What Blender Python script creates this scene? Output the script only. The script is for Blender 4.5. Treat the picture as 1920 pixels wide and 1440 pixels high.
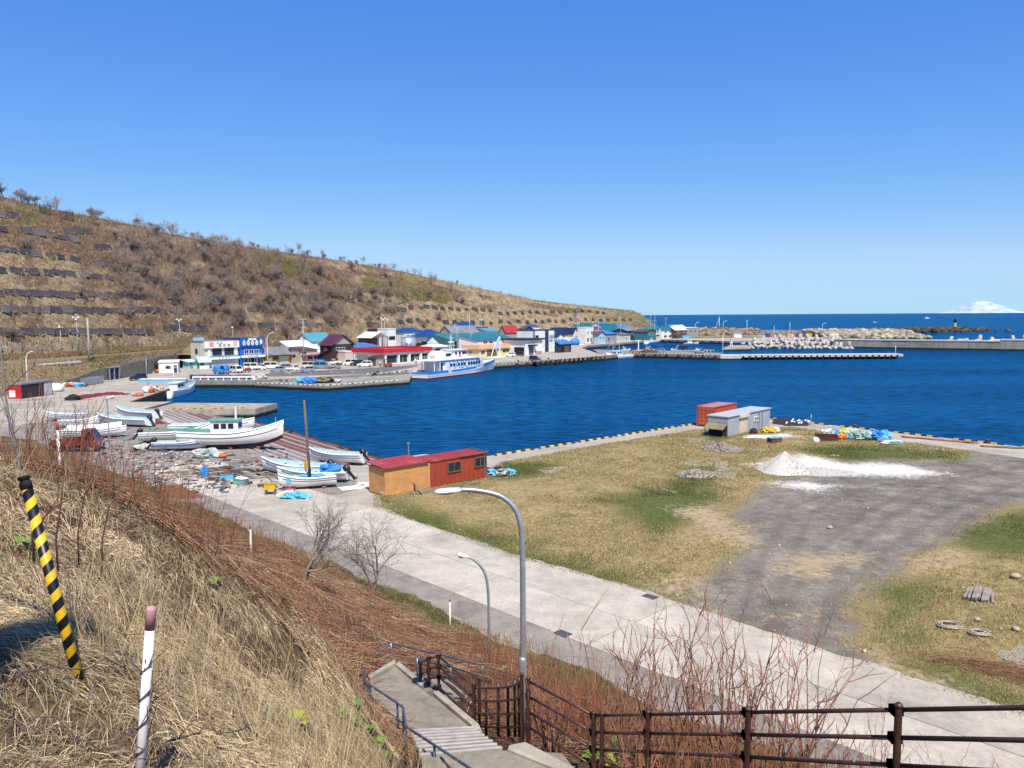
import bpy,math,random
import numpy as np
from mathutils import Vector,Matrix
for _o in list(bpy.data.objects):
 bpy.data.objects.remove(_o)
SC = bpy.context.scene
COL = SC.collection
random.seed(7)
RNG = np.random.default_rng(7)
# ------------------------------------------------------------------ camera
F_PX = 1450.0
CAM_Z = 16.0
PITCH = math.atan2(128.0,F_PX)
ROLL = 0.0065
_f = Vector((0,math.cos(PITCH),-math.sin(PITCH)))
_u0 = Vector((0,math.sin(PITCH),math.cos(PITCH)))
_r0 = Vector((1,0,0))
_r = _r0 * math.cos(ROLL) - _u0 * math.sin(ROLL)
_u = _u0 * math.cos(ROLL) + _r0 * math.sin(ROLL)
cam = bpy.data.cameras.new("camera")
cam.sensor_width = 36.0
cam.lens = F_PX / 1920.0 * 36.0
cam.clip_start = 0.1
cam.clip_end = 90000.0
cam_o = bpy.data.objects.new("camera",cam)
COL.objects.link(cam_o)
_m = Matrix((_r,_u,-_f)).transposed().to_4x4()
_m.translation = (0,0,CAM_Z)
cam_o.matrix_world = _m
SC.camera = cam_o
# ------------------------------------------------------------------ daylight
SUN_EL = math.radians(58)
SUN_AZ = math.atan2(0.28,-0.96)
world = bpy.data.worlds.new("World")
SC.world = world
world.use_nodes = True
_nt = world.node_tree
_nt.nodes.clear()
_out = _nt.nodes.new("ShaderNodeOutputWorld")
_bg = _nt.nodes.new("ShaderNodeBackground")
_sky = _nt.nodes.new("ShaderNodeTexSky")
_sky.sky_type = 'NISHITA'
_sky.sun_disc = False
_sky.sun_elevation = SUN_EL
_sky.sun_rotation = SUN_AZ
_sky.altitude = 0
_sky.air_density = 1.0
_sky.dust_density = 0.0
_sky.ozone_density = 3.0
_bg.inputs['Strength'].default_value = 0.10
_sp = _nt.nodes.new("ShaderNodeSeparateColor"); _cb = _nt.nodes.new("ShaderNodeCombineColor")
_nt.links.new(_sky.outputs[0],_sp.inputs[0])
for _i,(_p,_k,_c) in enumerate(((1.25,0.77,0.345),(0.85,0.71,0.55),(0.372,0.8413,0.78))):
 _m1 = _nt.nodes.new("ShaderNodeMath"); _m1.operation = 'MULTIPLY'; _m1.inputs[1].default_value = 0.1
 _m2 = _nt.nodes.new("ShaderNodeMath"); _m2.operation = 'POWER'; _m2.inputs[1].default_value = _p
 _m3 = _nt.nodes.new("ShaderNodeMath"); _m3.operation = 'MULTIPLY'; _m3.inputs[1].default_value = 10.0 * _k
 _m4 = _nt.nodes.new("ShaderNodeMath"); _m4.operation = 'SMOOTH_MIN'; _m4.inputs[1].default_value = 10.0 * _c; _m4.inputs[2].default_value = 1.2
 _nt.links.new(_sp.outputs[_i],_m1.inputs[0]); _nt.links.new(_m1.outputs[0],_m2.inputs[0])
 _nt.links.new(_m2.outputs[0],_m3.inputs[0]); _nt.links.new(_m3.outputs[0],_m4.inputs[0]); _nt.links.new(_m4.outputs[0],_cb.inputs[_i])
_nt.links.new(_cb.outputs[0],_bg.inputs['Color'])
_nt.links.new(_bg.outputs[0],_out.inputs['Surface'])
sun = bpy.data.lights.new("sun",'SUN')
sun.energy = 5.0
sun.angle = math.radians(0.53)
sun.color = (1.0,0.91,0.77)
sun_o = bpy.data.objects.new("sun",sun)
COL.objects.link(sun_o)
_sd = Vector((math.sin(SUN_AZ) * math.cos(SUN_EL),math.cos(SUN_AZ) * math.cos(SUN_EL),math.sin(SUN_EL)))
sun_o.rotation_euler = _sd.to_track_quat('Z','Y').to_euler()
sun_o.location = (30,-60,120)
SC.view_settings.view_transform = 'Standard'
SC.view_settings.look = 'None'
SC.view_settings.exposure = 0.42
SC.view_settings.gamma = 1.0
SC.view_settings.use_curve_mapping = False
# ------------------------------------------------------------------ pixel helpers
def ray(px,py):
 return _f + _r * ((px - 960.0) / F_PX) + _u * ((720.0 - py) / F_PX)
def P(px,py,z=1.8):
 d = ray(px,py)
 t = (z - CAM_Z) / d.z
 return Vector((d.x * t,d.y * t,z))
def PD(px,py,Y):
 d = ray(px,py)
 t = Y / d.y
 return Vector((d.x * t,Y,CAM_Z + d.z * t))
def pix(p):
 v = Vector(p) - Vector((0,0,CAM_Z))
 w = v.dot(_f)
 return 960 + F_PX * v.dot(_r) / w,720 - F_PX * v.dot(_u) / w
# ------------------------------------------------------------------ noise
def _h(ix,iy,s):
 n = (ix.astype(np.int64) * 374761393 + iy.astype(np.int64) * 668265263 + s * 1274126177) & 0x7fffffff
 n = ((n ^ (n >> 13)) * 1274126177) & 0x7fffffff
 return ((n ^ (n >> 16)) & 0xffff) / 65535.0
def vnoise(x,y,s=0):
 x = np.asarray(x,float); y = np.asarray(y,float)
 ix = np.floor(x); iy = np.floor(y)
 fx = x - ix; fy = y - iy
 fx = fx * fx * (3 - 2 * fx); fy = fy * fy * (3 - 2 * fy)
 a = _h(ix,iy,s); b = _h(ix + 1,iy,s); c = _h(ix,iy + 1,s); d = _h(ix + 1,iy + 1,s)
 return (a * (1 - fx) + b * fx) * (1 - fy) + (c * (1 - fx) + d * fx) * fy
def fbm(x,y,s=0,o=4):
 r = 0; a = 0.5; k = 1.0
 for i in range(o):
  r = r + a * vnoise(np.asarray(x) * k,np.asarray(y) * k,s + i * 17)
  a *= 0.5; k *= 2.03
 return r / (1 - 0.5 ** o)
def seg_sd(px,py,poly):
 poly = np.asarray(poly,float)[:,:2]
 px = np.asarray(px,float); py = np.asarray(py,float)
 best = np.full(px.shape,1e9); ins = np.zeros(px.shape,bool)
 n = len(poly)
 for i in range(n):
  ax,ay = poly[i]; bx,by = poly[(i + 1) % n]
  dx,dy = bx - ax,by - ay
  L = dx * dx + dy * dy + 1e-12
  t = np.clip(((px - ax) * dx + (py - ay) * dy) / L,0,1)
  best = np.minimum(best,np.hypot(px - ax - t * dx,py - ay - t * dy))
  cond = (ay > py) != (by > py)
  with np.errstate(divide='ignore',invalid='ignore'):
   xi = (bx - ax) * (py - ay) / (by - ay if by != ay else 1e-12) + ax
  ins ^= cond & (px < xi)
 return np.where(ins,best,-best)
# ------------------------------------------------------------------ materials
MATS = {}
def _new(name):
 m = bpy.data.materials.new(name)
 m.use_nodes = True
 nt = m.node_tree
 b = nt.nodes['Principled BSDF']
 return m,nt,b
def _noise(nt,scale,detail=4,rough=0.6,coord='Object',vec=None,dist=0.0,scl=None):
 tc = nt.nodes.new("ShaderNodeTexCoord")
 n = nt.nodes.new("ShaderNodeTexNoise")
 n.inputs['Scale'].default_value = scale
 n.inputs['Detail'].default_value = detail
 n.inputs['Roughness'].default_value = rough
 n.inputs['Distortion'].default_value = dist
 src = tc.outputs[coord]
 if scl:
  mp = nt.nodes.new("ShaderNodeMapping")
  mp.inputs['Scale'].default_value = scl
  nt.links.new(src,mp.inputs[0]); src = mp.outputs[0]
 nt.links.new(src,n.inputs['Vector'])
 return n
def _ramp(nt,src,stops):
 r = nt.nodes.new("ShaderNodeValToRGB")
 el = r.color_ramp.elements
 while len(el) < len(stops):
  el.new(0.5)
 for e,(p,c) in zip(el,stops):
  e.position = p
  e.color = (c[0],c[1],c[2],1) if not isinstance(c,(int,float)) else (c,c,c,1)
 nt.links.new(src,r.inputs[0])
 return r
def _mix(nt,fac,a,b,mode='MIX'):
 m = nt.nodes.new("ShaderNodeMix")
 m.data_type = 'RGBA'; m.blend_type = mode
 for sock,v in ((m.inputs[0],fac),(m.inputs[6],a),(m.inputs[7],b)):
  if isinstance(v,(int,float)):
   sock.default_value = v
  elif isinstance(v,(tuple,list)):
   sock.default_value = (v[0],v[1],v[2],1)
  else:
   nt.links.new(v,sock)
 return m.outputs[2]
def _bump(nt,b,h,strength=0.3,dist=0.05):
 bp = nt.nodes.new("ShaderNodeBump")
 bp.inputs['Strength'].default_value = strength
 bp.inputs['Distance'].default_value = dist
 nt.links.new(h,bp.inputs['Height'])
 nt.links.new(bp.outputs[0],b.inputs['Normal'])
def paint(name,col,rough=0.5,var=0.22,scale=1.5,metal=0.0,spec=0.4,dirt=None,dirt_amt=0.5,bump=0.0,bscale=20):
 if name in MATS:
  return MATS[name]
 m,nt,b = _new(name)
 n = _noise(nt,scale,5,0.65)
 lo = tuple(max(0,c * (1 - var)) for c in col); hi = tuple(min(1,c * (1 + var * 0.5)) for c in col)
 r = _ramp(nt,n.outputs[0],[(0.3,lo),(0.7,hi)])
 c = r.outputs[0]
 if dirt:
  n2 = _noise(nt,scale * 0.7,6,0.7,scl=(1,1,0.35))
  r2 = _ramp(nt,n2.outputs[0],[(0.52,0.0),(0.72,dirt_amt)])
  c = _mix(nt,r2.outputs[0],c,dirt)
 nt.links.new(c,b.inputs['Base Color'])
 b.inputs['Roughness'].default_value = rough
 b.inputs['Metallic'].default_value = metal
 b.inputs['Specular IOR Level'].default_value = spec
 if bump:
  n3 = _noise(nt,bscale,4,0.6)
  _bump(nt,b,n3.outputs[0],bump,0.03)
 MATS[name] = m
 return m
def attr_mat(name,rough=0.9,spec=0.15,trans=0.0,attr='Col',var=0.0,vscale=3.0):
 if name in MATS:
  return MATS[name]
 m,nt,b = _new(name)
 a = nt.nodes.new("ShaderNodeAttribute"); a.attribute_name = attr
 c = a.outputs['Color']
 if var:
  n = _noise(nt,vscale,4,0.6)
  r = _ramp(nt,n.outputs[0],[(0.3,1 - var),(0.7,1 + var * 0.4)])
  c = _mix(nt,1.0,c,r.outputs[0],'MULTIPLY')
 nt.links.new(c,b.inputs['Base Color'])
 b.inputs['Roughness'].default_value = rough
 b.inputs['Specular IOR Level'].default_value = spec
 MATS[name] = m
 return m
def glass(name='window_glass',col=(0.02,0.03,0.04)):
 if name in MATS:
  return MATS[name]
 m,nt,b = _new(name)
 n = _noise(nt,0.8,2)
 r = _ramp(nt,n.outputs[0],[(0.35,tuple(c * 0.5 for c in col)),(0.65,tuple(c * 1.6 for c in col))])
 nt.links.new(r.outputs[0],b.inputs['Base Color'])
 b.inputs['Roughness'].default_value = 0.08
 b.inputs['Specular IOR Level'].default_value = 0.6
 MATS[name] = m
 return m
def concrete(name,col,dark=0.6,scale=0.35,fine=4.0,bump=0.25,stain=None,tide=None):
 if name in MATS:
  return MATS[name]
 m,nt,b = _new(name)
 n1 = _noise(nt,scale,6,0.65,dist=0.6)
 n2 = _noise(nt,fine,5,0.7)
 n3 = _noise(nt,scale * 2.5,5,0.6,scl=(1,1,0.12))
 r1 = _ramp(nt,n1.outputs[0],[(0.28,tuple(c * dark for c in col)),(0.5,col),(0.75,tuple(min(1,c * 1.18) for c in col))])
 r2 = _ramp(nt,n2.outputs[0],[(0.3,0.82),(0.7,1.1)])
 c = _mix(nt,1.0,r1.outputs[0],r2.outputs[0],'MULTIPLY')
 r3 = _ramp(nt,n3.outputs[0],[(0.35,0.72),(0.6,1.0)])
 c = _mix(nt,0.7,c,r3.outputs[0],'MULTIPLY')
 if stain:
  n4 = _noise(nt,scale * 1.7,6,0.7)
  r4 = _ramp(nt,n4.outputs[0],[(0.55,0.0),(0.7,0.75)])
  c = _mix(nt,r4.outputs[0],c,stain)
 if tide is not None:
  g = nt.nodes.new("ShaderNodeNewGeometry")
  sp = nt.nodes.new("ShaderNodeSeparateXYZ")
  nt.links.new(g.outputs['Position'],sp.inputs[0])
  ad = nt.nodes.new("ShaderNodeMath"); ad.operation = 'MULTIPLY_ADD'
  nt.links.new(n2.outputs[0],ad.inputs[0]); ad.inputs[1].default_value = -0.5
  nt.links.new(sp.outputs[2],ad.inputs[2])
  mr = nt.nodes.new("ShaderNodeMapRange")
  mr.inputs['From Min'].default_value = tide - 0.15; mr.inputs['From Max'].default_value = tide + 0.1
  nt.links.new(ad.outputs[0],mr.inputs[0])
  c = _mix(nt,mr.outputs[0],(0.018,0.017,0.012),c)
 nt.links.new(c,b.inputs['Base Color'])
 b.inputs['Roughness'].default_value = 0.9
 b.inputs['Specular IOR Level'].default_value = 0.2
 _bump(nt,b,n2.outputs[0],bump,0.04)
 MATS[name] = m
 return m
# ------------------------------------------------------------------ mesh helpers
class MB:
 def __init__(self):
  self.v = []; self.f = []; self.mi = []; self.col = []
  self.cm = 0; self.smooth = []
  self.cs = False
 def add(self,vs,fs):
  o = len(self.v)
  self.v.extend([tuple(p) for p in vs])
  for q in fs:
   self.f.append(tuple(i + o for i in q)); self.mi.append(self.cm); self.smooth.append(self.cs)
  return self
 def box(self,c,s,rz=0.0,taper=1.0,M=None):
  sx,sy,sz = s[0] / 2,s[1] / 2,s[2] / 2
  vs = []
  for k,z in enumerate((-sz,sz)):
   t = taper if k else 1.0
   for x,y in ((-sx,-sy),(sx,-sy),(sx,sy),(-sx,sy)):
    vs.append(Vector((x * t,y * t,z)))
  if M is None:
   M = Matrix.Rotation(rz,4,'Z')
  vs = [(M @ p) + Vector(c) for p in vs]
  return self.add(vs,[(3,2,1,0),(4,5,6,7),(0,1,5,4),(1,2,6,5),(2,3,7,6),(3,0,4,7)])
 def b2(self,p0,p1):
  c = [(a + b) / 2 for a,b in zip(p0,p1)]
  return self.box(c,[abs(b - a) for a,b in zip(p0,p1)])
 def prism(self,poly,z0,z1,base=True):
  n = len(poly)
  a = sum(poly[i][0] * poly[(i + 1) % n][1] - poly[(i + 1) % n][0] * poly[i][1] for i in range(n))
  if a < 0:
   poly = poly[::-1]
  vs = [(p[0],p[1],z0) for p in poly] + [(p[0],p[1],z1) for p in poly]
  fs = [tuple(range(n,2 * n))]
  if base:
   fs.append(tuple(range(n - 1,-1,-1)))
  for i in range(n):
   j = (i + 1) % n
   fs.append((i,j,n + j,n + i))
  return self.add(vs,fs)
 def extr(self,prof,axis,a,b):
  n = len(prof)
  mk = (lambda p,t: (t,p[0],p[1])) if axis == 'x' else (lambda p,t: (p[0],t,p[1]))
  vs = [mk(p,a) for p in prof] + [mk(p,b) for p in prof]
  fs = [tuple(range(n)),tuple(range(2 * n - 1,n - 1,-1))]
  for i in range(n):
   j = (i + 1) % n
   fs.append((i,n + i,n + j,j))
  return self.add(vs,fs)
 def tube(self,pts,r,n=6,caps=True):
  pts = [Vector(p) for p in pts]
  if isinstance(r,(int,float)):
   r = [r] * len(pts)
  vs = []; up = None
  for i,p in enumerate(pts):
   d = (pts[min(i + 1,len(pts) - 1)] - pts[max(i - 1,0)])
   if d.length < 1e-9:
    d = Vector((0,0,1))
   d.normalize()
   if up is None:
    up = d.orthogonal().normalized()
   else:
    up = (up - d * up.dot(d))
    up = up.normalized() if up.length > 1e-6 else d.orthogonal().normalized()
   s = d.cross(up)
   for k in range(n):
    a = 2 * math.pi * k / n
    vs.append(p + (up * math.cos(a) + s * math.sin(a)) * r[i])
  fs = []
  for i in range(len(pts) - 1):
   for k in range(n):
    l = (k + 1) % n
    fs.append((i * n + k,i * n + l,(i + 1) * n + l,(i + 1) * n + k))
  if caps:
   fs.append(tuple(range(n - 1,-1,-1)))
   fs.append(tuple(range((len(pts) - 1) * n,len(pts) * n)))
  return self.add(vs,fs)
 def cyl(self,c,r,h,n=12,r2=None):
  r2 = r if r2 is None else r2
  return self.tube([Vector(c),Vector(c) + Vector((0,0,h))],[r,r2],n)
 def loft(self,rings,cap=True,closed=True):
  n = len(rings[0]); vs = [p for q in rings for p in q]; fs = []
  for i in range(len(rings) - 1):
   for k in range(n if closed else n - 1):
    l = (k + 1) % n
    fs.append((i * n + k,i * n + l,(i + 1) * n + l,(i + 1) * n + k))
  if cap:
   fs.append(tuple(range(n - 1,-1,-1))); fs.append(tuple(range((len(rings) - 1) * n,len(rings) * n)))
  return self.add(vs,fs)
 def lathe(self,c,prof,n=12):
  rings = []
  for r,z in prof:
   rings.append([(c[0] + r * math.cos(2 * math.pi * k / n),c[1] + r * math.sin(2 * math.pi * k / n),c[2] + z) for k in range(n)])
  return self.loft(rings)
 def blob(self,c,r,seed=0,amp=0.25,nu=8,nv=5,flat=0.0):
  rs = random.Random(seed)
  vs = []; fs = []
  for i in range(nv + 1):
   th = math.pi * i / nv
   for k in range(nu):
    a = 2 * math.pi * k / nu
    q = 1 + amp * (rs.random() * 2 - 1)
    z = math.cos(th) * r[2] * q
    vs.append((c[0] + math.sin(th) * math.cos(a) * r[0] * q,c[1] + math.sin(th) * math.sin(a) * r[1] * q,max(c[2] + z,flat if flat is not None else -1e9)))
  for i in range(nv):
   for k in range(nu):
    l = (k + 1) % nu
    fs.append((i * nu + k,(i + 1) * nu + k,(i + 1) * nu + l,i * nu + l))
  return self.add(vs,fs)
 def mesh(self,name,mats):
  me = bpy.data.meshes.new(name)
  me.from_pydata(self.v,[],self.f)
  for m in (mats if isinstance(mats,(list,tuple)) else [mats]):
   me.materials.append(m)
  if any(self.mi):
   me.polygons.foreach_set('material_index',self.mi)
  if any(self.smooth):
   me.polygons.foreach_set('use_smooth',self.smooth)
  me.update()
  return me
 def build(self,name,mats,parent=None,loc=None,rz=None):
  return link(name,self.mesh(name,mats),parent,loc,rz)
def link(name,me,parent=None,loc=None,rz=None):
 o = bpy.data.objects.new(name,me)
 COL.objects.link(o)
 if parent is not None:
  o.parent = parent
 if loc is not None:
  o.location = loc
 if rz is not None:
  o.rotation_euler = (0,0,rz)
 return o
def tag(o,label=None,cat=None,group=None,kind=None):
 for k,v in (('label',label),('category',cat),('group',group),('kind',kind)):
  if v:
   o[k] = v
 return o
def thing(name,label,cat,loc=(0,0,0),rz=0.0,group=None):
 o = bpy.data.objects.new(name,None)
 COL.objects.link(o)
 o.empty_display_size = 0.2
 o.location = loc
 o.rotation_euler = (0,0,rz)
 return tag(o,label,cat,group)
def dup(root,loc=None,rz=None,label=None,group=None,sc=None):
 r = root.copy(); COL.objects.link(r)
 if loc is not None:
  r.location = loc
 if rz is not None:
  r.rotation_euler = (0,0,rz)
 if sc is not None:
  r.scale = sc if not isinstance(sc,(int,float)) else (sc,sc,sc)
 if label:
  r['label'] = label
 if group:
  r['group'] = group
 for ch in list(root.children):
  c = ch.copy(); COL.objects.link(c); c.parent = r
  for g in list(ch.children):
   d = g.copy(); COL.objects.link(d); d.parent = c
 return r
def npmesh(name,V,Fq,mat,cols=None,smooth=False,parent=None):
 me = bpy.data.meshes.new(name)
 V = np.asarray(V,np.float32); Fq = np.asarray(Fq,np.int32)
 k = Fq.shape[1]
 me.vertices.add(len(V)); me.vertices.foreach_set('co',V.ravel())
 me.loops.add(Fq.size); me.loops.foreach_set('vertex_index',Fq.ravel())
 me.polygons.add(len(Fq))
 me.polygons.foreach_set('loop_start',np.arange(0,Fq.size,k,dtype=np.int32))
 me.polygons.foreach_set('loop_total',np.full(len(Fq),k,np.int32))
 if smooth:
  me.polygons.foreach_set('use_smooth',np.ones(len(Fq),bool))
 me.materials.append(mat)
 if cols is not None:
  for nm,arr in (cols.items() if isinstance(cols,dict) else [('Col',cols)]):
   at = me.color_attributes.new(nm,'FLOAT_COLOR','POINT')
   c = np.ones((len(V),4),np.float32); c[:,:arr.shape[1]] = arr
   at.data.foreach_set('color',c.ravel())
 me.update(calc_edges=True)
 return link(name,me,parent)
def struct(o):
 o['kind'] = 'structure'
 return o
_TXT = {}
def text_mesh(s,size,depth=0.02):
 key = (s,round(size,3))
 if key not in _TXT:
  cu = bpy.data.curves.new('lettering','FONT')
  cu.body = s; cu.size = size; cu.extrude = depth / 2
  cu.align_x = 'CENTER'; cu.align_y = 'CENTER'; cu.resolution_u = 3
  o = bpy.data.objects.new('lettering',cu); COL.objects.link(o)
  dg = bpy.context.evaluated_depsgraph_get()
  me = bpy.data.meshes.new_from_object(o.evaluated_get(dg))
  me.transform(Matrix.Rotation(math.pi / 2,4,'X'))
  bpy.data.objects.remove(o)
  _TXT[key] = me
 return _TXT[key]
def text(s,size,loc,mat,parent,name='lettering',rot=None,sx=1.0):
 me = text_mesh(s,size).copy()
 me.materials.clear(); me.materials.append(mat)
 o = link(name,me,parent,loc)
 if rot:
  o.rotation_euler = rot
 o.scale = (sx,1,1)
 return o
# ================================================================== SETTING
G = 1.8
# ---- sea
def sea_mat():
 m,nt,b = _new('sea_water')
 nt.nodes.remove(b)
 out = nt.nodes['Material Output']
 g = nt.nodes.new("ShaderNodeNewGeometry")
 def wave(scale,detail,sx,sy):
  mp = nt.nodes.new("ShaderNodeMapping"); mp.inputs['Scale'].default_value = (sx,sy,1)
  mp.inputs['Rotation'].default_value = (0,0,0.35)
  nt.links.new(g.outputs['Position'],mp.inputs[0])
  n = nt.nodes.new("ShaderNodeTexNoise")
  n.inputs['Scale'].default_value = scale; n.inputs['Detail'].default_value = detail; n.inputs['Roughness'].default_value = 0.62
  nt.links.new(mp.outputs[0],n.inputs['Vector'])
  return n.outputs[0]
 w1 = wave(0.55,5,0.6,1.5); w2 = wave(0.09,4,0.7,1.6); w3 = wave(0.012,5,0.5,1.8)
 ad = nt.nodes.new("ShaderNodeMath"); ad.operation = 'MULTIPLY_ADD'
 nt.links.new(w2,ad.inputs[0]); ad.inputs[1].default_value = 2.0; nt.links.new(w1,ad.inputs[2])
 bp = nt.nodes.new("ShaderNodeBump"); bp.inputs['Strength'].default_value = 0.6; bp.inputs['Distance'].default_value = 0.5
 nt.links.new(ad.outputs[0],bp.inputs['Height'])
 deep = _ramp(nt,w3,[(0.36,(0.0010,0.034,0.105)),(0.64,(0.002,0.066,0.175))])
 r1 = _ramp(nt,w1,[(0.36,0.42),(0.60,1.35)])
 c = _mix(nt,1.0,deep.outputs[0],r1.outputs[0],'MULTIPLY')
 df = nt.nodes.new("ShaderNodeBsdfDiffuse"); nt.links.new(c,df.inputs['Color']); nt.links.new(bp.outputs[0],df.inputs['Normal'])
 gl = nt.nodes.new("ShaderNodeBsdfGlossy"); gl.inputs['Roughness'].default_value = 0.13
 gl.inputs['Color'].default_value = (0.28,0.66,1.0,1)
 nt.links.new(bp.outputs[0],gl.inputs['Normal'])
 fr = nt.nodes.new("ShaderNodeFresnel"); fr.inputs['IOR'].default_value = 1.33; nt.links.new(bp.outputs[0],fr.inputs['Normal'])
 mr = nt.nodes.new("ShaderNodeMapRange"); mr.inputs['From Max'].default_value = 1.0; mr.inputs['To Max'].default_value = 0.30
 nt.links.new(fr.outputs[0],mr.inputs[0])
 mx = nt.nodes.new("ShaderNodeMixShader")
 nt.links.new(mr.outputs[0],mx.inputs[0]); nt.links.new(df.outputs[0],mx.inputs[1]); nt.links.new(gl.outputs[0],mx.inputs[2])
 nt.links.new(mx.outputs[0],out.inputs['Surface'])
 return m
_mb = MB()
_xs = [-60000,-3000,-400,0,400,3000,60000]; _ys = [-200,100,400,1500,8000,75000]
_vs = [(x,y,0) for y in _ys for x in _xs]
_mb.add(_vs,[(j * 7 + i,j * 7 + i + 1,(j + 1) * 7 + i + 1,(j + 1) * 7 + i) for j in range(5) for i in range(6)])
struct(_mb.build('sea',sea_mat()))
# ---- far snow mountain island beyond the sea
def snow_mountain():
 D = 42000.0
 c = PD(1838,588,D)
 W = 54 / F_PX * D; Hh = 25 / F_PX * D
 n = 60; V = []; Fc = []
 prof_x = [-1.05,-0.75,-0.45,-0.28,-0.10,0.02,0.12,0.30,0.55,0.80,1.05]
 prof_z = [0.0,0.16,0.55,0.74,0.90,1.0,0.90,0.72,0.42,0.16,0.0]
 for j in range(25):
  t = j / 24 * 2 - 1
  for i in range(n + 1):
   s = i / n * 2.1 - 1.05
   h = np.interp(s,prof_x,prof_z) * max(0.0,1 - abs(t) ** 1.4)
   h *= 0.80 + 0.40 * float(fbm(i * 0.22,j * 0.5,5,4))
   V.append((c.x + s * W,D + t * 2600,h * Hh - 25))
 for j in range(24):
  for i in range(n):
   a = j * (n + 1) + i
   Fc.append((a,a + 1,a + n + 2,a + n + 1))
 m,nt,b = _new('hazed_snow_rock')
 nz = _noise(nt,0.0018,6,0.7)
 r = _ramp(nt,nz.outputs[0],[(0.40,(0.28,0.38,0.55)),(0.55,(0.48,0.55,0.66)),(0.7,(0.60,0.66,0.74))])  # snow and rock tinted blue: distance haze painted into the colour
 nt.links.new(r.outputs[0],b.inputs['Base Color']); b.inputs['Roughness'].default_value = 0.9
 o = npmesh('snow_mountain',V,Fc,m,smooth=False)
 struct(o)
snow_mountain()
# ---- land: quays, yards and village ground as one slab standing in the water
QC = P(1400,779); QE = P(1920,838); QK = P(915,855)
QR = QC + (QE - QC) * 2.6
W0 = Vector((-41.6,121.0)); WU = Vector((0.61,-0.79)).normalized(); WN = Vector((-WU.y,WU.x)) * -1
if WN.x > 0:
 WN = -WN
SLIP_L = 53.0; SLIP_D = 13.0
T0 = W0 - WU * 10.0 + WN * SLIP_D; T1 = W0 + WU * SLIP_L + WN * SLIP_D
B1 = P(307,733)
FQ = [P(682,702),P(769,696.5),P(936,680),P(1135,667)]
LAND = [QR,QC,QK,W0 + WU * SLIP_L,T1,T0,Vector((-58,131)),Vector((-65,131)),B1,
  Vector((-73.4,171)),P(351,713),P(477,713),FQ[0],FQ[1],FQ[2],FQ[3],P(1090,652.5),P(1104,647.5),P(1238,636.3),
  P(1367,639.5),P(1480,637),P(1560,634),P(1742,632.5),Vector((262,560)),Vector((60,640)),Vector((-420,640)),Vector((-420,-120)),Vector((160,-120))]
LAND = [(p[0],p[1]) for p in LAND]
yard = concrete('yard_concrete',(0.40,0.36,0.295),0.72,0.12,3.0,0.2,stain=(0.26,0.235,0.19))
quay_wall = concrete('quay_wall_concrete',(0.26,0.25,0.22),0.6,0.3,3.0,0.3,tide=0.55)
_mb = MB()
_mb.prism(LAND,-3.0,G)
_mb.mi = [0] + [1] * (len(_mb.f) - 1)
struct(_mb.build('ground',[yard,quay_wall]))
# ---- hill behind the village (columns along the picture's skyline, each with its own foot and crest)
HX = [-520,-300,0,150,340,500,650,800,950,1090,1150,1190,1214,1232]
HYF = [110,145,190,215,255,290,330,380,430,495,530,555,585,600]
HZF = [7,6.5,5.6,5.6,5.6,4.6,3.6,3.0,2.6,2.3,2.2,2.0,1.5,0.0]
HYT = [200,225,272,296,335,368,405,450,494,545,572,585,596,603]
SKX = [-520,-300,0,50,100,150,200,250,300,340,400,450,500,560,620,700,760,800,860,920,1000,1040,1090,1150,1188,1200,1212,1222,1232]
SKY = [215,275,362,378,390,400,410,420,432,441,452,460,468,476,486,499,510,519,532,545,562,567,573,579,583,588,598,605,612]
def hill_col(px):
 yf = np.interp(px,HX,HYF); zf = np.interp(px,HX,HZF); yt = np.interp(px,HX,HYT); sk = np.interp(px,SKX,SKY)
 return yf,zf,yt,sk
def hill_point(px,t):
 yf,zf,yt,sk = hill_col(px)
 top = PD(px,sk,yt)
 if t <= 1:
  Y = yf + (yt - yf) * t
  s = 1 - (1 - t) ** 1.22
  z = zf + (top.z - zf) * s
  bl = 4 * t * (1 - t)
  amp = min(1.0,(top.z - zf) / 25)
  z += amp * bl * (3.4 * (float(fbm(px / 75.0,t * 1.3 + px / 400.0,3,3)) - 0.5) + 1.6 * (float(fbm(px / 16.0,t * 7,9,3)) - 0.5))
 else:
  Y = yt + (t - 1) * 140
  z = top.z - 0.35 * (t - 1) - 1.5 * (t - 1) ** 2 + 0.5 * (float(fbm(px / 20.0,t * 5,4,2)) - 0.5) * min(1,(t - 1) * 5)
 d = ray(px,600)
 return Vector((d.x / d.y * Y,Y,z))
def hill_at(px,py,off=0.0):
 lo,hi = 0.0,1.0
 for _ in range(22):
  mid = (lo + hi) / 2
  if pix(hill_point(px,mid))[1] > py:
   lo = mid
  else:
   hi = mid
 p = hill_point(px,lo)
 return p
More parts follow.
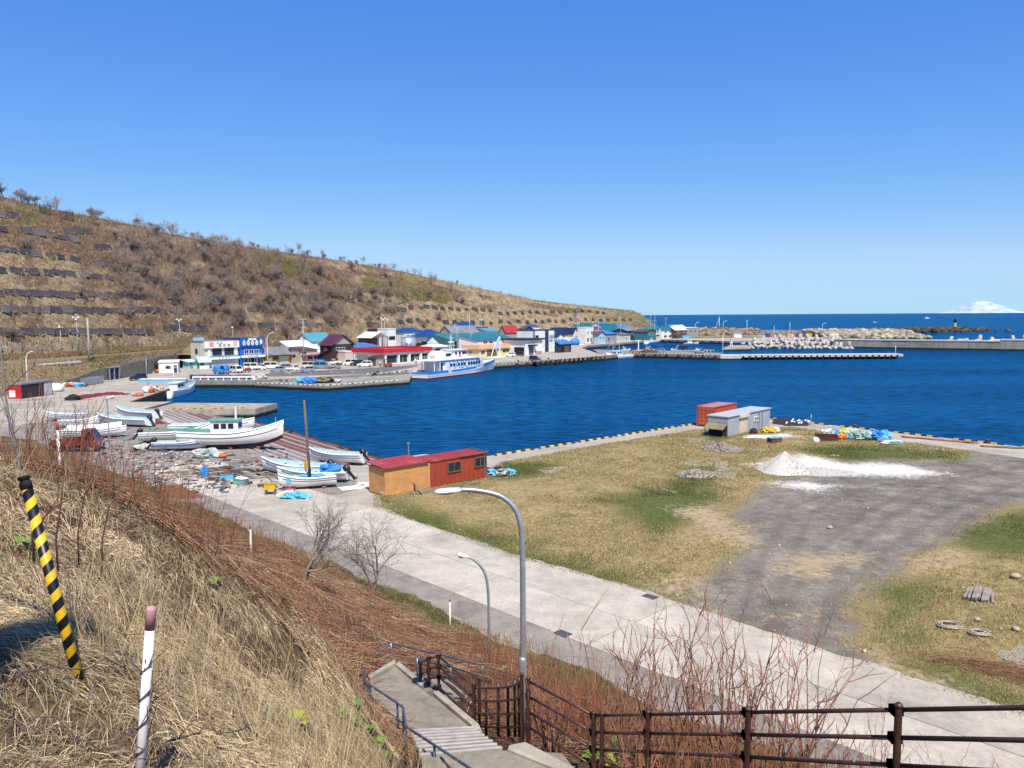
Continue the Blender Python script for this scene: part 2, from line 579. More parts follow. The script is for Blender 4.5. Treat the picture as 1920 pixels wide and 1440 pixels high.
def build_hill():
 pxs = np.arange(-520,1233,4.0)
 ts = np.concatenate([np.linspace(0,1,44),[1.05,1.15,1.4,2.0,3.5]])
 V = []; C = []
 for px in pxs:
  for t in ts:
   p = hill_point(float(px),float(t))
   if t == 0:
    p.z -= 3.0
   V.append(p)
 V = np.array(V); nt_ = len(ts); n = len(pxs)
 T = np.tile(ts,n); PX = np.repeat(pxs,nt_)
 f1 = fbm(PX / 60,T * 4,21,4); f2 = fbm(PX / 25,T * 9 + PX / 90,22,4); f3 = fbm(PX / 90 - T * 2,T * 3,23,3)
 straw = np.array([0.33,0.26,0.165]); russet = np.array([0.175,0.115,0.077]); dark = np.array([0.10,0.074,0.056]); green = np.array([0.13,0.13,0.045])
 def sm(x,a,b):
  x = np.clip((x - a) / (b - a),0,1); return x * x * (3 - 2 * x)
 c = russet[None] * np.ones((len(V),1))
 ws = sm(f1 + 0.12 * np.sin(T * 30) + np.where(PX > 760,0.16,0.0) + np.where(T < 0.55,0.10,-0.06),0.46,0.62)
 c = c * (1 - ws[:,None]) + straw * ws[:,None]
 wd = sm(f2 + 0.30 * np.exp(-((PX - 430) / 120) ** 2) - 0.12 * sm(PX,700,900),0.60,0.78)
 c = c * (1 - 0.75 * wd[:,None]) + dark * 0.75 * wd[:,None]
 wg = sm(f3,0.58,0.70) * sm(T,0.5,0.8) * 0.7 + sm(PX,1090,1170) * 0.55
 c = c * (1 - wg[:,None]) + green * wg[:,None]
 Fc = [(i * nt_ + j,(i + 1) * nt_ + j,(i + 1) * nt_ + j + 1,i * nt_ + j + 1) for i in range(n - 1) for j in range(nt_ - 1)]
 m,nt,b = _new('hill_slope')
 a = nt.nodes.new("ShaderNodeAttribute"); a.attribute_name = 'Col'
 n1 = _noise(nt,0.35,8,0.75); n2 = _noise(nt,2.2,4,0.7)
 r1 = _ramp(nt,n1.outputs[0],[(0.30,0.45),(0.50,1.0),(0.70,1.55)])
 r2 = _ramp(nt,n2.outputs[0],[(0.30,0.55),(0.70,1.4)])
 cc = _mix(nt,1.0,a.outputs['Color'],r1.outputs[0],'MULTIPLY')
 cc = _mix(nt,0.8,cc,r2.outputs[0],'MULTIPLY')
 nt.links.new(cc,b.inputs['Base Color']); b.inputs['Roughness'].default_value = 1.0; b.inputs['Specular IOR Level'].default_value = 0.05
 _bump(nt,b,n1.outputs[0],1.0,1.6)
 struct(npmesh('hill',V,Fc,m,C if C else c,smooth=True))
build_hill()
# ---- terrace that carries the upper road along the hill foot
def build_terrace():
 A = [(-122,60,1.7),(-105,100,1.7),(-95.5,125,1.75),(-93.5,142,1.75),(-94.7,157.5,1.95),(-94.4,176,4.5),(-92.9,183,4.9),(-92.7,190,5.2),(-93.2,204,5.6),(-93.6,220,5.6),(-95,252,3.0)]
 pxs = [-500,-330,-180,-80,20,110,160,200,270,350,420]
 B = [hill_point(p,0.02) for p in pxs]
 rows = 10; V = []; Fc = []
 for a,q in zip(A,B):
  for k in range(rows + 1):
   t = k / rows
   z = a[2] + (max(q.z,5.7) - a[2]) * min(1.0,t / 0.2)
   if k == rows: z = q.z
   V.append((a[0] + (q.x - a[0]) * t,a[1] + (q.y - a[1]) * t,z))
 n = rows + 1
 for i in range(len(A) - 1):
  for k in range(rows):
   Fc.append((i * n + k,(i + 1) * n + k,(i + 1) * n + k + 1,i * n + k + 1))
 m,nt,b = _new('terrace_turf')
 n1 = _noise(nt,0.5,6,0.7)
 r1 = _ramp(nt,n1.outputs[0],[(0.35,(0.13,0.075,0.045)),(0.5,(0.24,0.17,0.09)),(0.62,(0.11,0.12,0.035)),(0.75,(0.27,0.2,0.11))])
 nt.links.new(r1.outputs[0],b.inputs['Base Color']); b.inputs['Roughness'].default_value = 1
 global TERR
 TERR = np.array(V).reshape(len(A),n,3)
 struct(npmesh('terrace_ground',V,Fc,m,smooth=True))
build_terrace()
# ---- near hillside under the camera: smooth surface through measured points
_fo = [Vector((-1.45,34.13)) + Vector((0.695,-0.72)) * s for s in (-70,-52,-36,-22,-10,0,10,20,30,44)]
NP = [(0,0,14.3),(-3,2,14.3),(3,2.5,13.6),(-6,4,14.4),(-2.9,5.2,13.6),(-1.9,4.2,13.0),(-1.0,6.0,11.9),(-0.6,7.5,10.5),(-1.2,8.6,10.2),(0.2,5.0,12.2),(-10,6,14.8),
 (-7.3,11,13.9),(-6.3,12,13.25),(-5.4,12.5,12.5),(-4.4,12.5,11.6),(-3.7,13,10.9),(-3.6,14.2,9.3),(-2.6,15.7,6.9),(-2.3,14.5,7.1),(-2.9,14.3,8.0),(-1.5,12.7,7.6),(-1.1,11.5,7.8),(-2.0,12.2,8.7),(-2.8,11.3,9.9),(-1.7,9.5,10.0),(-3.5,17,7.0),(-4.0,18.2,6.4),
 (-4.2,18.7,6.3),(-1.9,17.0,6.3),(-3.0,20,6.1),(0.3,13.6,7.9),(1.3,12.5,7.9),(2.9,9.5,9.7),(3.8,7.6,10.9),(5.5,5,12.2),(0.8,9.5,9.6),
 (-10.5,19,10.3),(-8.4,25,7.9),(-12,36,5.2),(-6,28,5.0),(-4.3,24,5.7),(-1.3,28,3.0),(1.9,13.8,7.7),(1.3,20,5.2),(2.9,27,2.6),
 (3.5,15,6.9),(5.2,22,3.6),(8.0,13.5,6.6),(7,8,9.2),(12,9,6.5),(-14,12,14.2),(-20,16,13.6),(-18,28,9.0),(-26,34,9.0),(-34,48,6.5),(-30,10,15.5),(-45,40,9.0),(-12,-4,15.5),(10,-3,14.0),(-50,10,17)] + [(p.x,p.y,G - 0.05) for p in _fo] + [(p.x + 3,p.y + 3,G - 0.9) for p in _fo]
_NP = np.array(NP,float)
def _tps():
 X = _NP[:,:2]; n = len(X)
 d = np.hypot(X[:,None,0] - X[None,:,0],X[:,None,1] - X[None,:,1])
 K = np.where(d > 0,d * d * np.log(d + 1e-12),0) + np.eye(n) * 0.4
 A = np.zeros((n + 3,n + 3)); A[:n,:n] = K; A[:n,n] = 1; A[:n,n + 1:] = X; A[n,:n] = 1; A[n + 1:,:n] = X.T
 return np.linalg.solve(A,np.concatenate([_NP[:,2],np.zeros(3)]))
_TW = _tps()
def near_h(x,y,rough=True):
 x = np.asarray(x,float); y = np.asarray(y,float)
 sh = x.shape; x = x.ravel(); y = y.ravel()
 d = np.hypot(x[:,None] - _NP[None,:,0],y[:,None] - _NP[None,:,1])
 K = np.where(d > 0,d * d * np.log(d + 1e-12),0)
 n = len(_NP)
 z = K @ _TW[:n] + _TW[n] + x * _TW[n + 1] + y * _TW[n + 2]
 if rough:
  z = z + 0.26 * (fbm(x * 1.25,y * 1.25,31,4) - 0.5) + 0.3 * (fbm(x * 0.3,y * 0.3,33,2) - 0.5)
 return z.reshape(sh)
def nh(x,y):
 return float(near_h(np.array([x]),np.array([y]))[0])
def build_hillside():
 xs = np.concatenate([np.arange(-60,-14,1.0),np.arange(-14,6,0.22),np.arange(6,28,0.6)])
 ys = np.concatenate([np.arange(-6,18,0.22),np.arange(18,90,0.7)])
 XX,YY = np.meshgrid(xs,ys)
 ZZ = near_h(XX,YY)
 V = np.stack([XX.ravel(),YY.ravel(),ZZ.ravel()],1)
 ny,nx = XX.shape
 idx = np.arange(ny * nx).reshape(ny,nx)
 Fq = np.stack([idx[:-1,:-1],idx[:-1,1:],idx[1:,1:],idx[1:,:-1]],-1).reshape(-1,4)
 zc = V[Fq,2].max(1)
 cx = V[Fq,0].mean(1); cy = V[Fq,1].mean(1)
 sgn = (cx + 1.45) * 0.72 + (cy - 34.13) * 0.695
 keep = (zc > G - 0.3) & (sgn < 0.6)
 Fq = Fq[keep]
 x,y = V[:,0],V[:,1]
 straw = np.array([0.22,0.155,0.085]); shaded_soil = np.array([0.085,0.052,0.032]); green = np.array([0.10,0.115,0.035])  # soil colour set dark to paint in the shade between the grass blades
 f = fbm(x * 0.5,y * 0.5,41,4)
 sg = (x + 1.45) * 0.72 + (y - 34.13) * 0.695
 far = np.clip((y - 11.5 + 0.5 * np.maximum(x + 4,0) * 0) / 5.0,0,1)
 w = np.clip((f - 0.42) * 5,0,1)
 near_c = shaded_soil * (1 - w[:,None]) * 0.8 + straw * (0.25 + 0.75 * w[:,None])
 w2 = np.clip((f - 0.50) * 4,0,1)
 far_c = shaded_soil * (1 - 0.5 * w2[:,None]) + straw * 0.45 * w2[:,None]
 c = near_c * (1 - far[:,None]) + far_c * far[:,None]
 wf = np.clip((sg + 5.5) / 3.0,0,1)
 wf = wf * np.clip((fbm(x * 0.8,y * 0.8,43,3) - 0.30) * 4,0,1)
 c = c * (1 - wf[:,None]) + (0.55 * green + 0.45 * straw) * wf[:,None]
 m,nt,b = _new('hillside_soil')
 a = nt.nodes.new("ShaderNodeAttribute"); a.attribute_name = 'Col'
 n1 = _noise(nt,3.0,8,0.75); n2 = _noise(nt,25,4,0.7)
 r1 = _ramp(nt,n1.outputs[0],[(0.3,0.5),(0.7,1.5)]); r2 = _ramp(nt,n2.outputs[0],[(0.3,0.55),(0.7,1.4)])
 cc = _mix(nt,1.0,a.outputs['Color'],r1.outputs[0],'MULTIPLY'); cc = _mix(nt,0.8,cc,r2.outputs[0],'MULTIPLY')
 nt.links.new(cc,b.inputs['Base Color']); b.inputs['Roughness'].default_value = 1.0; b.inputs['Specular IOR Level'].default_value = 0.05
 _bump(nt,b,n2.outputs[0],0.8,0.05)
 struct(npmesh('hillside',V,Fq,m,c,smooth=True))
build_hillside()
# ---- field of dry grass with the gravel lot
RD = Vector((0.695,-0.72)).normalized(); RN = Vector((0.72,0.695)).normalized()
R0 = Vector((0.0,35.5))
FIELD = [P(700,951),P(960,1049),P(1200,1109),P(1330,1163),P(1640,1263),P(1900,1347)] + [Vector((34,11)),Vector((75,20)),P(2250,893)] + \
  [P(1920,858),P(1480,800),P(1440,804),P(1300,806),P(1130,832),P(940,866),P(905,885),P(700,925)]
FIELD = [(p[0],p[1]) for p in FIELD]
def PP(*pts):
 return [tuple(P(x,y))[:2] for x,y in pts]
LOT = PP((1285,1135),(1330,1085),(1400,1030),(1372,962),(1440,915),(1480,880),(1600,862),(1800,866),(1850,842),(2100,868),(2250,960),(2050,960),(1900,945),(1800,1000),(1740,1040),(1640,1090),(1590,1150),(1600,1205),(1660,1268),(1480,1212),(1330,1163))
SAND = [PP((1245,955),(1330,945),(1425,1015),(1400,1035),(1330,1010)),PP((1210,1098),(1330,1085),(1330,1110),(1230,1122)),PP((1480,1040),(1640,1040),(1560,1090),(1430,1080)),PP((1440,1155),(1530,1150),(1525,1165),(1440,1168)),PP((1630,1215),(1800,1290),(1760,1300),(1640,1262)),PP((1690,1050),(1830,1040),(1820,1060),(1700,1075))]
WHITE = [PP((1400,870),(1500,850),(1600,868),(1700,870),(1800,892),(1700,900),(1560,892),(1450,890)),PP((1420,905),(1500,900),(1580,912),(1540,926),(1450,914)),PP((1395,818),(1480,812),(1510,820),(1440,826))]
GREEN = [PP((925,870),(1040,868),(1030,885),(960,905),(920,900)),PP((1500,842),(1640,834),(1810,850),(1790,866),(1640,866),(1540,858)),PP((700,930),(780,950),(960,1020),(1120,1075),(1200,1106),(960,1050),(760,978)),PP((1200,1100),(1300,1112),(1270,1130)),PP((1760,1000),(1960,950),(1960,1040),(1850,1050)),PP((1660,1100),(1760,1090),(1700,1200),(1640,1180)),PP((1700,1240),(1900,1300),(1960,1345),(1760,1300)),PP((1130,940),(1260,900),(1330,880),(1340,960),(1230,1010)),PP((1350,800),(1400,815),(1330,832))]
def field_masks(x,y):
 def soft(polys,w):
  r = np.zeros(x.shape)
  for p in polys:
   r = np.maximum(r,np.clip(seg_sd(x,y,p) / w + 0.5,0,1))
  return r
 jx = x + 1.6 * (fbm(x * 0.5,y * 0.5,51,4) - 0.5); jy = y + 1.6 * (fbm(x * 0.5 + 9,y * 0.5,52,4) - 0.5)
 x0,y0 = x,y
 x,y = jx,jy
 lot = soft([LOT],4.5); sand = soft(SAND,4.0); white = soft(WHITE,4.2); green = soft(GREEN,5.5)
 return lot,sand,white,green
def build_field():
 xs = np.arange(-16,80,0.42); ys = np.arange(8,100,0.42)
 XX,YY = np.meshgrid(xs,ys)
 sd = seg_sd(XX,YY,FIELD)
 sdn = sd + 0.7 * (fbm(XX * 0.9,YY * 0.9,55,3) - 0.5)
 ZZ = G - 0.05 + np.clip(sdn * 0.12,-0.1,0.13)
 lot,sand,white,green = field_masks(XX,YY)
 bare = np.maximum(np.maximum(lot,sand),white)
 ZZ = ZZ + np.clip(sd / 4,0,1) * (0.35 * (fbm(XX * 0.16,YY * 0.16,57,3) - 0.5) * (1 - 0.8 * bare) + 0.12 * (fbm(XX * 1.3,YY * 1.3,58,3) - 0.5) * (1 - 0.6 * bare))
 ny,nx = XX.shape
 idx = np.arange(ny * nx).reshape(ny,nx)
 Fq = np.stack([idx[:-1,:-1],idx[:-1,1:],idx[1:,1:],idx[1:,:-1]],-1).reshape(-1,4)
 keep = sd.ravel()[Fq].min(1) > -0.9
 V = np.stack([XX.ravel(),YY.ravel(),ZZ.ravel()],1)
 tr = np.zeros(XX.shape)
 for path in ([(1500,1205),(1520,1120),(1560,1040),(1640,970),(1760,905),(1920,868)],[(1560,1225),(1600,1130),(1690,1040),(1800,960),(1960,900)],[(1420,1180),(1450,1060),(1500,960),(1600,915),(1760,890)]):
  q = np.array(PP(*path)); dm = np.full(XX.shape,99.0)
  for (ax,ay),(bx_,by_) in zip(q[:-1],q[1:]):
   tt = np.clip(((XX - ax) * (bx_ - ax) + (YY - ay) * (by_ - ay)) / ((bx_ - ax) ** 2 + (by_ - ay) ** 2),0,1)
   dm = np.minimum(dm,np.hypot(XX - ax - tt * (bx_ - ax),YY - ay - tt * (by_ - ay)))
  tr = np.maximum(tr,np.clip(1 - np.abs(dm - 0.8) / 0.45,0,1))
 masks = np.stack([lot.ravel(),sand.ravel(),white.ravel(),green.ravel()],1)
 m,nt,b = _new('field_ground')
 a = nt.nodes.new("ShaderNodeAttribute"); a.attribute_name = 'Mask'
 sep = nt.nodes.new("ShaderNodeSeparateColor"); nt.links.new(a.outputs['Color'],sep.inputs[0])
 n1 = _noise(nt,0.35,8,0.72); n2 = _noise(nt,2.5,6,0.75); n3 = _noise(nt,14,4,0.7)
 dry = _ramp(nt,n2.outputs[0],[(0.3,(0.15,0.105,0.045)),(0.5,(0.30,0.225,0.105)),(0.72,(0.44,0.345,0.18))]).outputs[0]
 grn = _ramp(nt,n2.outputs[0],[(0.3,(0.05,0.065,0.02)),(0.55,(0.105,0.12,0.038)),(0.75,(0.20,0.18,0.08))]).outputs[0]
 grav = _ramp(nt,n3.outputs[0],[(0.3,(0.105,0.097,0.083)),(0.55,(0.20,0.182,0.155)),(0.8,(0.37,0.34,0.29))]).outputs[0]
 gr2 = _ramp(nt,n1.outputs[0],[(0.35,(0.60,0.60,0.62)),(0.5,(0.95,0.93,0.9)),(0.68,(1.45,1.38,1.25))]).outputs[0]
 grav = _mix(nt,1.0,grav,gr2,'MULTIPLY')
 n5 = _noise(nt,1.3,9,0.8); r5 = _ramp(nt,n5.outputs[0],[(0.32,(0.62,0.60,0.57)),(0.5,(1,1,1)),(0.68,(1.5,1.46,1.38))])
 grav = _mix(nt,0.85,grav,r5.outputs[0],'MULTIPLY')
 n6 = _noise(nt,38,2,0.5); r6 = _ramp(nt,n6.outputs[0],[(0.66,0.0),(0.70,0.8)])
 grav = _mix(nt,r6.outputs[0],grav,(0.46,0.43,0.38))
 at2 = nt.nodes.new("ShaderNodeAttribute"); at2.attribute_name = 'Track'
 tk = nt.nodes.new("ShaderNodeMath"); tk.operation = 'MULTIPLY'; nt.links.new(at2.outputs['Fac'],tk.inputs[0]); nt.links.new(n5.outputs[0],tk.inputs[1])
 grav = _mix(nt,tk.outputs[0],grav,(0.10,0.092,0.08))
 snd = _ramp(nt,n2.outputs[0],[(0.3,(0.25,0.19,0.115)),(0.7,(0.42,0.33,0.21))]).outputs[0]
 wht = _ramp(nt,n3.outputs[0],[(0.3,(0.40,0.375,0.33)),(0.6,(0.68,0.65,0.59))]).outputs[0]
 def edge(sock,lo,hi,amt=1.5,src=n2):
  ad = nt.nodes.new("ShaderNodeMath"); ad.operation = 'MULTIPLY_ADD'
  nt.links.new(src.outputs[0],ad.inputs[0]); ad.inputs[1].default_value = amt
  nt.links.new(sock,ad.inputs[2])
  mr = nt.nodes.new("ShaderNodeMapRange"); mr.interpolation_type = 'SMOOTHSTEP'
  mr.inputs['From Min'].default_value = lo; mr.inputs['From Max'].default_value = hi
  nt.links.new(ad.outputs[0],mr.inputs[0])
  return mr.outputs[0]
 gpatch = _ramp(nt,n1.outputs[0],[(0.46,0.0),(0.62,0.55)]).outputs[0]
 alpha = a.outputs['Alpha']
 c = _mix(nt,gpatch,dry,grn)
 c = _mix(nt,edge(alpha,1.02,1.50),c,grn)
 c = _mix(nt,edge(sep.outputs[0],1.08,1.42),c,grav)
 c = _mix(nt,edge(sep.outputs[1],1.10,1.62),c,snd)
 c = _mix(nt,edge(sep.outputs[2],1.22,1.80,1.7),c,wht)
 nt.links.new(c,b.inputs['Base Color']); b.inputs['Roughness'].default_value = 1.0; b.inputs['Specular IOR Level'].default_value = 0.08
 _bump(nt,b,n3.outputs[0],0.6,0.05)
 struct(npmesh('field',V,Fq[keep],m,{'Mask': masks,'Track': np.stack([tr.ravel()] * 3,1)},smooth=True))
build_field()
# ---- concrete road: separate slabs with joints, gutter strip on the hill side
road_c = concrete('road_concrete',(0.465,0.42,0.34),0.74,0.30,5.0,0.12,stain=(0.33,0.295,0.24))
road_cs = [road_c,concrete('road_concrete_worn',(0.435,0.392,0.315),0.72,0.35,5.0,0.15,stain=(0.30,0.27,0.22)),concrete('road_concrete_pale',(0.49,0.443,0.36),0.76,0.26,5.0,0.12,stain=(0.36,0.32,0.26))]
gut_c = concrete('gutter_concrete',(0.27,0.245,0.205),0.6,0.5,5.0,0.2)
def strip(name,a,b,o0,o1,z0,z1,mat,parent=None):
 mb = MB()
 p = [R0 + RD * a + RN * o0,R0 + RD * b + RN * o0,R0 + RD * b + RN * o1,R0 + RD * a + RN * o1]
 mb.prism([(q.x,q.y) for q in p],z0,z1)
 return mb.build(name,mat,parent)
road = struct(strip('road',-50,46,-0.05,7.05,G - 0.2,G + 0.005,gut_c))
s = -49.5
rs = random.Random(3)
while s < 45:
 L = 9.0
 for o0,o1 in ((0.03,3.44),(3.48,6.98)):
  strip('road_slab',s + 0.02,s + L - 0.03,o0,o1,G - 0.1,G + 0.03 + rs.uniform(0,0.006),rs.choice(road_cs),road)
 s += L
struct(strip('gutter',-60,46,-1.9,-0.07,G - 0.2,G + 0.012,gut_c))
# ---- worn darker surface of the boat yard
mb = MB(); mb.prism([tuple(P(x,y))[:2] for x,y in ((-40,812),(60,792),(180,782),(300,786),(420,830),(560,872),(690,912),(640,926),(560,934),(470,922),(380,905),(250,880),(-60,880))],G - 0.1,G + 0.008)
struct(mb.build('boat_yard',concrete('boatyard_concrete',(0.27,0.245,0.215),0.6,0.25,3.0,0.3,stain=(0.20,0.14,0.12))))
# ================================================================== HARBOUR WORKS
GROUND = bpy.data.objects['ground']
white_c = concrete('pale_concrete',(0.52,0.50,0.45),0.75,0.4,4.0,0.2,tide=0.35)
caisson_c = concrete('caisson_concrete',(0.30,0.285,0.25),0.62,0.16,2.0,0.3,tide=0.45)
old_c = concrete('old_pier_concrete',(0.37,0.34,0.27),0.6,0.5,3.0,0.3,stain=(0.22,0.15,0.07),tide=0.4)
rubber = paint('black_rubber',(0.02,0.02,0.022),0.7,0.3)
white_p = paint('white_paint',(0.80,0.80,0.78),0.45,0.10,0.8,dirt=(0.45,0.42,0.38),dirt_amt=0.35)
steel_p = paint('galvanised_steel',(0.42,0.45,0.48),0.42,0.25,3.0,metal=0.55)
rust = paint('rusty_steel',(0.16,0.065,0.03),0.9,0.45,2.5)
def stripes(name,c1,c2,period,axis=0,ratio=0.5,rough=0.6):
 if name in MATS:
  return MATS[name]
 m,nt,b = _new(name)
 tc = nt.nodes.new("ShaderNodeTexCoord"); sp = nt.nodes.new("ShaderNodeSeparateXYZ")
 nt.links.new(tc.outputs['Object'],sp.inputs[0])
 md = nt.nodes.new("ShaderNodeMath"); md.operation = 'FLOORED_MODULO'; md.inputs[1].default_value = period
 nt.links.new(sp.outputs[axis],md.inputs[0])
 gt = nt.nodes.new("ShaderNodeMath"); gt.operation = 'GREATER_THAN'; gt.inputs[1].default_value = period * ratio
 nt.links.new(md.outputs[0],gt.inputs[0])
 c = _mix(nt,gt.outputs[0],c1,c2)
 n = _noise(nt,3.0,5,0.7); r = _ramp(nt,n.outputs[0],[(0.3,0.6),(0.65,1.1)])
 c = _mix(nt,0.8,c,r.outputs[0],'MULTIPLY')
 nt.links.new(c,b.inputs['Base Color']); b.inputs['Roughness'].default_value = rough
 MATS[name] = m
 return m
kerb_m = stripes('kerb_yellow_black',(0.62,0.46,0.13),(0.03,0.03,0.03),1.3)
kerb_w = stripes('kerb_white_black',(0.70,0.68,0.60),(0.05,0.05,0.05),1.6,ratio=0.62)
def along(a,b):
 a = Vector((a[0],a[1])); b = Vector((b[0],b[1])); d = b - a
 return a,d.normalized(),d.length,math.atan2(d.y,d.x)
def kerb_line(a,b,seg,gap,z,mat,inset=0.35,parent=None,h=0.16,w=0.26):
 a,d,L,rz = along(a,b)
 n = Vector((-d.y,d.x))
 s = 0.6
 i = 0
 while s + seg < L:
  c = a + d * (s + seg / 2) + n * inset
  mb = MB(); mb.box((0,0,h / 2),(seg,w,h),taper=0.94)
  mb.build('kerb_bar',mat,parent or GROUND,(c.x,c.y,z),rz)
  s += seg + gap; i += 1
kerb_line(QC,QR,5.2,1.5,G,kerb_m,inset=-0.35)
kerb_line(QK,QC,5.6,0.5,G,kerb_m,inset=-0.35)
for i in range(4):
 a,d,L,rz = along(QC,QR)
 c = a + d * (16 + 15 * i) + Vector((d.y,-d.x)) * 0.5
 t = thing('mooring_bollard','short rusty iron mooring bollard between yellow and black kerb bars','bollard',(c.x,c.y,G),0,'bollards on the grassy quay')
 mb = MB(); mb.cs = True; mb.lathe((0,0,0),[(0.2,0),(0.17,0.08),(0.15,0.3),(0.26,0.36),(0.26,0.46),(0.1,0.5)],10)
 mb.build('post',rust,t)
 mb = MB(); mb.cyl((0,0,-0.02),0.3,0.05,10); mb.build('base_plate',rust,t)
# ---- concrete jetty in front of the shops
J = [P(477,713),P(608,723.5,1.2),P(768,712,1.2),FQ[1] + Vector((0.6,-0.6,0)),FQ[0]]
J = [(p.x,p.y) for p in J]
mb = MB(); mb.prism(J,-3,1.2); jt = tag(mb.build('jetty',caisson_c),kind='structure')
kerb_line(J[0],J[1],2.6,0.12,1.2,kerb_w,inset=0.3,parent=jt)
kerb_line(J[1],J[2],2.6,0.12,1.2,kerb_w,inset=0.3,parent=jt)
kerb_line(FQ[0],FQ[1],3.6,0.3,G,kerb_w,inset=0.4)
# ---- old pier beside the slipway
PIER = [(-57.5,120.7),(-40.8,122.0),(-39.6,129.6),(-57.5,131.4)]
mb = MB(); mb.prism(PIER,-3,1.55); pr = tag(mb.build('old_pier',old_c),kind='structure')
kerb_line((-55,121.2),(-41,122.4),2.2,1.0,1.55,stripes('kerb_worn_yellow',(0.5,0.32,0.07),(0.2,0.13,0.06),1.0),inset=0.5,parent=pr)
# ---- slipway with its skid timbers
def slip_pt(s,d):
 q = W0 + WU * s + WN * d
 return Vector((q.x,q.y,G * d / SLIP_D))
mb = MB()
for d0,d1 in ((-6,0),(0,4),(4,8),(8,SLIP_D)):
 mb.add([slip_pt(-12,d0),slip_pt(SLIP_L,d0),slip_pt(SLIP_L,d1),slip_pt(-12,d1)],[(0,1,2,3)])
slip_m = concrete('slipway_concrete',(0.23,0.20,0.185),0.6,0.4,3.0,0.3,stain=(0.24,0.09,0.07),tide=0.25)
slip = struct(mb.build('slipway',slip_m))
t_red = paint('red_skid_timber',(0.215,0.10,0.08),0.9,0.5,1.2,dirt=(0.12,0.08,0.06))
t_white = paint('pale_skid_timber',(0.62,0.56,0.52),0.85,0.35,1.2,dirt=(0.3,0.2,0.17))
rs = random.Random(5)
rz = math.atan2(WU.y,WU.x)
tilt = -math.atan(G / SLIP_D)
d = 0.5
row = 0
while d < SLIP_D - 0.2:
 s = rs.uniform(0,1.5) - (9 if d > 6 else 0)
 while s < SLIP_L - 4:
  L = rs.uniform(7,13); L = min(L,SLIP_L - s - 0.3)
  pale = row % 3 == 2 or d > 8.5
  w = 0.14 if pale else rs.uniform(0.32,0.5)
  c = slip_pt(s + L / 2,d)
  mb = MB(); mb.box((0,0,0),(L - 0.15,w,0.10))
  o = mb.build('skid_timber',t_white if pale else t_red,slip)
  o.matrix_world = Matrix.Translation(c + Vector((0,0,0.055))) @ Matrix.Rotation(rz + rs.uniform(-0.006,0.006),4,'Z') @ Matrix.Rotation(tilt * -1 if False else -math.atan(G / SLIP_D),4,'X')
  s += L
 d += 0.62 if d < 5.5 else 1.25
 row += 1
mb = MB()
for i in range(260):
 c = slip_pt(rs.uniform(0,SLIP_L),abs(rs.gauss(0.1,0.55)))
 r = rs.uniform(0.15,0.5)
 mb.blob((c.x,c.y,c.z + 0.03),(r,r,r * 0.35),i,0.4,6,3,None)
tag(mb.build('seaweed',paint('brown_seaweed',(0.055,0.035,0.012),0.5,0.5)),kind='stuff')
# ---- dark sheet-pile face of the inner basin
a,d,L,rz = along((-65,131),(B1.x,B1.y))
n = Vector((d.y,-d.x))
pile_m = paint('tarred_steel',(0.035,0.028,0.024),0.7,0.5,1.5,dirt=(0.12,0.05,0.02))
for i in range(int(L / 1.1)):
 c = a + d * (0.6 + i * 1.1) + n * 0.2
 mb = MB(); mb.prism([(-0.5,0),(-0.3,0.3),(0.3,0.3),(0.5,0)],-1.5,G - 0.12 - (0.03 if i % 2 else 0))
 mb.build('sheet_pile',pile_m,GROUND,(c.x,c.y,0),rz + math.pi)
mb = MB(); mb.box((L / 2,0,0),(L,0.5,0.22)); mb.build('capping_beam',rust,GROUND,(a.x + n.x * 0.2,a.y + n.y * 0.2,G + 0.0),rz)
# ---- ferry quay: rubber fenders and tyres
def fender_row(a,b,step,z0,z1,w=0.5,t=0.4,start=1.0,parent=None):
 a,d,L,rz = along(a,b)
 n = Vector((d.y,-d.x)); s = start
 while s < L - 0.4:
  c = a + d * s + n * (t / 2 + 0.02)
  mb = MB(); mb.box((0,0,(z0 + z1) / 2),(w,t,z1 - z0),taper=0.9)
  mb.build('quay_fender',rubber,parent or GROUND,(c.x,c.y,0),rz)
  s += step
fender_row(P(1000,676),FQ[3],2.35,0.1,G - 0.15,0.75)
def torus(mb,c,R,r,axis='y',nu=12,nv=6):
 vs = []
 for i in range(nu):
  A = 2 * math.pi * i / nu
  for k in range(nv):
   B = 2 * math.pi * k / nv
   q = R + r * math.cos(B); x = q * math.cos(A); z = q * math.sin(A); y = r * math.sin(B)
   vs.append((c[0] + (x if axis != 'x' else y),c[1] + (y if axis == 'y' else (z if axis == 'z' else x)),c[2] + (z if axis != 'z' else y)))
 fs = [(i * nv + k,((i + 1) % nu) * nv + k,((i + 1) % nu) * nv + (k + 1) % nv,i * nv + (k + 1) % nv) for i in range(nu) for k in range(nv)]
 return mb.add(vs,fs)
a,d,L,rz = along(FQ[0],FQ[3])
n = Vector((d.y,-d.x))
for s in (3,7,10.5,13.5,58,63,68,73,78):
 c = a + d * s + n * 0.35
 mb = MB(); torus(mb,(0,0,0),0.55,0.22); mb.build('tyre_fender',rubber,GROUND,(c.x,c.y,1.0 if s > 20 else 1.35),rz)
for s in (5,22,44,60,75):
 c = a + d * s - n * 0.7
 t = thing('mooring_bollard','squat dark mooring bollard at the edge of the ferry quay','bollard',(c.x,c.y,G),0,'bollards on the ferry quay')
 mb = MB(); mb.cs = True; mb.lathe((0,0,0),[(0.3,0),(0.22,0.1),(0.2,0.35),(0.36,0.45),(0.36,0.6),(0.1,0.68)],10); mb.build('post',rust,t)
 mb = MB(); mb.cyl((0,0,-0.02),0.42,0.06,10); mb.build('base_plate',rust,t)
kerb_line(FQ[1],FQ[3],4.5,0.6,G,kerb_w,inset=0.45)
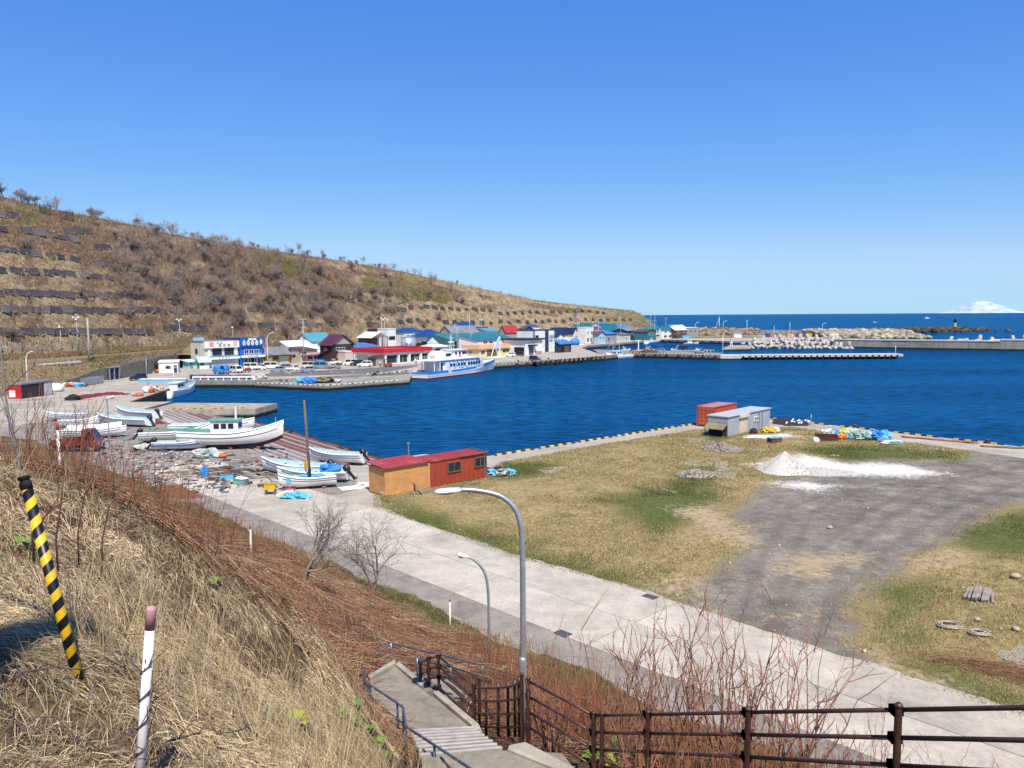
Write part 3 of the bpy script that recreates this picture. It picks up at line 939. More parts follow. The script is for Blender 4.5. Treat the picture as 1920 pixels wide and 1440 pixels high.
# ---- wharf between the outer harbour and the boat basin
WH = [P(1131,667.5),P(1178,661.5),P(1351,666.2),P(1353,661.5),P(1190,657),P(1112,655)]
WH = [(p.x,p.y) for p in WH]
mb = MB(); mb.prism(WH,-3,G - 0.02); wh = tag(mb.build('wharf',quay_wall),kind='structure')
fender_row(WH[1],WH[2],1.55,0.0,1.1,0.62,0.4,parent=wh)
fender_row(WH[1],WH[2],4.65,0.0,1.75,0.5,0.5,start=2.0,parent=wh)
kerb_line(WH[1],WH[2],2.6,0.2,G - 0.02,kerb_w,inset=0.5,parent=wh)
j0,j1 = P(1351,665.7),P(1694,663.6)
a,d,L,rz = along(j0,j1)
n = Vector((d.y,-d.x))
jet = struct(MB().box((L * 0.5,3.2,1.35),(L,6.4,0.8)).build('pile_jetty',white_c,None,(a.x,a.y,0),rz))
mb = MB(); mb.box((3.4,-0.15,0.1),(7.2,0.9,2.9)); mb.build('joint_block',white_c,jet)
x = 8.0
while x < L - 0.3:
 mb = MB(); mb.cyl((x,0.8,-3),0.38,4.0,8); mb.build('pile',paint('wet_pile',(0.10,0.09,0.075),0.6,0.4),jet)
 mb = MB(); mb.box((x,-0.25,1.1),(0.5,0.5,0.75)); mb.build('jetty_fender',rubber,jet)
 x += 2.15
mb = MB(); mb.box((L / 2 + 3,2.6,0.5),(L - 8,0.4,1.4)); mb.build('cross_beam',paint('dark_beam',(0.02,0.02,0.02),0.8),jet)
f0,f1 = P(1243,658.5),P(1339,655.5)
a,d,L,rz = along(f0,f1)
fp = struct(MB().box((L / 2,2.0,-0.6),(L,4.0,4.6)).build('finger_pier',caisson_c,None,(a.x,a.y,0),rz))
for i in range(14):
 mb = MB(); mb.box((1.2 + i * L / 14.3,-0.2,0.6),(0.5,0.4,1.7)); mb.build('pier_fender',rubber,fp)
fender_row(P(1240,636.6),P(1367,639.8),5.6,0.0,1.6,1.0,0.5)
# ---- pier head with its small harbour light
mb = MB(); mb.prism([tuple(P(x,y,1.2))[:2] for x,y in ((1354,653.5),(1408,652),(1412,647),(1368,647.5))],-3,1.2)
ph = struct(mb.build('pier_head',old_c))
c = P(1371,650,1.2)
t = thing('harbour_light','white harbour light tower with red lamp on the pier head','harbour light',c)
mb = MB(); mb.cs = True; mb.lathe((0,0,0),[(0.75,0),(0.62,0.3),(0.5,3.6),(0.6,3.7),(0.6,3.9)],12); mb.build('tower',white_p,t)
mb = MB(); mb.lathe((0,0,3.9),[(0.42,0),(0.42,0.7),(0.5,0.75),(0.1,1.3)],10); mb.build('lantern',paint('signal_red',(0.6,0.06,0.03),0.5),t)
mb = MB(); mb.box((0,-0.66,0.9),(0.5,0.12,1.5)); mb.build('door',steel_p,t)
# ---- breakwater of concrete caissons
bw0,bw1 = Vector((149.0,365.2)),Vector((300.0,264.6))
a,d,L,rz = along(bw0,bw1)
bw = thing('breakwater','long grey concrete breakwater of upright caissons closing the harbour','breakwater',(a.x,a.y,0),rz)
s = 0; i = 0
rs = random.Random(11)
while s < L:
 w = 11.5
 if 70 < s < 72: pass
 zt = 4.15 if s < 66 else 4.75
 mb = MB(); mb.b2((s + 0.06,rs.uniform(0,0.12),-3),(s + w - 0.06,6.5,zt - 0.5)); mb.build('caisson',caisson_c,bw)
 mb = MB(); mb.b2((s + 0.03,-0.12,zt - 0.496),(s + w - 0.03,6.6,zt)); mb.build('cap_slab',white_c,bw)
 mb = MB(); mb.b2((s,-0.9,-3),(s + w - 0.01,-0.002,0.35)); mb.build('footing',quay_wall,bw)
 s += w; i += 1
# ---- wave-breaker blocks
def tetra_mesh():
 mb = MB(); mb.cs = True
 dirs = [Vector((0,0,1)),Vector((0.943,0,-0.333)),Vector((-0.471,0.816,-0.333)),Vector((-0.471,-0.816,-0.333))]
 for q in dirs:
  mb.tube([Vector((0,0,0)),q * 0.45,q * 1.0,q * 1.06],[0.42,0.37,0.26,0.16],9)
 return mb.mesh('tetrapod',concrete('tetrapod_concrete',(0.50,0.47,0.41),0.65,0.6,3.0,0.25,stain=(0.25,0.22,0.17)))
TET = tetra_mesh()
rs = random.Random(21)
def tetrapod(p,s,label,group):
 o = link('tetrapod',TET,None,p)
 o.rotation_euler = (rs.uniform(-0.35,0.35) + (math.pi if rs.random() < 0.25 else 0),rs.uniform(-0.35,0.35),rs.uniform(0,6.28))
 o.scale = (s,s,s)
 tag(o,label,'tetrapod',group)
L1,G1 = 'pale concrete tetrapod heaped at the waterline beside the pier head','tetrapods piled in the harbour mouth'
for row,(yy,z,x0,x1,st) in enumerate(((653.5,0.8,1408,1592,13),(651.5,2.3,1414,1575,14.5),(649,3.5,1450,1566,16),(647.5,1.0,1420,1560,16))):
 x = x0
 while x < x1:
  q = P(x + rs.uniform(-3,3),yy + rs.uniform(-0.7,0.7),0.0)
  tetrapod((q.x,q.y,z + rs.uniform(-0.3,0.3)),rs.uniform(2.1,2.5),L1,G1)
  x += st
mb = MB()
for i in range(70):
 q = P(rs.uniform(1408,1560),rs.uniform(646,652),0.0)
 mb.blob((q.x,q.y,0),(3,3,rs.uniform(0.8,1.6)),i,0.3,6,4,None)
tag(mb.build('rubble_mound',concrete('mound_rock',(0.12,0.115,0.10),0.5,0.5,2.0,0.4)),kind='stuff')
L2,G2 = 'concrete tetrapod showing over the top of the breakwater wall','tetrapods behind the breakwater wall'
for i in range(16):
 s = 50 + i * 5.6 + rs.uniform(-1.5,1.5)
 q = a + d * s + Vector((-d.y,d.x)) * rs.uniform(9,11)
 tetrapod((q.x,q.y,rs.uniform(3.2,4.2)),rs.uniform(2.2,2.6),L2,G2)
def rock_mat():
 return attr_mat('rock_armour',0.95,0.1,var=0.4,vscale=1.2)
def rocks(name,n,fn,smin,smax,seed,tone):
 r = np.random.default_rng(seed); V = []; Fc = []; C = []
 cube = np.array([(x,y,z) for z in (-1,1) for y in (-1,1) for x in (-1,1)],float)
 cf = [(0,2,3,1),(4,5,7,6),(0,1,5,4),(2,6,7,3),(0,4,6,2),(1,3,7,5)]
 for i in range(n):
  p = fn(r); s = r.uniform(smin,smax) * np.array([r.uniform(0.7,1.3),r.uniform(0.7,1.3),r.uniform(0.5,1.0)])
  q = cube * s * r.uniform(0.65,1.0,(8,1))
  A = Matrix.Rotation(r.uniform(0,6.28),3,'Z') @ Matrix.Rotation(r.uniform(-0.6,0.6),3,'X')
  q = q @ np.array(A).T + np.array(p)
  b = len(V); V.extend(q); Fc.extend([tuple(k + b for k in f) for f in cf])
  c = np.array(tone) * r.uniform(0.45,1.35)
  C.extend([c] * 8)
 return tag(npmesh(name,V,Fc,rock_mat(),np.array(C)),kind='stuff')
def _arm(r):
 x = r.uniform(1555,1748); t = r.uniform(0,1)
 q = P(x,634.5 - 1.5 * t,1.6);
 return (q.x + r.uniform(-2,2),q.y + t * 50,1.8 + 3.2 * math.sin(t * 2.6) * min(1,(1752 - x) / 25) + r.uniform(-0.3,0.3))
rocks('rock_armour',900,_arm,0.7,1.9,3,(0.40,0.36,0.28))
def _arm2(r):
 x = r.uniform(1235,1420); Y = r.uniform(520,556)
 q = PD(x,620,Y)
 return (q.x,q.y,1.8 + max(0,3.4 - abs(Y - 540) * 0.16) + r.uniform(-0.4,0.4))
rocks('sea_rocks',700,_arm2,0.8,2.2,4,(0.27,0.22,0.16))
def _spit(r):
 x = r.normal(1755,42); Y = r.normal(700,22)
 q = PD(x,620,Y)
 return (q.x,q.y,r.uniform(-0.7,1.0) * max(0,1 - abs(x - 1755) / 130))
rocks('reef_rocks',500,_spit,1.0,3.2,5,(0.10,0.075,0.05))
def _surf(r):
 x = r.uniform(1480,1800); Y = r.normal(715,14)
 q = PD(x,619,Y)
 return (q.x,q.y,-0.05)
def foam():
 mb = MB(); r = random.Random(8)
 for i in range(46):
  x = r.choice((r.gauss(1500,22),r.gauss(1725,40),r.gauss(1770,30)))
  q = PD(x,619,r.uniform(690,745));
  mb.blob((q.x,q.y,0.05),(r.uniform(2,7),r.uniform(1,3),0.35),i,0.4,8,4,None)
 m,nt,b = _new('surf_foam'); n = _noise(nt,0.8,4)
 rr = _ramp(nt,n.outputs[0],[(0.35,(0.6,0.66,0.72)),(0.6,(0.85,0.87,0.9))]); nt.links.new(rr.outputs[0],b.inputs['Base Color']); b.inputs['Roughness'].default_value = 0.9
 tag(mb.build('surf',m),kind='stuff')
foam()
q = PD(1790,619.5,700)
t = thing('reef_beacon','black and yellow banded beacon tower standing on the reef','beacon',(q.x,q.y,0.2))
blk = paint('beacon_black',(0.015,0.016,0.02),0.6); yel = paint('beacon_yellow',(0.62,0.48,0.12),0.6)
for z0,z1,m,nm in ((0,3.2,blk,'lower_band'),(3.2,6.8,yel,'middle_band'),(6.8,9.0,blk,'upper_band')):
 mb = MB(); mb.cyl((0,0,z0),1.45 - z0 * 0.04,z1 - z0,12,1.45 - z1 * 0.04); mb.build(nm,m,t)
mb = MB(); mb.cyl((0,0,9.0),1.7,0.2,12); mb.cyl((0,0,9.2),0.5,1.5,8); mb.lathe((0,0,10.7),[(0.8,0),(0.1,0.7)],8); mb.build('lantern',blk,t)
mb = MB(); mb.cyl((0,0,-1.5),2.6,1.7,12,2.2); mb.build('base',quay_wall,t)
w0,w1 = PD(1425,630,520),PD(1565,630,500)
a2,d2,L2_,rz2 = along(w0,w1)
t = thing('sea_wall','grey concrete sea wall behind the blue and orange tubs','sea wall',(a2.x,a2.y,G),rz2)
for i in range(7):
 mb = MB(); mb.b2((i * L2_ / 7 + 0.05,0,-0.3),((i + 1) * L2_ / 7 - 0.05,1.4,3.6)); mb.build('panel',caisson_c,t)
mb = MB(); mb.prism([tuple(PD(x,620,Y))[:2] for x,Y in ((1225,466),(1430,462),(1430,500),(1300,520),(1220,520))],G - 0.2,G + 0.05)
m,nt,b = _new('far_turf'); n1 = _noise(nt,0.12,6,0.7)
rr = _ramp(nt,n1.outputs[0],[(0.36,(0.08,0.10,0.03)),(0.5,(0.20,0.16,0.08)),(0.66,(0.27,0.2,0.12))]); nt.links.new(rr.outputs[0],b.inputs['Base Color']); b.inputs['Roughness'].default_value = 1
struct(mb.build('turf_strip',m))
# ---- retaining wall and upper road on the left
rw = thing('retaining_wall','tall grey concrete retaining wall below the upper road','retaining wall')
pts = [(-95.0,159.6,2.1),(-94.4,168,3.4),(-94.0,176,4.6),(-92.6,183,4.9),(-92.4,190,5.3),(-92.6,197,5.5),(-92.9,205,5.8),(-93.3,216,5.8)]
for p,q in zip(pts[:-1],pts[1:]):
 a2,d2,L2_,rz2 = along(p,q)
 mb = MB(); mb.add([(0.03,0,0),(L2_ - 0.03,0,0),(L2_ - 0.03,0.5,0),(0.03,0.5,0),(0.03,0,p[2]),(L2_ - 0.03,0,q[2]),(L2_ - 0.03,0.5,q[2]),(0.03,0.5,p[2])],
   [(3,2,1,0),(4,5,6,7),(0,1,5,4),(1,2,6,5),(2,3,7,6),(3,0,4,7)])
 o = mb.build('wall_panel',concrete('retaining_concrete',(0.20,0.18,0.145),0.55,0.25,2.5,0.3),rw,(a2.x,a2.y,0.0),rz2)
upts = [P(-60,704,5.72),P(60,690,5.74),P(150,682,5.76),P(250,672,5.8),P(330,664.5,5.85)]
V = []; Fc = []
for i,p in enumerate(upts):
 V += [(p.x,p.y,p.z + 0.05),(p.x - 3.5,p.y + 5.0,p.z + 0.07)]
for i in range(len(upts) - 1):
 Fc.append((2 * i,2 * i + 2,2 * i + 3,2 * i + 1))
mb = MB(); mb.add(V,Fc); struct(mb.build('upper_road',concrete('old_asphalt',(0.17,0.165,0.155),0.7,0.3,4.0,0.2)))
def rail_line(pts,name,label,cat,step,h,post_r,mat,rails=(0.45,0.8),plank=False):
 t = thing(name,label,cat,pts[0])
 o = Vector(pts[0])
 for p,q in zip(pts[:-1],pts[1:]):
  p,q = Vector(p),Vector(q); L = (q - p).length; n = max(1,round(L / step))
  for k in range(n):
   c = p + (q - p) * (k / n) - o
   mb = MB(); mb.cyl((c.x,c.y,c.z - 0.15),post_r,h + 0.15,6); mb.build('post',mat,t)
  for r in rails:
   a_,b_ = p - o + Vector((0,0,r)),q - o + Vector((0,0,r))
   mb = MB()
   if plank:
    dd = (b_ - a_).normalized(); nn = Vector((dd.y,-dd.x,0)).normalized() * (post_r + 0.03)
    mb.add([a_ + nn + Vector((0,0,-0.16)),b_ + nn + Vector((0,0,-0.16)),b_ + nn + Vector((0,0,0.16)),a_ + nn + Vector((0,0,0.16))],[(0,1,2,3)])
   else:
    mb.tube([a_,b_],0.03,5)
   mb.build('rail',mat,t)
 return t
rail_line([p + Vector((0.2,-0.2,0.05)) for p in upts[:3]],'guard_rail','low white guard rail with short posts along the upper road','guard rail',4.0,0.8,0.09,white_p,(0.55,),True)
rail_line([(-92.5,184,5.0),(-92.5,191,5.35),(-93.1,204,5.8),(-93.5,216,5.8)],'guard_railing','pale steel railing on top of the retaining wall','railing',2.5,1.0,0.05,steel_p,(0.3,0.62,0.98))
rf = thing('rockfall_fence','row of pale posts with wires along the foot of the hill','fence',hill_point(0,0))
o0 = Vector(rf.location)
prev = None
for px in list(range(-40,350,19)) + list(range(365,660,22)):
 p = hill_point(px,0.03) - o0
 mb = MB(); mb.box((p.x,p.y,p.z + 1.2),(0.28,0.28,2.6)); mb.build('post',caisson_c,rf)
 if prev is not None:
  mb = MB()
  for h in (0.5,1.2,1.9):
   mb.tube([prev + Vector((0,0,h)),p + Vector((0,0,h))],0.018,3,False)
  mb.build('wire',steel_p,rf)
 prev = p
# ================================================================== VILLAGE
VE = Vector((0.62,0.785)).normalized()
def _hit(C,d,px):
 q = ray(px,620); k = q.x / q.y
 return (k * C.y - C.x) / (d.x - k * d.y)
WALLS = {
 'white': paint('white_siding',(0.74,0.74,0.72),0.7,0.10,0.5,dirt=(0.5,0.47,0.42),dirt_amt=0.4),
 'cream': paint('cream_render',(0.62,0.59,0.48),0.8,0.12,0.5,dirt=(0.42,0.38,0.3),dirt_amt=0.4),
 'butter': paint('butter_render',(0.74,0.62,0.30),0.8,0.10,0.5,dirt=(0.6,0.5,0.3),dirt_amt=0.3),
 'peach': paint('peach_fascia',(0.72,0.43,0.26),0.8,0.08,0.5),
 'orange': paint('orange_boards',(0.72,0.33,0.03),0.7,0.12,0.6),
 'beige': paint('beige_siding',(0.36,0.32,0.26),0.8,0.15,0.5,dirt=(0.24,0.2,0.16)),
 'pink': paint('pink_render',(0.62,0.48,0.42),0.8,0.10,0.5),
 'maroon': paint('dark_maroon_siding',(0.045,0.025,0.03),0.7,0.25,0.6),
 'brown': paint('brown_boards',(0.12,0.07,0.05),0.85,0.3,0.8),
 'navy': paint('navy_siding',(0.02,0.045,0.11),0.6,0.2,0.6),
 'teal': paint('teal_sheet',(0.035,0.16,0.18),0.55,0.25,0.6,dirt=(0.09,0.14,0.13)),
 'pale_blue': paint('pale_blue_siding',(0.42,0.55,0.65),0.7,0.15,0.6),
 'grey': paint('grey_siding',(0.32,0.32,0.32),0.8,0.15,0.6,dirt=(0.2,0.19,0.17)),
 'cyan': paint('cyan_boards',(0.35,0.66,0.72),0.7,0.12,0.8),
 'blue': paint('shop_blue',(0.012,0.12,0.50),0.5,0.12,0.6),
 'green_net': paint('green_net',(0.03,0.14,0.09),0.9,0.3,0.8),
 }
ROOFS = {
 'blue': paint('blue_roof',(0.010,0.052,0.20),0.45,0.15,0.4,spec=0.5),
 'sky': paint('sky_blue_roof',(0.05,0.18,0.44),0.5,0.2,0.4),
 'navy': paint('navy_roof',(0.015,0.025,0.07),0.45,0.2,0.4),
 'teal': paint('teal_roof',(0.015,0.15,0.18),0.45,0.2,0.4),
 'green': paint('green_roof',(0.02,0.12,0.10),0.5,0.2,0.4),
 'red': paint('red_roof',(0.42,0.035,0.045),0.5,0.15,0.4),
 'maroon': paint('maroon_roof',(0.10,0.025,0.045),0.5,0.15,0.4),
 'grey': paint('grey_roof',(0.20,0.21,0.23),0.5,0.2,0.4,dirt=(0.14,0.11,0.09)),
 'white': paint('white_roof',(0.72,0.73,0.74),0.5,0.1,0.4,dirt=(0.45,0.43,0.4),dirt_amt=0.3),
 'brown': paint('brown_roof',(0.10,0.06,0.045),0.7,0.25,0.4),
 'cyan': paint('cyan_roof',(0.45,0.72,0.78),0.6,0.12,0.4),
 'aqua': paint('aqua_roof',(0.08,0.27,0.35),0.5,0.18,0.4),
 }
GLASS = glass()
WFRAME = paint('window_frame_white',(0.7,0.7,0.68),0.5,0.1)
DFRAME = paint('window_frame_dark',(0.06,0.06,0.065),0.5,0.1)
DOORM = paint('door_grey',(0.22,0.24,0.27),0.5,0.2)
def face_box(face,a0,a1,z0,z1,o0,o1,L,D):
 if face == 'f':
  return (a0,-o1,z0),(a1,-o0,z1)
 if face == 'l':
  return (-o1,a0,z0),(-o0,a1,z1)
 if face == 'r':
  return (L + o0,a0,z0),(L + o1,a1,z1)
 return (a0,D + o0,z0),(a1,D + o1,z1)
def window(t,face,a0,a1,z0,z1,L,D,frame=None,panes=2,mat=None):
 fr = 0.09
 mb = MB()
 for p in ((a0,a1,z0,z0 + fr),(a0,a1,z1 - fr,z1),(a0,a0 + fr,z0 + fr,z1 - fr),(a1 - fr,a1,z0 + fr,z1 - fr)):
  mb.b2(*face_box(face,p[0],p[1],p[2],p[3],-0.05,0.09,L,D))
 for k in range(1,panes):
  m = a0 + (a1 - a0) * k / panes
  mb.b2(*face_box(face,m - 0.035,m + 0.035,z0 + fr,z1 - fr,-0.05,0.07,L,D))
 w = mb.build('window',frame or WFRAME,t)
 w['label'] = 'framed window'
 del w['label']
 mb = MB(); mb.b2(*face_box(face,a0 + 0.05,a1 - 0.05,z0 + 0.05,z1 - 0.05,-0.04,0.03,L,D))
 mb.build('pane',mat or GLASS,w)
 return w
def slab(t,name,face,a0,a1,z0,z1,o0,o1,mat,L,D):
 mb = MB(); mb.b2(*face_box(face,a0,a1,z0,z1,o0,o1,L,D))
 return mb.build(name,mat,t)
def gable_wall(L,D,h,rise,axis):
 mb = MB()
 if axis == 'x':
  mb.extr([(0,-0.3),(D,-0.3),(D,h),(D / 2,h + rise),(0,h)],'x',0,L)
 else:
  mb.extr([(0,-0.3),(L,-0.3),(L,h),(L / 2,h + rise),(0,h)],'y',0,D)
 return mb
def roof_mb(L,D,h,rise,kind,o=0.4,th=0.14):
 mb = MB()
 if kind in ('gx','gy'):
  S = D if kind == 'gx' else L
  k = rise / (S / 2)
  e = 0.03
  prof = [(-o,h - o * k + e),(S / 2,h + rise + e),(S + o,h - o * k + e),(S + o,h - o * k + e + th),(S / 2,h + rise + e + th * 1.2),(-o,h - o * k + e + th)]
  mb.extr(prof,'x' if kind == 'gx' else 'y',-o,(L if kind == 'gx' else D) + o)
 elif kind == 'sx':
  k = rise / D
  mb.extr([(-o,h - o * k + 0.03),(D + o,h + rise + o * k + 0.03),(D + o,h + rise + o * k + th),(-o,h - o * k + th)],'x',-o,L + o)
 elif kind == 'sf':
  k = rise / D
  mb.extr([(-o,h + rise + o * k + 0.03),(D + o,h - o * k + 0.03),(D + o,h - o * k + th),(-o,h + rise + o * k + th)],'x',-o,L + o)
 elif kind == 'hip':
  i = min(D,L) / 2 + o
  if L >= D:
   r0,r1 = (-o + i,D / 2),(L + o - i,D / 2)
  else:
   r0,r1 = (L / 2,-o + i),(L / 2,D + o - i)
  if abs(r0[0] - r1[0]) + abs(r0[1] - r1[1]) < 0.3:
   r0 = (r0[0] - 0.2,r0[1]); r1 = (r1[0] + 0.2,r1[1])
  vs = [(-o,-o,h + 0.02),(L + o,-o,h + 0.02),(L + o,D + o,h + 0.02),(-o,D + o,h + 0.02),(r0[0],r0[1],h + rise),(r1[0],r1[1],h + rise)]
  if L >= D:
   fs = [(3,2,1,0),(0,1,5,4),(1,2,5),(2,3,4,5),(3,0,4)]
  else:
   fs = [(3,2,1,0),(0,1,4),(1,2,5,4),(2,3,5),(3,0,4,5)]
  mb.add(vs,fs)
 else:
  mb.b2((-0.12,-0.12,h),(L + 0.12,D + 0.12,h + max(th,rise)))
 return mb
def village(name,label,cx,base,right,left,eave,ridge=None,kind='gx',wall='white',roof='grey',Y=None,rot=0.0,wins=(),lwins=(),z0=G,over=0.4,cat='house',group=None,seams=False,shift=None):
 C = PD(cx,620,Y) if Y else P(cx,base,z0)
 C.z = z0
 e = Matrix.Rotation(rot,2) @ VE
 w = Vector((-e.y,e.x))
 L = _hit(C,e,right)
 D = _hit(C,w,left) if left is not None and left < 2000 else 7.0
 if left is not None and left < 0:
  D = -left
 h = PD(cx,eave,C.y).z - z0
 rise = 0.3
 if ridge is not None:
  mid = C.xy + e * (L / 2) + w * (D / 2)
  if kind in ('sx',):
   mid = C.xy + e * (L / 2) + w * D
  mp = pix((mid.x,mid.y,z0))[0]
  rise = max(0.4,PD(mp,ridge,mid.y).z - z0 - h)
 t = thing(name,label,cat,C,math.atan2(e.y,e.x),group)
 if kind in ('gx','gy'):
  wm = gable_wall(L,D,h,rise,'x' if kind == 'gx' else 'y')
 elif kind == 'sx':
  wm = MB(); wm.extr([(0,-0.3),(D,-0.3),(D,h + rise),(0,h)],'x',0,L)
 elif kind == 'sf':
  wm = MB(); wm.extr([(0,-0.3),(D,-0.3),(D,h),(0,h + rise)],'x',0,L)
 else:
  wm = MB(); wm.b2((0,0,-0.3),(L,D,h))
 wm.build('wall',WALLS[wall],t)
 if roof:
  r = roof_mb(L,D,h,rise,kind,over).build('roof',ROOFS[roof],t)
  if seams and kind in ('gx','gy','sx'):
   n = int((L if kind != 'gy' else D) / 0.9)
   for i in range(1,n):
    a = (L if kind != 'gy' else D) * i / n
    mb = MB()
    S = D if kind != 'gy' else L
    pts = [(-over,h - over * rise / (S / 2) + 0.2),(S / 2,h + rise + 0.23)] if kind != 'sx' else [(-over,h - over * rise / S + 0.17),(S + over,h + rise + over * rise / S + 0.17)]
    q = [(a,y,z) if kind != 'gy' else (y,a,z) for y,z in pts]
    mb.tube(q,0.035,4); mb.build('seam',ROOFS[roof],r)
 for i,(f0,f1,g0,g1) in enumerate(wins):
  window(t,'f',f0 * L,f1 * L,g0 * h,g1 * h,L,D)
 for i,(f0,f1,g0,g1) in enumerate(lwins):
  window(t,'l',f0 * D,f1 * D,g0 * h,g1 * h,L,D)
 t['_dim'] = (L,D,h,rise)
 return t,L,D,h,rise
def row(n,z0,z1,a=0.08,b=0.92,fill=0.6):
 s = (b - a) / n
 return [(a + s * (i + 0.5 - fill / 2),a + s * (i + 0.5 + fill / 2),z0,z1) for i in range(n)]
BLACK_T = paint('sign_black',(0.02,0.02,0.022),0.6,0.05)
RED_T = paint('sign_red',(0.62,0.03,0.06),0.6,0.05)
SIGNW = paint('sign_white',(0.80,0.79,0.74),0.5,0.06,0.6)
shutter_m = paint('shutter_grey',(0.42,0.43,0.46),0.5,0.15)
# ---- seafood restaurant
t,L,D,h,_ = village('seafood_restaurant','cream two-storey restaurant with white welcome signboard in red and black lettering',385,690.5,445,356,641.5,kind='flat',wall='cream',roof='grey',cat='restaurant')
mb = MB(); mb.b2((-0.25,-0.55,h - 1.75),(L + 0.1,-0.02,h + 0.1)); sb = mb.build('signboard',SIGNW,t)
for s,x,z,sz,m in (('歓',0.19,h - 0.85,1.5,RED_T),('迎',0.88,h - 0.75,1.5,RED_T),('めし処',0.42,h - 0.42,0.62,BLACK_T),('海',0.42,h - 1.15,0.95,BLACK_T),('名',0.555,h - 1.15,0.95,BLACK_T),('魚',0.69,h - 1.15,0.95,BLACK_T)):
 text(s,sz,(x * L,-0.57,z),m,sb)
for f0,f1 in ((0.10,0.20),(0.90,1.0)):
 slab(t,'pilaster','f',f0 * L - 0.2,f0 * L + 0.6,2.9,h - 1.8,-0.02,0.22,WALLS['white'],L,D)
window(t,'f',0.22 * L,0.50 * L,3.5,5.5,L,D,DFRAME,2); window(t,'f',0.58 * L,0.86 * L,3.5,5.5,L,D,DFRAME,3)
cp = slab(t,'canopy','f',0.02 * L,1.0 * L,2.35,2.95,-0.05,0.8,SIGNW,L,D)
slab(t,'canopy_roof','f',0.02 * L,1.0 * L,2.955,3.3,-0.02,0.4,ROOFS['aqua'],L,D)
for i,s in enumerate('お食事処'):
 text(s,0.42,((0.38 + 0.1 * i) * L,-0.815,2.65),BLACK_T,cp)
for i in range(4):
 slab(t,'shutter','f',(0.06 + 0.21 * i) * L,(0.06 + 0.21 * i + 0.20) * L,0.05,2.2,-0.02,0.05,shutter_m,L,D)
window(t,'l',0.50 * D,0.66 * D,3.9,5.4,L,D,DFRAME,1)
mb = MB(); mb.tube([(-0.1,0.34 * D,0),(-0.1,0.34 * D,h - 0.3)],0.05,6); mb.build('drainpipe',steel_p,t)
C = P(353,690)
s = thing('map_hoarding','blue and green painted map hoarding on posts beside the cream restaurant','hoarding',(C.x,C.y + 8,G),math.radians(40))
z0_ = PD(352,653,C.y + 8).z - G; z1_ = PD(352,633,C.y + 8).z - G
W_ = 18 / F_PX * (C.y + 8) / math.cos(math.radians(25))
mb = MB(); mb.b2((-W_ / 2,0,z0_),(W_ / 2,0.12,z1_)); mb.build('panel',paint('map_blue',(0.25,0.52,0.80),0.5,0.12),s)
mb = MB()
isl = [(-0.2,-0.25),(0.05,-0.36),(0.34,-0.2),(0.4,0.05),(0.3,0.3),(0.1,0.12),(-0.06,0.08),(-0.25,-0.1)]
mb.add([(x * W_,-0.012,(z0_ + z1_) / 2 + z * (z1_ - z0_)) for x,z in isl],[tuple(range(len(isl)))]); mb.build('painted_island',paint('map_green',(0.38,0.62,0.28),0.5),s)
mb = MB(); mb.b2((-0.42 * W_,-0.012,z1_ - 0.55),(-0.05 * W_,-0.004,z1_ - 0.3)); mb.build('painted_title',paint('map_pink',(0.6,0.25,0.4),0.5),s)
for x in (-0.3,0.3):
 mb = MB(); mb.cyl((x * W_,0.2,-0.2),0.09,z1_,6); mb.build('post',paint('weathered_post',(0.16,0.10,0.07),0.9),s)
# ---- blue souvenir shop
C = t.location.xy + VE * (L + 0.15)
t,L,D,h,_ = village('souvenir_shop','bright blue two-storey shop with white teardrop signs',pix((C.x,C.y,G))[0],0,491,-9,636,Y=C.y,kind='flat',wall='blue',roof='blue',cat='shop')
mb = MB(); mb.b2((0.0,-0.5,h - 2.1),(L + 0.15,-0.02,h + 0.25)); sb = mb.build('signboard',WALLS['blue'],t)
mb = MB(); mb.b2((0.35 * L,-0.53,h - 0.35),(0.68 * L,-0.502,h + 0.2)); nb = mb.build('name_plate',SIGNW,sb)
text('食堂',0.4,(0.52 * L,-0.54,h - 0.08),RED_T,nb)
def teardrop(cx,cz,r,parent):
 mb = MB(); n = 22; pts = []
 for i in range(n):
  a = 2 * math.pi * i / n
  y = -math.cos(a); x = math.sin(a) * (0.62 + 0.0 * y)
  k = 1.0 if y < 0 else 1.0 - 0.55 * y ** 1.6
  pts.append((cx + r * x * k * 1.1,cz + r * (y * (1.0 if y < 0 else 1.25))))
 mb.add([(p[0],-0.515,p[1]) for p in pts],[tuple(range(n))])
 return mb.build('teardrop',SIGNW,parent)
for i,s in enumerate('おろろん'):
 td = teardrop((0.15 + 0.185 * i) * L,h - 1.15,0.72,sb)
 text(s,0.78,((0.15 + 0.185 * i) * L,-0.525,h - 1.25),paint('sign_blue',(0.01,0.05,0.25),0.6),sb)
td = teardrop(0.90 * L,h - 0.95,0.70,sb)
for i,s in enumerate('うに丼'):
 text(s,0.28,(0.90 * L,-0.525,h - 0.78 - 0.3 * i),RED_T,sb)
for f in (0.18,0.40,0.64):
 window(t,'f',f * L,(f + 0.19) * L,3.55,4.75,L,D,WFRAME,2)
mb = MB()
for z in (3.3,3.6):
 mb.b2((0.14 * L,-0.6,z),(0.88 * L,-0.54,z + 0.06))
for i in range(9):
 x = (0.14 + 0.74 * i / 8) * L; mb.b2((x - 0.03,-0.6,3.1),(x + 0.03,-0.54,3.66))
mb.build('balcony_rail',WFRAME,t)
cp = slab(t,'canopy','f',0.02 * L,1.02 * L,2.45,3.05,-0.05,0.9,SIGNW,L,D)
text('おみやげ・お食事',0.42,(0.5 * L,-0.915,2.75),paint('sign_navy',(0.03,0.04,0.09),0.6),cp)
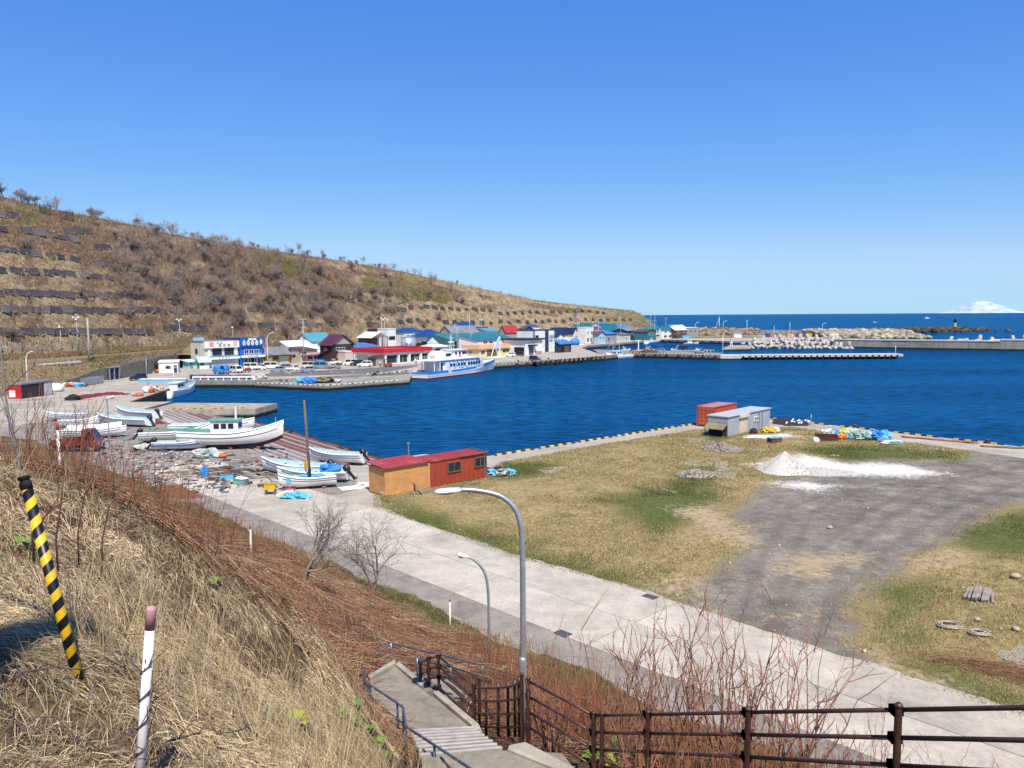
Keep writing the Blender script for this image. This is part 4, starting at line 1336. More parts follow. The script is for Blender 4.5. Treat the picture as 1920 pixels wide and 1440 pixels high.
for f0,f1 in ((0.16,0.33),(0.36,0.46),(0.62,0.72),(0.75,0.9)):
 window(t,'f',f0 * L,f1 * L,0.4,2.2,L,D,WFRAME,1)
slab(t,'doorway','f',0.47 * L,0.61 * L,0,2.2,-0.02,0.03,paint('dark_opening',(0.01,0.01,0.01),0.9),L,D)
# ---- two cyan huts
t,L,D,h,r = village('cyan_hut','small cyan hut with dark door, farther from the green door',354,691.5,367,-3.2,679,676,'sx','cyan','cyan',cat='hut',over=0.5)
slab(t,'door','f',0.1 * L,0.5 * L,0,1.75,-0.02,0.05,DOORM,L,D)
t,L,D,h,r = village('cyan_hut','small cyan and white hut with a green door and pitched roof',374,691.8,390,366.5,676,670,'gx','cyan','cyan',cat='hut',over=0.5)
slab(t,'door','l',0.05 * D,0.9 * D,0,1.9,-0.02,0.05,paint('green_door',(0.06,0.28,0.09),0.6),L,D)
window(t,'f',0.1 * L,0.45 * L,1.0,1.8,L,D,DFRAME,1)
slab(t,'lower_board','f',0.05 * L,0.98 * L,0,0.95,-0.02,0.04,SIGNW,L,D)
# ---- orange house and its neighbours
t,L,D,h,r = village('orange_house','orange boarded house with a low grey roof',498,683.5,542,486,664,651.5,'gx','orange','grey',rot=0.0,over=0.6)
window(t,'f',0.30 * L,0.52 * L,1.3,2.3,L,D,DFRAME,2)
slab(t,'garage_door','f',0.56 * L,0.92 * L,0,2.3,-0.02,0.06,paint('pale_green_door',(0.45,0.52,0.42),0.6),L,D)
slab(t,'porch_roof','f',0.0 * L,1.0 * L,h - 0.55,h - 0.4,-0.05,1.1,ROOFS['brown'],L,D)
slab(t,'notice_board','f',0.08 * L,0.26 * L,0.6,1.9,0.0,0.07,SIGNW,L,D)
C = t.location.xy + VE * (L + 0.1)
t,L,D,h,r = village('beige_house','beige sided house with brown curved eaves beside the orange house',pix((C.x,C.y,G))[0],0,560,-8,655,651,'sx','beige','brown',Y=C.y)
window(t,'f',0.1 * L,0.5 * L,0.40 * h,0.62 * h,L,D,DFRAME,2); window(t,'f',0.1 * L,0.55 * L,0.78 * h,0.92 * h,L,D,WFRAME,2)
C = t.location.xy + VE * (L + 0.1)
t,L,D,h,r = village('pink_house','pale pink house with a dark red porch roof',pix((C.x,C.y,G))[0],0,594,-8,657,651,'sx','pink','brown',Y=C.y)
window(t,'f',0.08 * L,0.32 * L,0.70 * h,0.86 * h,L,D,DFRAME,2)
slab(t,'porch_roof','f',0.0,L,0.55 * h,0.60 * h,-0.05,1.3,ROOFS['maroon'],L,D)
for f0,f1 in ((0.42,0.55),(0.56,0.69),(0.78,0.97)):
 window(t,'f',f0 * L,f1 * L,0.22 * h,0.46 * h,L,D,DFRAME,1)
slab(t,'door','f',0.14 * L,0.26 * L,0,0.42 * h,-0.02,0.06,paint('red_door',(0.45,0.08,0.08),0.6),L,D)
village('white_shed','large plain shed under one broad white roof behind the pink house',556,0,603,-9,662,640,'sx','white','white',Y=262,cat='shed')
village('teal_roofed_house','white house with a pale teal gable roof beside the maroon house',580,0,622,-8,640,624.5,'gx','white','aqua',Y=282,seams=True)
t,L,D,h,r = village('maroon_house','dark two-storey house with maroon roof and grey gable',623,676.5,662,599,646.5,628,'gy','maroon','maroon',over=0.6,seams=True)
mb = MB(); mb.add([(0.4,-0.04,h + 0.1),(L - 0.4,-0.04,h + 0.1),(L / 2,-0.04,h + r - 0.25)],[(0,1,2)]); mb.build('gable_panel',WALLS['grey'],t)
for f0,f1,a,b in ((0.18,0.60,0.64,0.82),(0.22,0.62,0.16,0.36)):
 window(t,'f',f0 * L,f1 * L,a * h,b * h,L,D,WFRAME,3)
window(t,'l',0.40 * D,0.66 * D,0.64 * h,0.80 * h,L,D,WFRAME,2); window(t,'l',0.10 * D,0.32 * D,0.14 * h,0.34 * h,L,D,WFRAME,1)
t,L,D,h,r = village('lean_to','low dark lean-to with sloping roof against the maroon house',618,678,622,594,668,657,'sf','maroon','navy',cat='lean-to')
village('roller_garage','small beige garage with a roller shutter between maroon house and terminal',648,676.5,661,-4,660,None,'flat','pink','white',cat='garage')
# ---- ferry terminal with the red fascia
t,L,D,h,_ = village('ferry_terminal','low white ferry terminal with a deep red fascia',720,684,803,665,661.5,None,'flat','white',None,cat='terminal')
fh = PD(720,655,P(720,684).y).z - G
redf = paint('red_fascia',(0.52,0.018,0.03),0.45,0.1,0.5)
for p0_,p1_ in (((-0.9,-0.9),(L + 0.9,-0.6)),((-0.9,D + 0.3),(L + 0.9,D + 0.6)),((-0.9,-0.598),(-0.6,D + 0.298)),((L + 0.6,-0.598),(L + 0.9,D + 0.298))):
 mb = MB(); mb.b2((p0_[0],p0_[1],h - 0.05),(p1_[0],p1_[1],fh + 0.15)); mb.build('fascia',redf,t)
mb = MB(); mb.b2((-0.6,-0.6,fh - 0.7),(L + 0.6,D + 0.3,fh - 0.5)); mb.build('roof',ROOFS['grey'],t)
mb = MB(); mb.b2((-0.5,-0.5,h - 0.5),(L + 0.5,D + 0.3,h - 0.055)); mb.build('soffit',WALLS['white'],t)
for f in (0.0,0.28,0.52,0.78,0.97):
 slab(t,'pillar','f',f * L,f * L + 0.7,0,h - 0.5,0.003,0.5,WALLS['white'],L,D)
for f0,f1 in ((0.05,0.27),(0.34,0.40),(0.34 + 0.07,0.50),(0.58,0.67),(0.68,0.77),(0.84,0.96)):
 window(t,'f',f0 * L,f1 * L,0.5,h - 0.9,L,D,DFRAME,2)
for f in (0.06,0.55):
 slab(t,'shutter','l',f * D,(f + 0.36) * D,0,h - 0.8,-0.02,0.05,WALLS['cream'],L,D)
text('フェリーターミナル',0.55,(0.72 * L,-0.515,h - 0.28),BLACK_T,t)
C = P(705,686.5)
t,L,D,h,r = village('red_roofed_hut','brown hut with a red sloping roof in front of the terminal',705,686.8,718,689,672,667,'sf','beige','red',cat='hut',over=0.6)
slab(t,'side_panel','l',0.02 * D,0.98 * D,0,h - 0.1,0.0,0.04,paint('taupe_shutter',(0.16,0.13,0.12),0.7),L,D)
village('white_annex','white annex with thin blue roof behind the red-fascia terminal',668,0,710,-8,651,644,'sx','white','sky',Y=266,cat='annex')
C = PD(697,620,292)
t = thing('open_shed','open-sided dark shed with a white gable roof on posts','shed',(C.x,C.y,G),math.atan2(VE.y,VE.x))
L = _hit(C,VE,727); D = _hit(C,Vector((-VE.y,VE.x)),671)
h = PD(697,633,292).z - G
roof_mb(L,D,h,1.9,'gy',0.5).build('roof',ROOFS['white'],t)
for x in (0.1,L - 0.3):
 for k in range(4):
  mb = MB(); mb.box((x + 0.1,k * (D - 0.3) / 3 + 0.15,h / 2),(0.22,0.22,h)); mb.build('post',WALLS['brown'],t)
mb = MB(); mb.b2((0.1,D - 0.2,0),(L - 0.1,D,h)); mb.build('back_wall',WALLS['brown'],t)
for i in range(5):
 mb = MB(); mb.b2((0.8,1.2 + i * 1.6,0),(L - 1.0,2.2 + i * 1.6,0.8 + 0.5 * (i % 3))); mb.build('stored_crate',WALLS['grey' if i % 2 else 'brown'],t)
village('maroon_store','long dark maroon store with sloping top behind the open shed',727.5,0,731,690,621,617,'flat','maroon','maroon',Y=315,cat='store')
t,L,D,h,r = village('white_tower_house','narrow tall white house with a wide black window',727,0,742,-6,617,None,'flat','white','white',Y=308)
window(t,'f',0.1 * L,0.9 * L,h - 4.3,h - 2.9,L,D,DFRAME,2); window(t,'f',0.05 * L,0.4 * L,0.6,2.4,L,D,DFRAME,1)
C = PD(765,620,288)
t = thing('fuel_tank','round silver storage tank behind the terminal roof','tank',(C.x,C.y,G))
th = PD(765,633,288).z - G
mb = MB(); mb.cs = True; mb.tube([(0,0,0),(0,0,th)],2.75,28); mb.build('shell',paint('tank_aluminium',(0.50,0.52,0.54),0.35,0.15,0.5,metal=0.5),t)
mb = MB(); mb.lathe((0,0,th),[(2.8,0.0),(2.8,0.12),(0.3,0.55)],28); mb.build('top',steel_p,t)
mb = MB()
for i in range(14):
 a = 2 * math.pi * i / 14
 mb.tube([(2.6 * math.cos(a),2.6 * math.sin(a),th),(2.6 * math.cos(a),2.6 * math.sin(a),th + 1.0)],0.04,4)
torus(mb,(0,0,th + 1.0),2.6,0.04,'z',20,4); mb.build('railing',steel_p,t)
text('漁協',1.7,(0.5,-2.8,th * 0.6),paint('tank_blue',(0.05,0.18,0.5),0.5),t)
t,L,D,h,r = village('blue_roofed_house','white house with a deep blue hipped roof behind the tank',757,0,800,-9,623,614.5,'hip','white','blue',Y=325,wins=[(0.12,0.24,0.62,0.86),(0.33,0.45,0.62,0.86),(0.82,0.92,0.55,0.86)])
t,L,D,h,r = village('blue_roofed_house','lower house with broad two-step deep blue roof beside the shrubs',800,0,836,-9,632,617.5,'hip','white','blue',Y=318,over=1.0)
slab(t,'porch_roof','f',0.4 * L,1.12 * L,h - 1.6,h - 1.4,-0.05,2.2,ROOFS['blue'],L,D)
t,L,D,h,r = village('white_pavilion','white pavilion with a glazed pyramid lantern on its roof',806,667,839,786,651,644.5,'hip','white','white',cat='pavilion',over=0.7)
mb = MB(); mb.b2((L * 0.3,D * 0.35,h + r - 1.0),(L * 0.62,D * 0.72,h + r + 0.3)); mb.build('lantern_base',WALLS['white'],t)
mb = MB(); x0,x1,y0,y1,zz = L * 0.28,L * 0.64,D * 0.33,D * 0.74,h + r + 0.3
ap = ((x0 + x1) / 2,(y0 + y1) / 2,zz + 1.9)
for p in ((x0,y0),(x1,y0),(x1,y1),(x0,y1)):
 mb.tube([(p[0],p[1],zz),ap],0.07,4)
for p,q in (((x0,y0),(x1,y0)),((x1,y0),(x1,y1)),((x1,y1),(x0,y1)),((x0,y1),(x0,y0))):
 mb.tube([(p[0],p[1],zz),(q[0],q[1],zz)],0.07,4); m2 = ((p[0] + q[0]) / 2,(p[1] + q[1]) / 2,zz); mb.tube([m2,ap],0.05,4)
mb.build('lantern_frame',WFRAME,t)
mb = MB(); mb.add([(x0 + .1,y0 + .1,zz),(x1 - .1,y0 + .1,zz),(x1 - .1,y1 - .1,zz),(x0 + .1,y1 - .1,zz),(ap[0],ap[1],zz + 1.75)],[(0,1,4),(1,2,4),(2,3,4),(3,0,4)])
mb.build('lantern_glass',glass('pale_glass',(0.35,0.45,0.52)),t)
window(t,'f',0.3 * L,0.62 * L,h - 1.3,h - 0.6,L,D,DFRAME,1)
t,L,D,h,r = village('fish_shed','long teal sheet-clad landing shed with open bays below',846,0,962,-10,638.5,624.5,'sx','teal',None,Y=302,cat='shed')
for i in range(24):
 x = L * i / 24
 mb = MB(); mb.extr([(-0.5,h - 0.3),(D,h + r),(D,h + r + 0.15),(-0.5,h - 0.1)],'x',x + 0.03,x + L / 24 - 0.03); mb.build('roof_panel',WALLS['teal'],t)
slab(t,'open_bay','f',0.02 * L,0.4 * L,0,h - 0.8,-0.02,0.03,paint('dark_opening',(0.01,0.01,0.01),0.9),L,D)
for i in range(7):
 slab(t,'pillar','f',(0.02 + 0.065 * i) * L,(0.02 + 0.065 * i) * L + 0.5,0,h - 0.7,0.04,0.4,WALLS['grey'],L,D)
t,L,D,h,r = village('grey_roofed_hall','beige hall with a wide grey gable roof above the teal shed',848,0,900,822,626,611.5,'gx','beige','grey',Y=352,cat='hall')
village('blue_topped_house','small white house with bright blue gable roof above the grey hall',862,0,890,-6,611,604,'gx','white','blue',Y=385,z0=5.0)
village('blue_store','plain blue sheet store right of the grey hall',893,0,915,-6,615,None,'flat','blue','blue',Y=372,cat='store')
village('grey_lean_house','low house with a pale grey-blue roof between blue store and red roof',914,0,936,-6,621,616,'sx','white','aqua',Y=368)
t,L,D,h,r = village('white_office','long white two-storey office with teal roof and upstairs windows',894,0,957,-9,638,629,'sx','white','teal',Y=286,cat='office',wins=[(0.18,0.3,0.70,0.9),(0.34,0.46,0.70,0.9),(0.54,0.62,0.70,0.9),(0.74,0.84,0.70,0.9)])
t,L,D,h,r = village('waiting_hall','butter-yellow waiting hall with a peach fascia',898,669.5,963,868,655,None,'flat','butter',None,cat='waiting hall',wins=[(0.05,0.16,0.35,0.8),(0.66,0.86,0.40,0.85)],lwins=[(0.45,0.6,0.35,0.8)])
mb = MB(); mb.b2((-0.6,-0.6,h),(L + 0.5,D + 0.3,h + 1.5)); mb.build('fascia',WALLS['peach'],t)
slab(t,'recess','f',0.22 * L,0.5 * L,0,h - 0.3,-0.02,0.03,paint('olive_recess',(0.13,0.12,0.05),0.8),L,D)
C = P(937,669.5)
t = thing('sail_monument','white triangular sail-shaped monument in front of the waiting hall','monument',(C.x,C.y,G),math.atan2(VE.y,VE.x))
zt = PD(937,631,C.y).z - G; zb = PD(937,653,C.y).z - G
mb = MB(); mb.add([(0,0,zb),(-4.9,-1.2,zb),(0,0,zt),(0,0.3,zb),(-4.9,-0.9,zb),(0,0.3,zt)],[(0,2,1),(3,4,5),(0,1,4,3),(1,2,5,4),(2,0,3,5)]); mb.build('sail',paint('sail_panel',(0.55,0.62,0.68),0.4,0.08),t)
mb = MB(); mb.b2((0,0,0),(0.35,0.35,zt)); mb.build('mast',WALLS['white'],t)
mb = MB(); mb.tube([(-4.6,-1.0,zb),(-6.5,-1.5,0)],0.14,6); mb.build('strut',WALLS['white'],t)
mb = MB(); mb.tube([(-3.2,-0.7,zb),(-0.5,-0.2,0.2)],0.14,6); mb.build('strut',WALLS['white'],t)
mb = MB(); mb.b2((-7,-2.2,0),(1.2,0.8,0.25)); mb.build('plinth',WALLS['white'],t)
t,L,D,h,r = village('ice_warehouse','white warehouse with navy roof edge and recessed parking bay',985,666.5,1017,944,637.5,None,'flat','white',None,cat='warehouse')
mb = MB(); mb.b2((-0.7,-0.7,h - 0.1),(L + 0.8,D + 0.7,h + 0.45)); mb.build('roof_edge',ROOFS['navy'],t)
slab(t,'parking_bay','l',0.05 * D,0.5 * D,0,2.9,-0.02,0.04,paint('dark_opening',(0.01,0.01,0.01),0.9),L,D)
slab(t,'doorway','f',0.20 * L,0.46 * L,0,3.2,-0.02,0.05,paint('grey_shutter',(0.12,0.13,0.14),0.6),L,D)
slab(t,'door_canopy','f',0.14 * L,0.55 * L,3.3,3.8,-0.02,1.3,ROOFS['navy'],L,D)
slab(t,'plinth','f',0.55 * L,0.97 * L,0,1.3,0.0,0.06,WALLS['grey'],L,D)
text('北るもい漁業協同組合',0.62,(0.58 * L,-0.03,h - 0.75),paint('sign_pink',(0.72,0.45,0.38),0.6),t,sx=0.9)
t,L,D,h,r = village('ice_plant','tall white block with a navy vertical stripe',1000,0,1039,-8,620,None,'flat','white','navy',Y=296,cat='building')
slab(t,'stripe','f',0.55 * L,0.72 * L,0,h - 0.05,-0.02,0.06,WALLS['navy'],L,D)
slab(t,'corner_strip','f',0.0,0.06 * L,0,h - 0.05,-0.02,0.05,WALLS['navy'],L,D)
window(t,'f',0.09 * L,0.24 * L,h - 3.2,h - 1.8,L,D,DFRAME,2)
for z,w in ((h - 2.6,0.22),(h - 4.0,0.14)):
 slab(t,'hatch','f',0.76 * L,(0.76 + w) * L,z,z + 0.9,-0.02,0.3,shutter_m,L,D)
t,L,D,h,r = village('blue_shed','navy shed with a bright sky-blue roof beside the tall white block',1049,661.5,1071,1040,645,638.5,'sx','navy','sky',cat='shed')
slab(t,'doorway','f',0.1 * L,0.4 * L,0,2.6,-0.02,0.05,paint('dark_opening',(0.01,0.01,0.01),0.9),L,D)
slab(t,'red_panel','f',0.42 * L,0.75 * L,0,2.4,0.0,0.08,rust,L,D)
village('red_roofed_house','house with a bright red gable roof above the white office',948,0,972,936,622,610.5,'gx','beige','red',Y=335,seams=True)
t,L,D,h,r = village('net_house','narrow brown house half covered by green netting',983,0,998,974,617,612,'gy','brown','brown',Y=318,wins=[(0.15,0.85,0.55,0.70)])
slab(t,'netting','l',0.1 * D,1.0 * D,0,h + 0.2,0.02,0.15,WALLS['green_net'],L,D)
village('navy_topped_house','small white house with a blue box roof behind the tall white block',997,0,1012,-5,612,608.5,'hip','white','blue',Y=352)
# ---- far houses round the boat basin
far = [
 ('far_house','white house with broad navy roof behind the sky-blue shed',1046,1074,-8,628,614.5,'gx','white','navy',392),
 ('far_house','low white house with small navy gable behind the blue sheeting',1044,1058,-6,632,626,'gy','white','navy',372),
 ('far_house','white gabled house with navy roof and upstairs window',1074,1084,-7,626,615,'gy','white','navy',396),
 ('far_house','house with a wide teal roof behind the white shopfront',1080,1108,1072,620,608,'gx','white','teal',432),
 ('far_house','low hut with a dull red roof against the white shopfront',1083,1092,-5,622,617,'gx','white','red',404),
 ('far_house','white two-storey shopfront with flat parapet',1098,1113,1083,614.5,None,'flat','white','white',388),
 ('far_house','house with dark green ridge roof at the foot of the slope',1098,1118,-8,614,606,'gx','cream','green',466),
 ('far_house','cream house with a brown roof behind the pale blue gable',1114,1130,-7,620,612.5,'gx','cream','brown',420),
 ('far_house','pale blue gable-fronted house by the boats',1121,1135,1113,628,621.5,'gy','pale_blue','brown',380),
 ('far_house','house with the largest teal roof',1130,1158,1122,618.5,607,'gx','white','teal',436),
 ('far_house','house with a pale sky-blue roof above the largest teal roof',1127,1146,-7,610,604.5,'gx','white','sky',462),
 ('far_house','house with wide clear-blue roof left of the power pole',1153,1184,-9,619.5,609,'gx','white','sky',446),
 ('far_house','weathered grey shed under patchy blue sheet roof',1135,1156,-7,626.5,620,'sx','grey','sky',388),
 ('far_house','low hut with white walls among the grass by the basin',1171,1182,-5,627,624.5,'sx','cream','grey',405),
 ('far_house','small house with a teal roof above the navy shed',1174,1190,-6,621,615.5,'gx','white','teal',452),
 ('far_house','long navy shed with a grey roof',1176,1214,-9,620.5,615,'gx','navy','grey',436),
 ('far_house','teal gable-fronted boat shed at the end of the navy shed',1213,1230,-8,622,617,'gy','teal','brown',430),
 ('far_house','house with a teal roof partly behind the white two-storey house',1216,1240,-7,617.5,611.5,'gx','white','teal',476),
 ('far_house','white two-storey house with teal roof at the basin corner',1241,1263,1236,617,611,'gx','white','teal',458),
 ('far_house','brown house with a pale metal roof',1265,1290,-8,619,610,'gx','brown','white',466),
 ('far_house','long low white building with a flat roof nearest the sea',1289,1309,-8,615,None,'flat','grey','white',478),
 ]
rs = random.Random(31)
for nm,lb,cx,rt,lf,ev,rg,kd,wl,rf_,Y in far:
 wn = row(2,0.55,0.80,fill=0.45) if kd != 'sx' else [(0.2,0.4,0.3,0.7)]
 if 'two-storey' in lb:
  wn = row(2,0.60,0.78,fill=0.4) + row(2,0.12,0.36,fill=0.6)
 village(nm,lb,cx,0,rt,lf,ev,rg,kd,wl,rf_,Y=Y,wins=wn,group='houses round the boat basin')
C = PD(1078,640,372)
t = thing('sheeted_stack','stack under bright blue sheeting beside the basin','sheeted stack',(C.x,C.y,G),0.9)
mb = MB(); mb.cs = True; mb.blob((0,0,1.2),(2.8,2.2,1.9),3,0.15,12,7,0.0); mb.build('sheet',paint('blue_sheet',(0.03,0.22,0.62),0.6,0.2),t)
for px,Y,r in ((785,300,1.5),(796,304,2.0)):
 q = PD(px,640,Y)
 t = thing('garden_evergreen','rounded dark evergreen shrub in front of the blue-roofed houses','shrub',(q.x,q.y,G),0,'garden evergreens')
 mb = MB(); mb.cyl((0,0,0),0.15,2.2,6); mb.build('trunk',WALLS['brown'],t)
 rr = np.random.default_rng(int(px)); n = 2600
 d = rr.normal(size=(n,3)); d /= np.linalg.norm(d,axis=1)[:,None]
 lob = 0.75 + 0.5 * fbm(d[:,0] * 2 + 5,d[:,1] * 2 + d[:,2] * 2,int(px),2)
 c = d * (rr.uniform(0.5,1,(n,1)) ** 0.5) * r * lob[:,None] * [1.25,1.25,0.85] + [0,0,2.6]
 u = rr.normal(size=(n,3)) * 0.16; v = rr.normal(size=(n,3)) * 0.16
 V = np.concatenate([c - u,c + u,c + v]); Fq = np.stack([np.arange(n),np.arange(n) + n,np.arange(n) + 2 * n],1)
 col = np.array([0.035,0.06,0.018]) * rr.uniform(0.5,1.7,(n,1));
 npmesh('crown',V,Fq,attr_mat('leaf_colour'),np.tile(col,(3,1)),parent=t)
# ================================================================== VEHICLES
TYRE = paint('tyre_black',(0.012,0.012,0.013),0.8,0.2)
RIM = paint('wheel_rim',(0.45,0.46,0.47),0.35,0.15,metal=0.6)
CGLASS = glass('car_glass',(0.012,0.016,0.02))
LAMP = paint('lamp_lens',(0.7,0.7,0.68),0.2,0.05)
TAIL = paint('tail_lens',(0.35,0.02,0.02),0.3,0.05)
def carpaint(name,col):
 if name in MATS:
  return MATS[name]
 m = paint(name,col,0.3,0.06,0.6,spec=0.5)
 m.node_tree.nodes['Principled BSDF'].inputs['Coat Weight'].default_value = 0.5
 return m
PAINTS = {k: carpaint('car_' + k,c) for k,c in dict(white=(0.78,0.78,0.77),grey=(0.22,0.26,0.33),teal=(0.14,0.26,0.32),dark=(0.02,0.022,0.03),navy=(0.012,0.02,0.07),cream=(0.6,0.55,0.42),red=(0.16,0.012,0.015),blue=(0.01,0.10,0.42),steel=(0.25,0.28,0.36)).items()}
def wheels(t,xs,w,r):
 for x in xs:
  for sy in (-1,1):
   mb = MB(); mb.cs = False
   mb.tube([(x,sy * (w / 2 - 0.16),r),(x,sy * (w / 2 + 0.01),r)],r,14)
   o = mb.build('wheel',TYRE,t)
   mb = MB(); mb.tube([(x,sy * (w / 2 - 0.02),r),(x,sy * (w / 2 + 0.025),r)],r * 0.58,10); mb.build('rim',RIM,o)
def cabin(t,xs_lo,xs_hi,z0,z1,w,col,tumble=0.14,glassy=True):
 w2 = w / 2 - tumble
 vs = [(xs_lo[0],-w / 2,z0),(xs_lo[1],-w / 2,z0),(xs_lo[1],w / 2,z0),(xs_lo[0],w / 2,z0),
  (xs_hi[0],-w2,z1),(xs_hi[1],-w2,z1),(xs_hi[1],w2,z1),(xs_hi[0],w2,z1)]
 mb = MB(); mb.add(vs,[(4,5,6,7),(0,1,5,4),(1,2,6,5),(2,3,7,6),(3,0,4,7)])
 c = mb.build('cabin',col,t)
 def lerp(a,b,s):
  return tuple(a[i] + (b[i] - a[i]) * s for i in range(3))
 def pane(q,inset_u,u0,u1,v0,v1,nm):
  a,b,cc,d = [Vector(p) for p in q]
  n = (b - a).cross(d - a).normalized() * 0.012
  f = lambda u,v: (a * (1 - u) + b * u) * (1 - v) + (d * (1 - u) + cc * u) * v + n
  mb = MB(); mb.add([f(u0,v0),f(u1,v0),f(u1,v1),f(u0,v1)],[(0,1,2,3)]); mb.build(nm,CGLASS,c)
 pane((vs[1],vs[2],vs[6],vs[5]),0,0.06,0.94,0.08,0.9,'windscreen')
 pane((vs[3],vs[0],vs[4],vs[7]),0,0.08,0.92,0.15,0.88,'rear_window')
 for q in ((vs[0],vs[1],vs[5],vs[4]),(vs[2],vs[3],vs[7],vs[6])):
  pane(q,0,0.06,0.48,0.12,0.86,'side_window'); pane(q,0,0.52,0.94,0.12,0.86,'side_window')
 return c
def car(kind,label,px,py,col,ang,group=None,cat=None,z=G,sc=1.0,Y=None):
 p = P(px,py,z) if Y is None else PD(px,py,Y)
 p.z = z
 names = {'hatch': 'parked_car','suv': 'parked_car','van': 'parked_van','truck': 'parked_truck','wagon': 'parked_car'}
 t = thing(names[kind],label,cat or {'van': 'van','truck': 'truck'}.get(kind,'car'),p,math.radians(ang),group)
 m = PAINTS[col]
 if kind in ('hatch','wagon','suv'):
  L,W,H = {'hatch': (3.7,1.62,1.55),'wagon': (4.3,1.68,1.5),'suv': (4.3,1.75,1.75)}[kind]
  gz = 0.32 if kind == 'suv' else 0.24
  sill = 0.62 * H if kind != 'suv' else 0.60 * H
  prof = [(-L / 2,gz),(L / 2 - 0.05,gz),(L / 2,gz + 0.25),(L / 2 - 0.08,sill - 0.14),(L / 2 - 0.95,sill),(-L / 2 + 0.03,sill),(-L / 2 - 0.02,gz + 0.3)]
  mb = MB(); mb.extr(prof,'y',-W / 2,W / 2); mb.build('body',m,t)
  hi = (-L / 2 + 0.35,L / 2 - 1.75) if kind != 'wagon' else (-L / 2 + 0.5,L / 2 - 1.9)
  cabin(t,(-L / 2 + 0.05,L / 2 - 0.95),hi,sill,H,W - 0.04,m)
  wheels(t,(-L / 2 + 0.7,L / 2 - 0.72),W,0.31 if kind != 'suv' else 0.36)
 elif kind == 'van':
  L,W,H = 4.2,1.65,1.9
  prof = [(-L / 2,0.25),(L / 2 - 0.02,0.25),(L / 2,0.6),(L / 2 - 0.18,1.0),(-L / 2,1.0)]
  mb = MB(); mb.extr(prof,'y',-W / 2,W / 2); mb.build('body',m,t)
  cabin(t,(-L / 2,L / 2 - 0.18),(-L / 2 + 0.12,L / 2 - 0.75),1.0,H,W,m,0.08)
  wheels(t,(-L / 2 + 0.75,L / 2 - 0.7),W,0.3)
  sill = 1.0
 else:
  L,W,H = 3.5,1.5,1.75
  mb = MB(); mb.extr([(0.55,0.28),(L / 2,0.28),(L / 2,0.75),(L / 2 - 0.1,0.95),(0.55,0.95)],'y',-W / 2,W / 2); mb.build('body',m,t)
  cabin(t,(0.55,L / 2 - 0.1),(0.6,L / 2 - 0.6),0.95,H,W,m,0.07)
  mb = MB(); mb.b2((-L / 2,-W / 2,0.55),(0.5,W / 2,0.62)); bd = mb.build('bed',m,t)
  for q in (((-L / 2,-W / 2,0.625),(0.5,-W / 2 + 0.05,0.92)),((-L / 2,W / 2 - 0.05,0.625),(0.5,W / 2,0.92)),((-L / 2,-W / 2 + 0.052,0.625),(-L / 2 + 0.05,W / 2 - 0.052,0.92))):
   mb = MB(); mb.b2(*q); mb.build('side_board',m,bd)
  mb = MB(); mb.b2((-L / 2 + 0.1,-0.35,0.3),(0.54,0.35,0.54)); mb.build('chassis',TYRE,t)
  wheels(t,(-L / 2 + 0.65,L / 2 - 0.55),W,0.28)
  sill = 0.9
 for sy in (-1,1):
  mb = MB(); mb.box((L / 2 - 0.02,sy * (W / 2 - 0.25),sill * 0.72),(0.1,0.32,0.17)); mb.build('headlight',LAMP,t)
  mb = MB(); mb.box((-L / 2 + 0.0,sy * (W / 2 - 0.14),sill * 0.8),(0.08,0.16,0.3)); mb.build('tail_light',TAIL,t)
 mb = MB(); mb.box((L / 2 + 0.02,0,0.42),(0.1,W - 0.1,0.2)); mb.build('bumper',TYRE if kind != 'hatch' else m,t)
 mb = MB(); mb.box((L / 2 + 0.075,0,0.45),(0.02,0.33,0.16)); mb.build('number_plate',SIGNW,t)
 if sc != 1.0:
  t.scale = (sc,sc,sc)
 return t
def forklift(label,px,py,colname,ang):
 p = P(px,py)
 t = thing('forklift',label,'forklift',p,math.radians(ang))
 m = paint('forklift_' + colname,{'orange': (0.62,0.22,0.02),'red': (0.45,0.06,0.03),'rust': (0.2,0.05,0.04)}[colname],0.45)
 mb = MB(); mb.extr([(-1.3,0.35),(0.7,0.35),(0.7,0.8),(0.1,0.85),(-0.2,1.05),(-1.15,1.15),(-1.35,0.8)],'y',-0.55,0.55); mb.build('body',m,t)
 mb = MB()
 for x,y in ((-0.9,-0.48),(-0.9,0.48),(0.55,-0.48),(0.55,0.48)):
  mb.tube([(x,y,0.8),(x * 0.8,y,2.15)],0.045,5)
 mb.b2((-0.8,-0.52,2.13),(0.55,0.52,2.2)); mb.build('roll_cage',TYRE,t)
 mb = MB()
 for y in (-0.3,0.3):
  mb.b2((0.78,y - 0.06,0.1),(0.95,y + 0.06,2.3))
 for z in (0.5,1.4,2.2):
  mb.b2((0.8,-0.3,z),(0.92,0.3,z + 0.08))
 mb.build('mast',TYRE,t)
 for y in (-0.25,0.25):
  mb = MB(); mb.b2((0.96,y - 0.06,0.12),(1.95,y + 0.06,0.17)); mb.build('fork',TYRE,t)
 mb = MB(); mb.b2((-0.6,-0.25,0.9),(-0.1,0.25,1.1)); mb.b2((-0.62,-0.25,1.1),(-0.5,0.25,1.6)); mb.build('seat',TYRE,t)
 wheels(t,(-0.85,0.45),1.15,0.33)
 return t
EA = math.degrees(math.atan2(VE.y,VE.x))
CG = 'vehicles parked by the shops'
t = car('truck','small truck wholly wrapped in bright blue sheeting',415,701,'blue',-28,CG,sc=1.25)
mb = MB(); mb.cs = True
rings = []
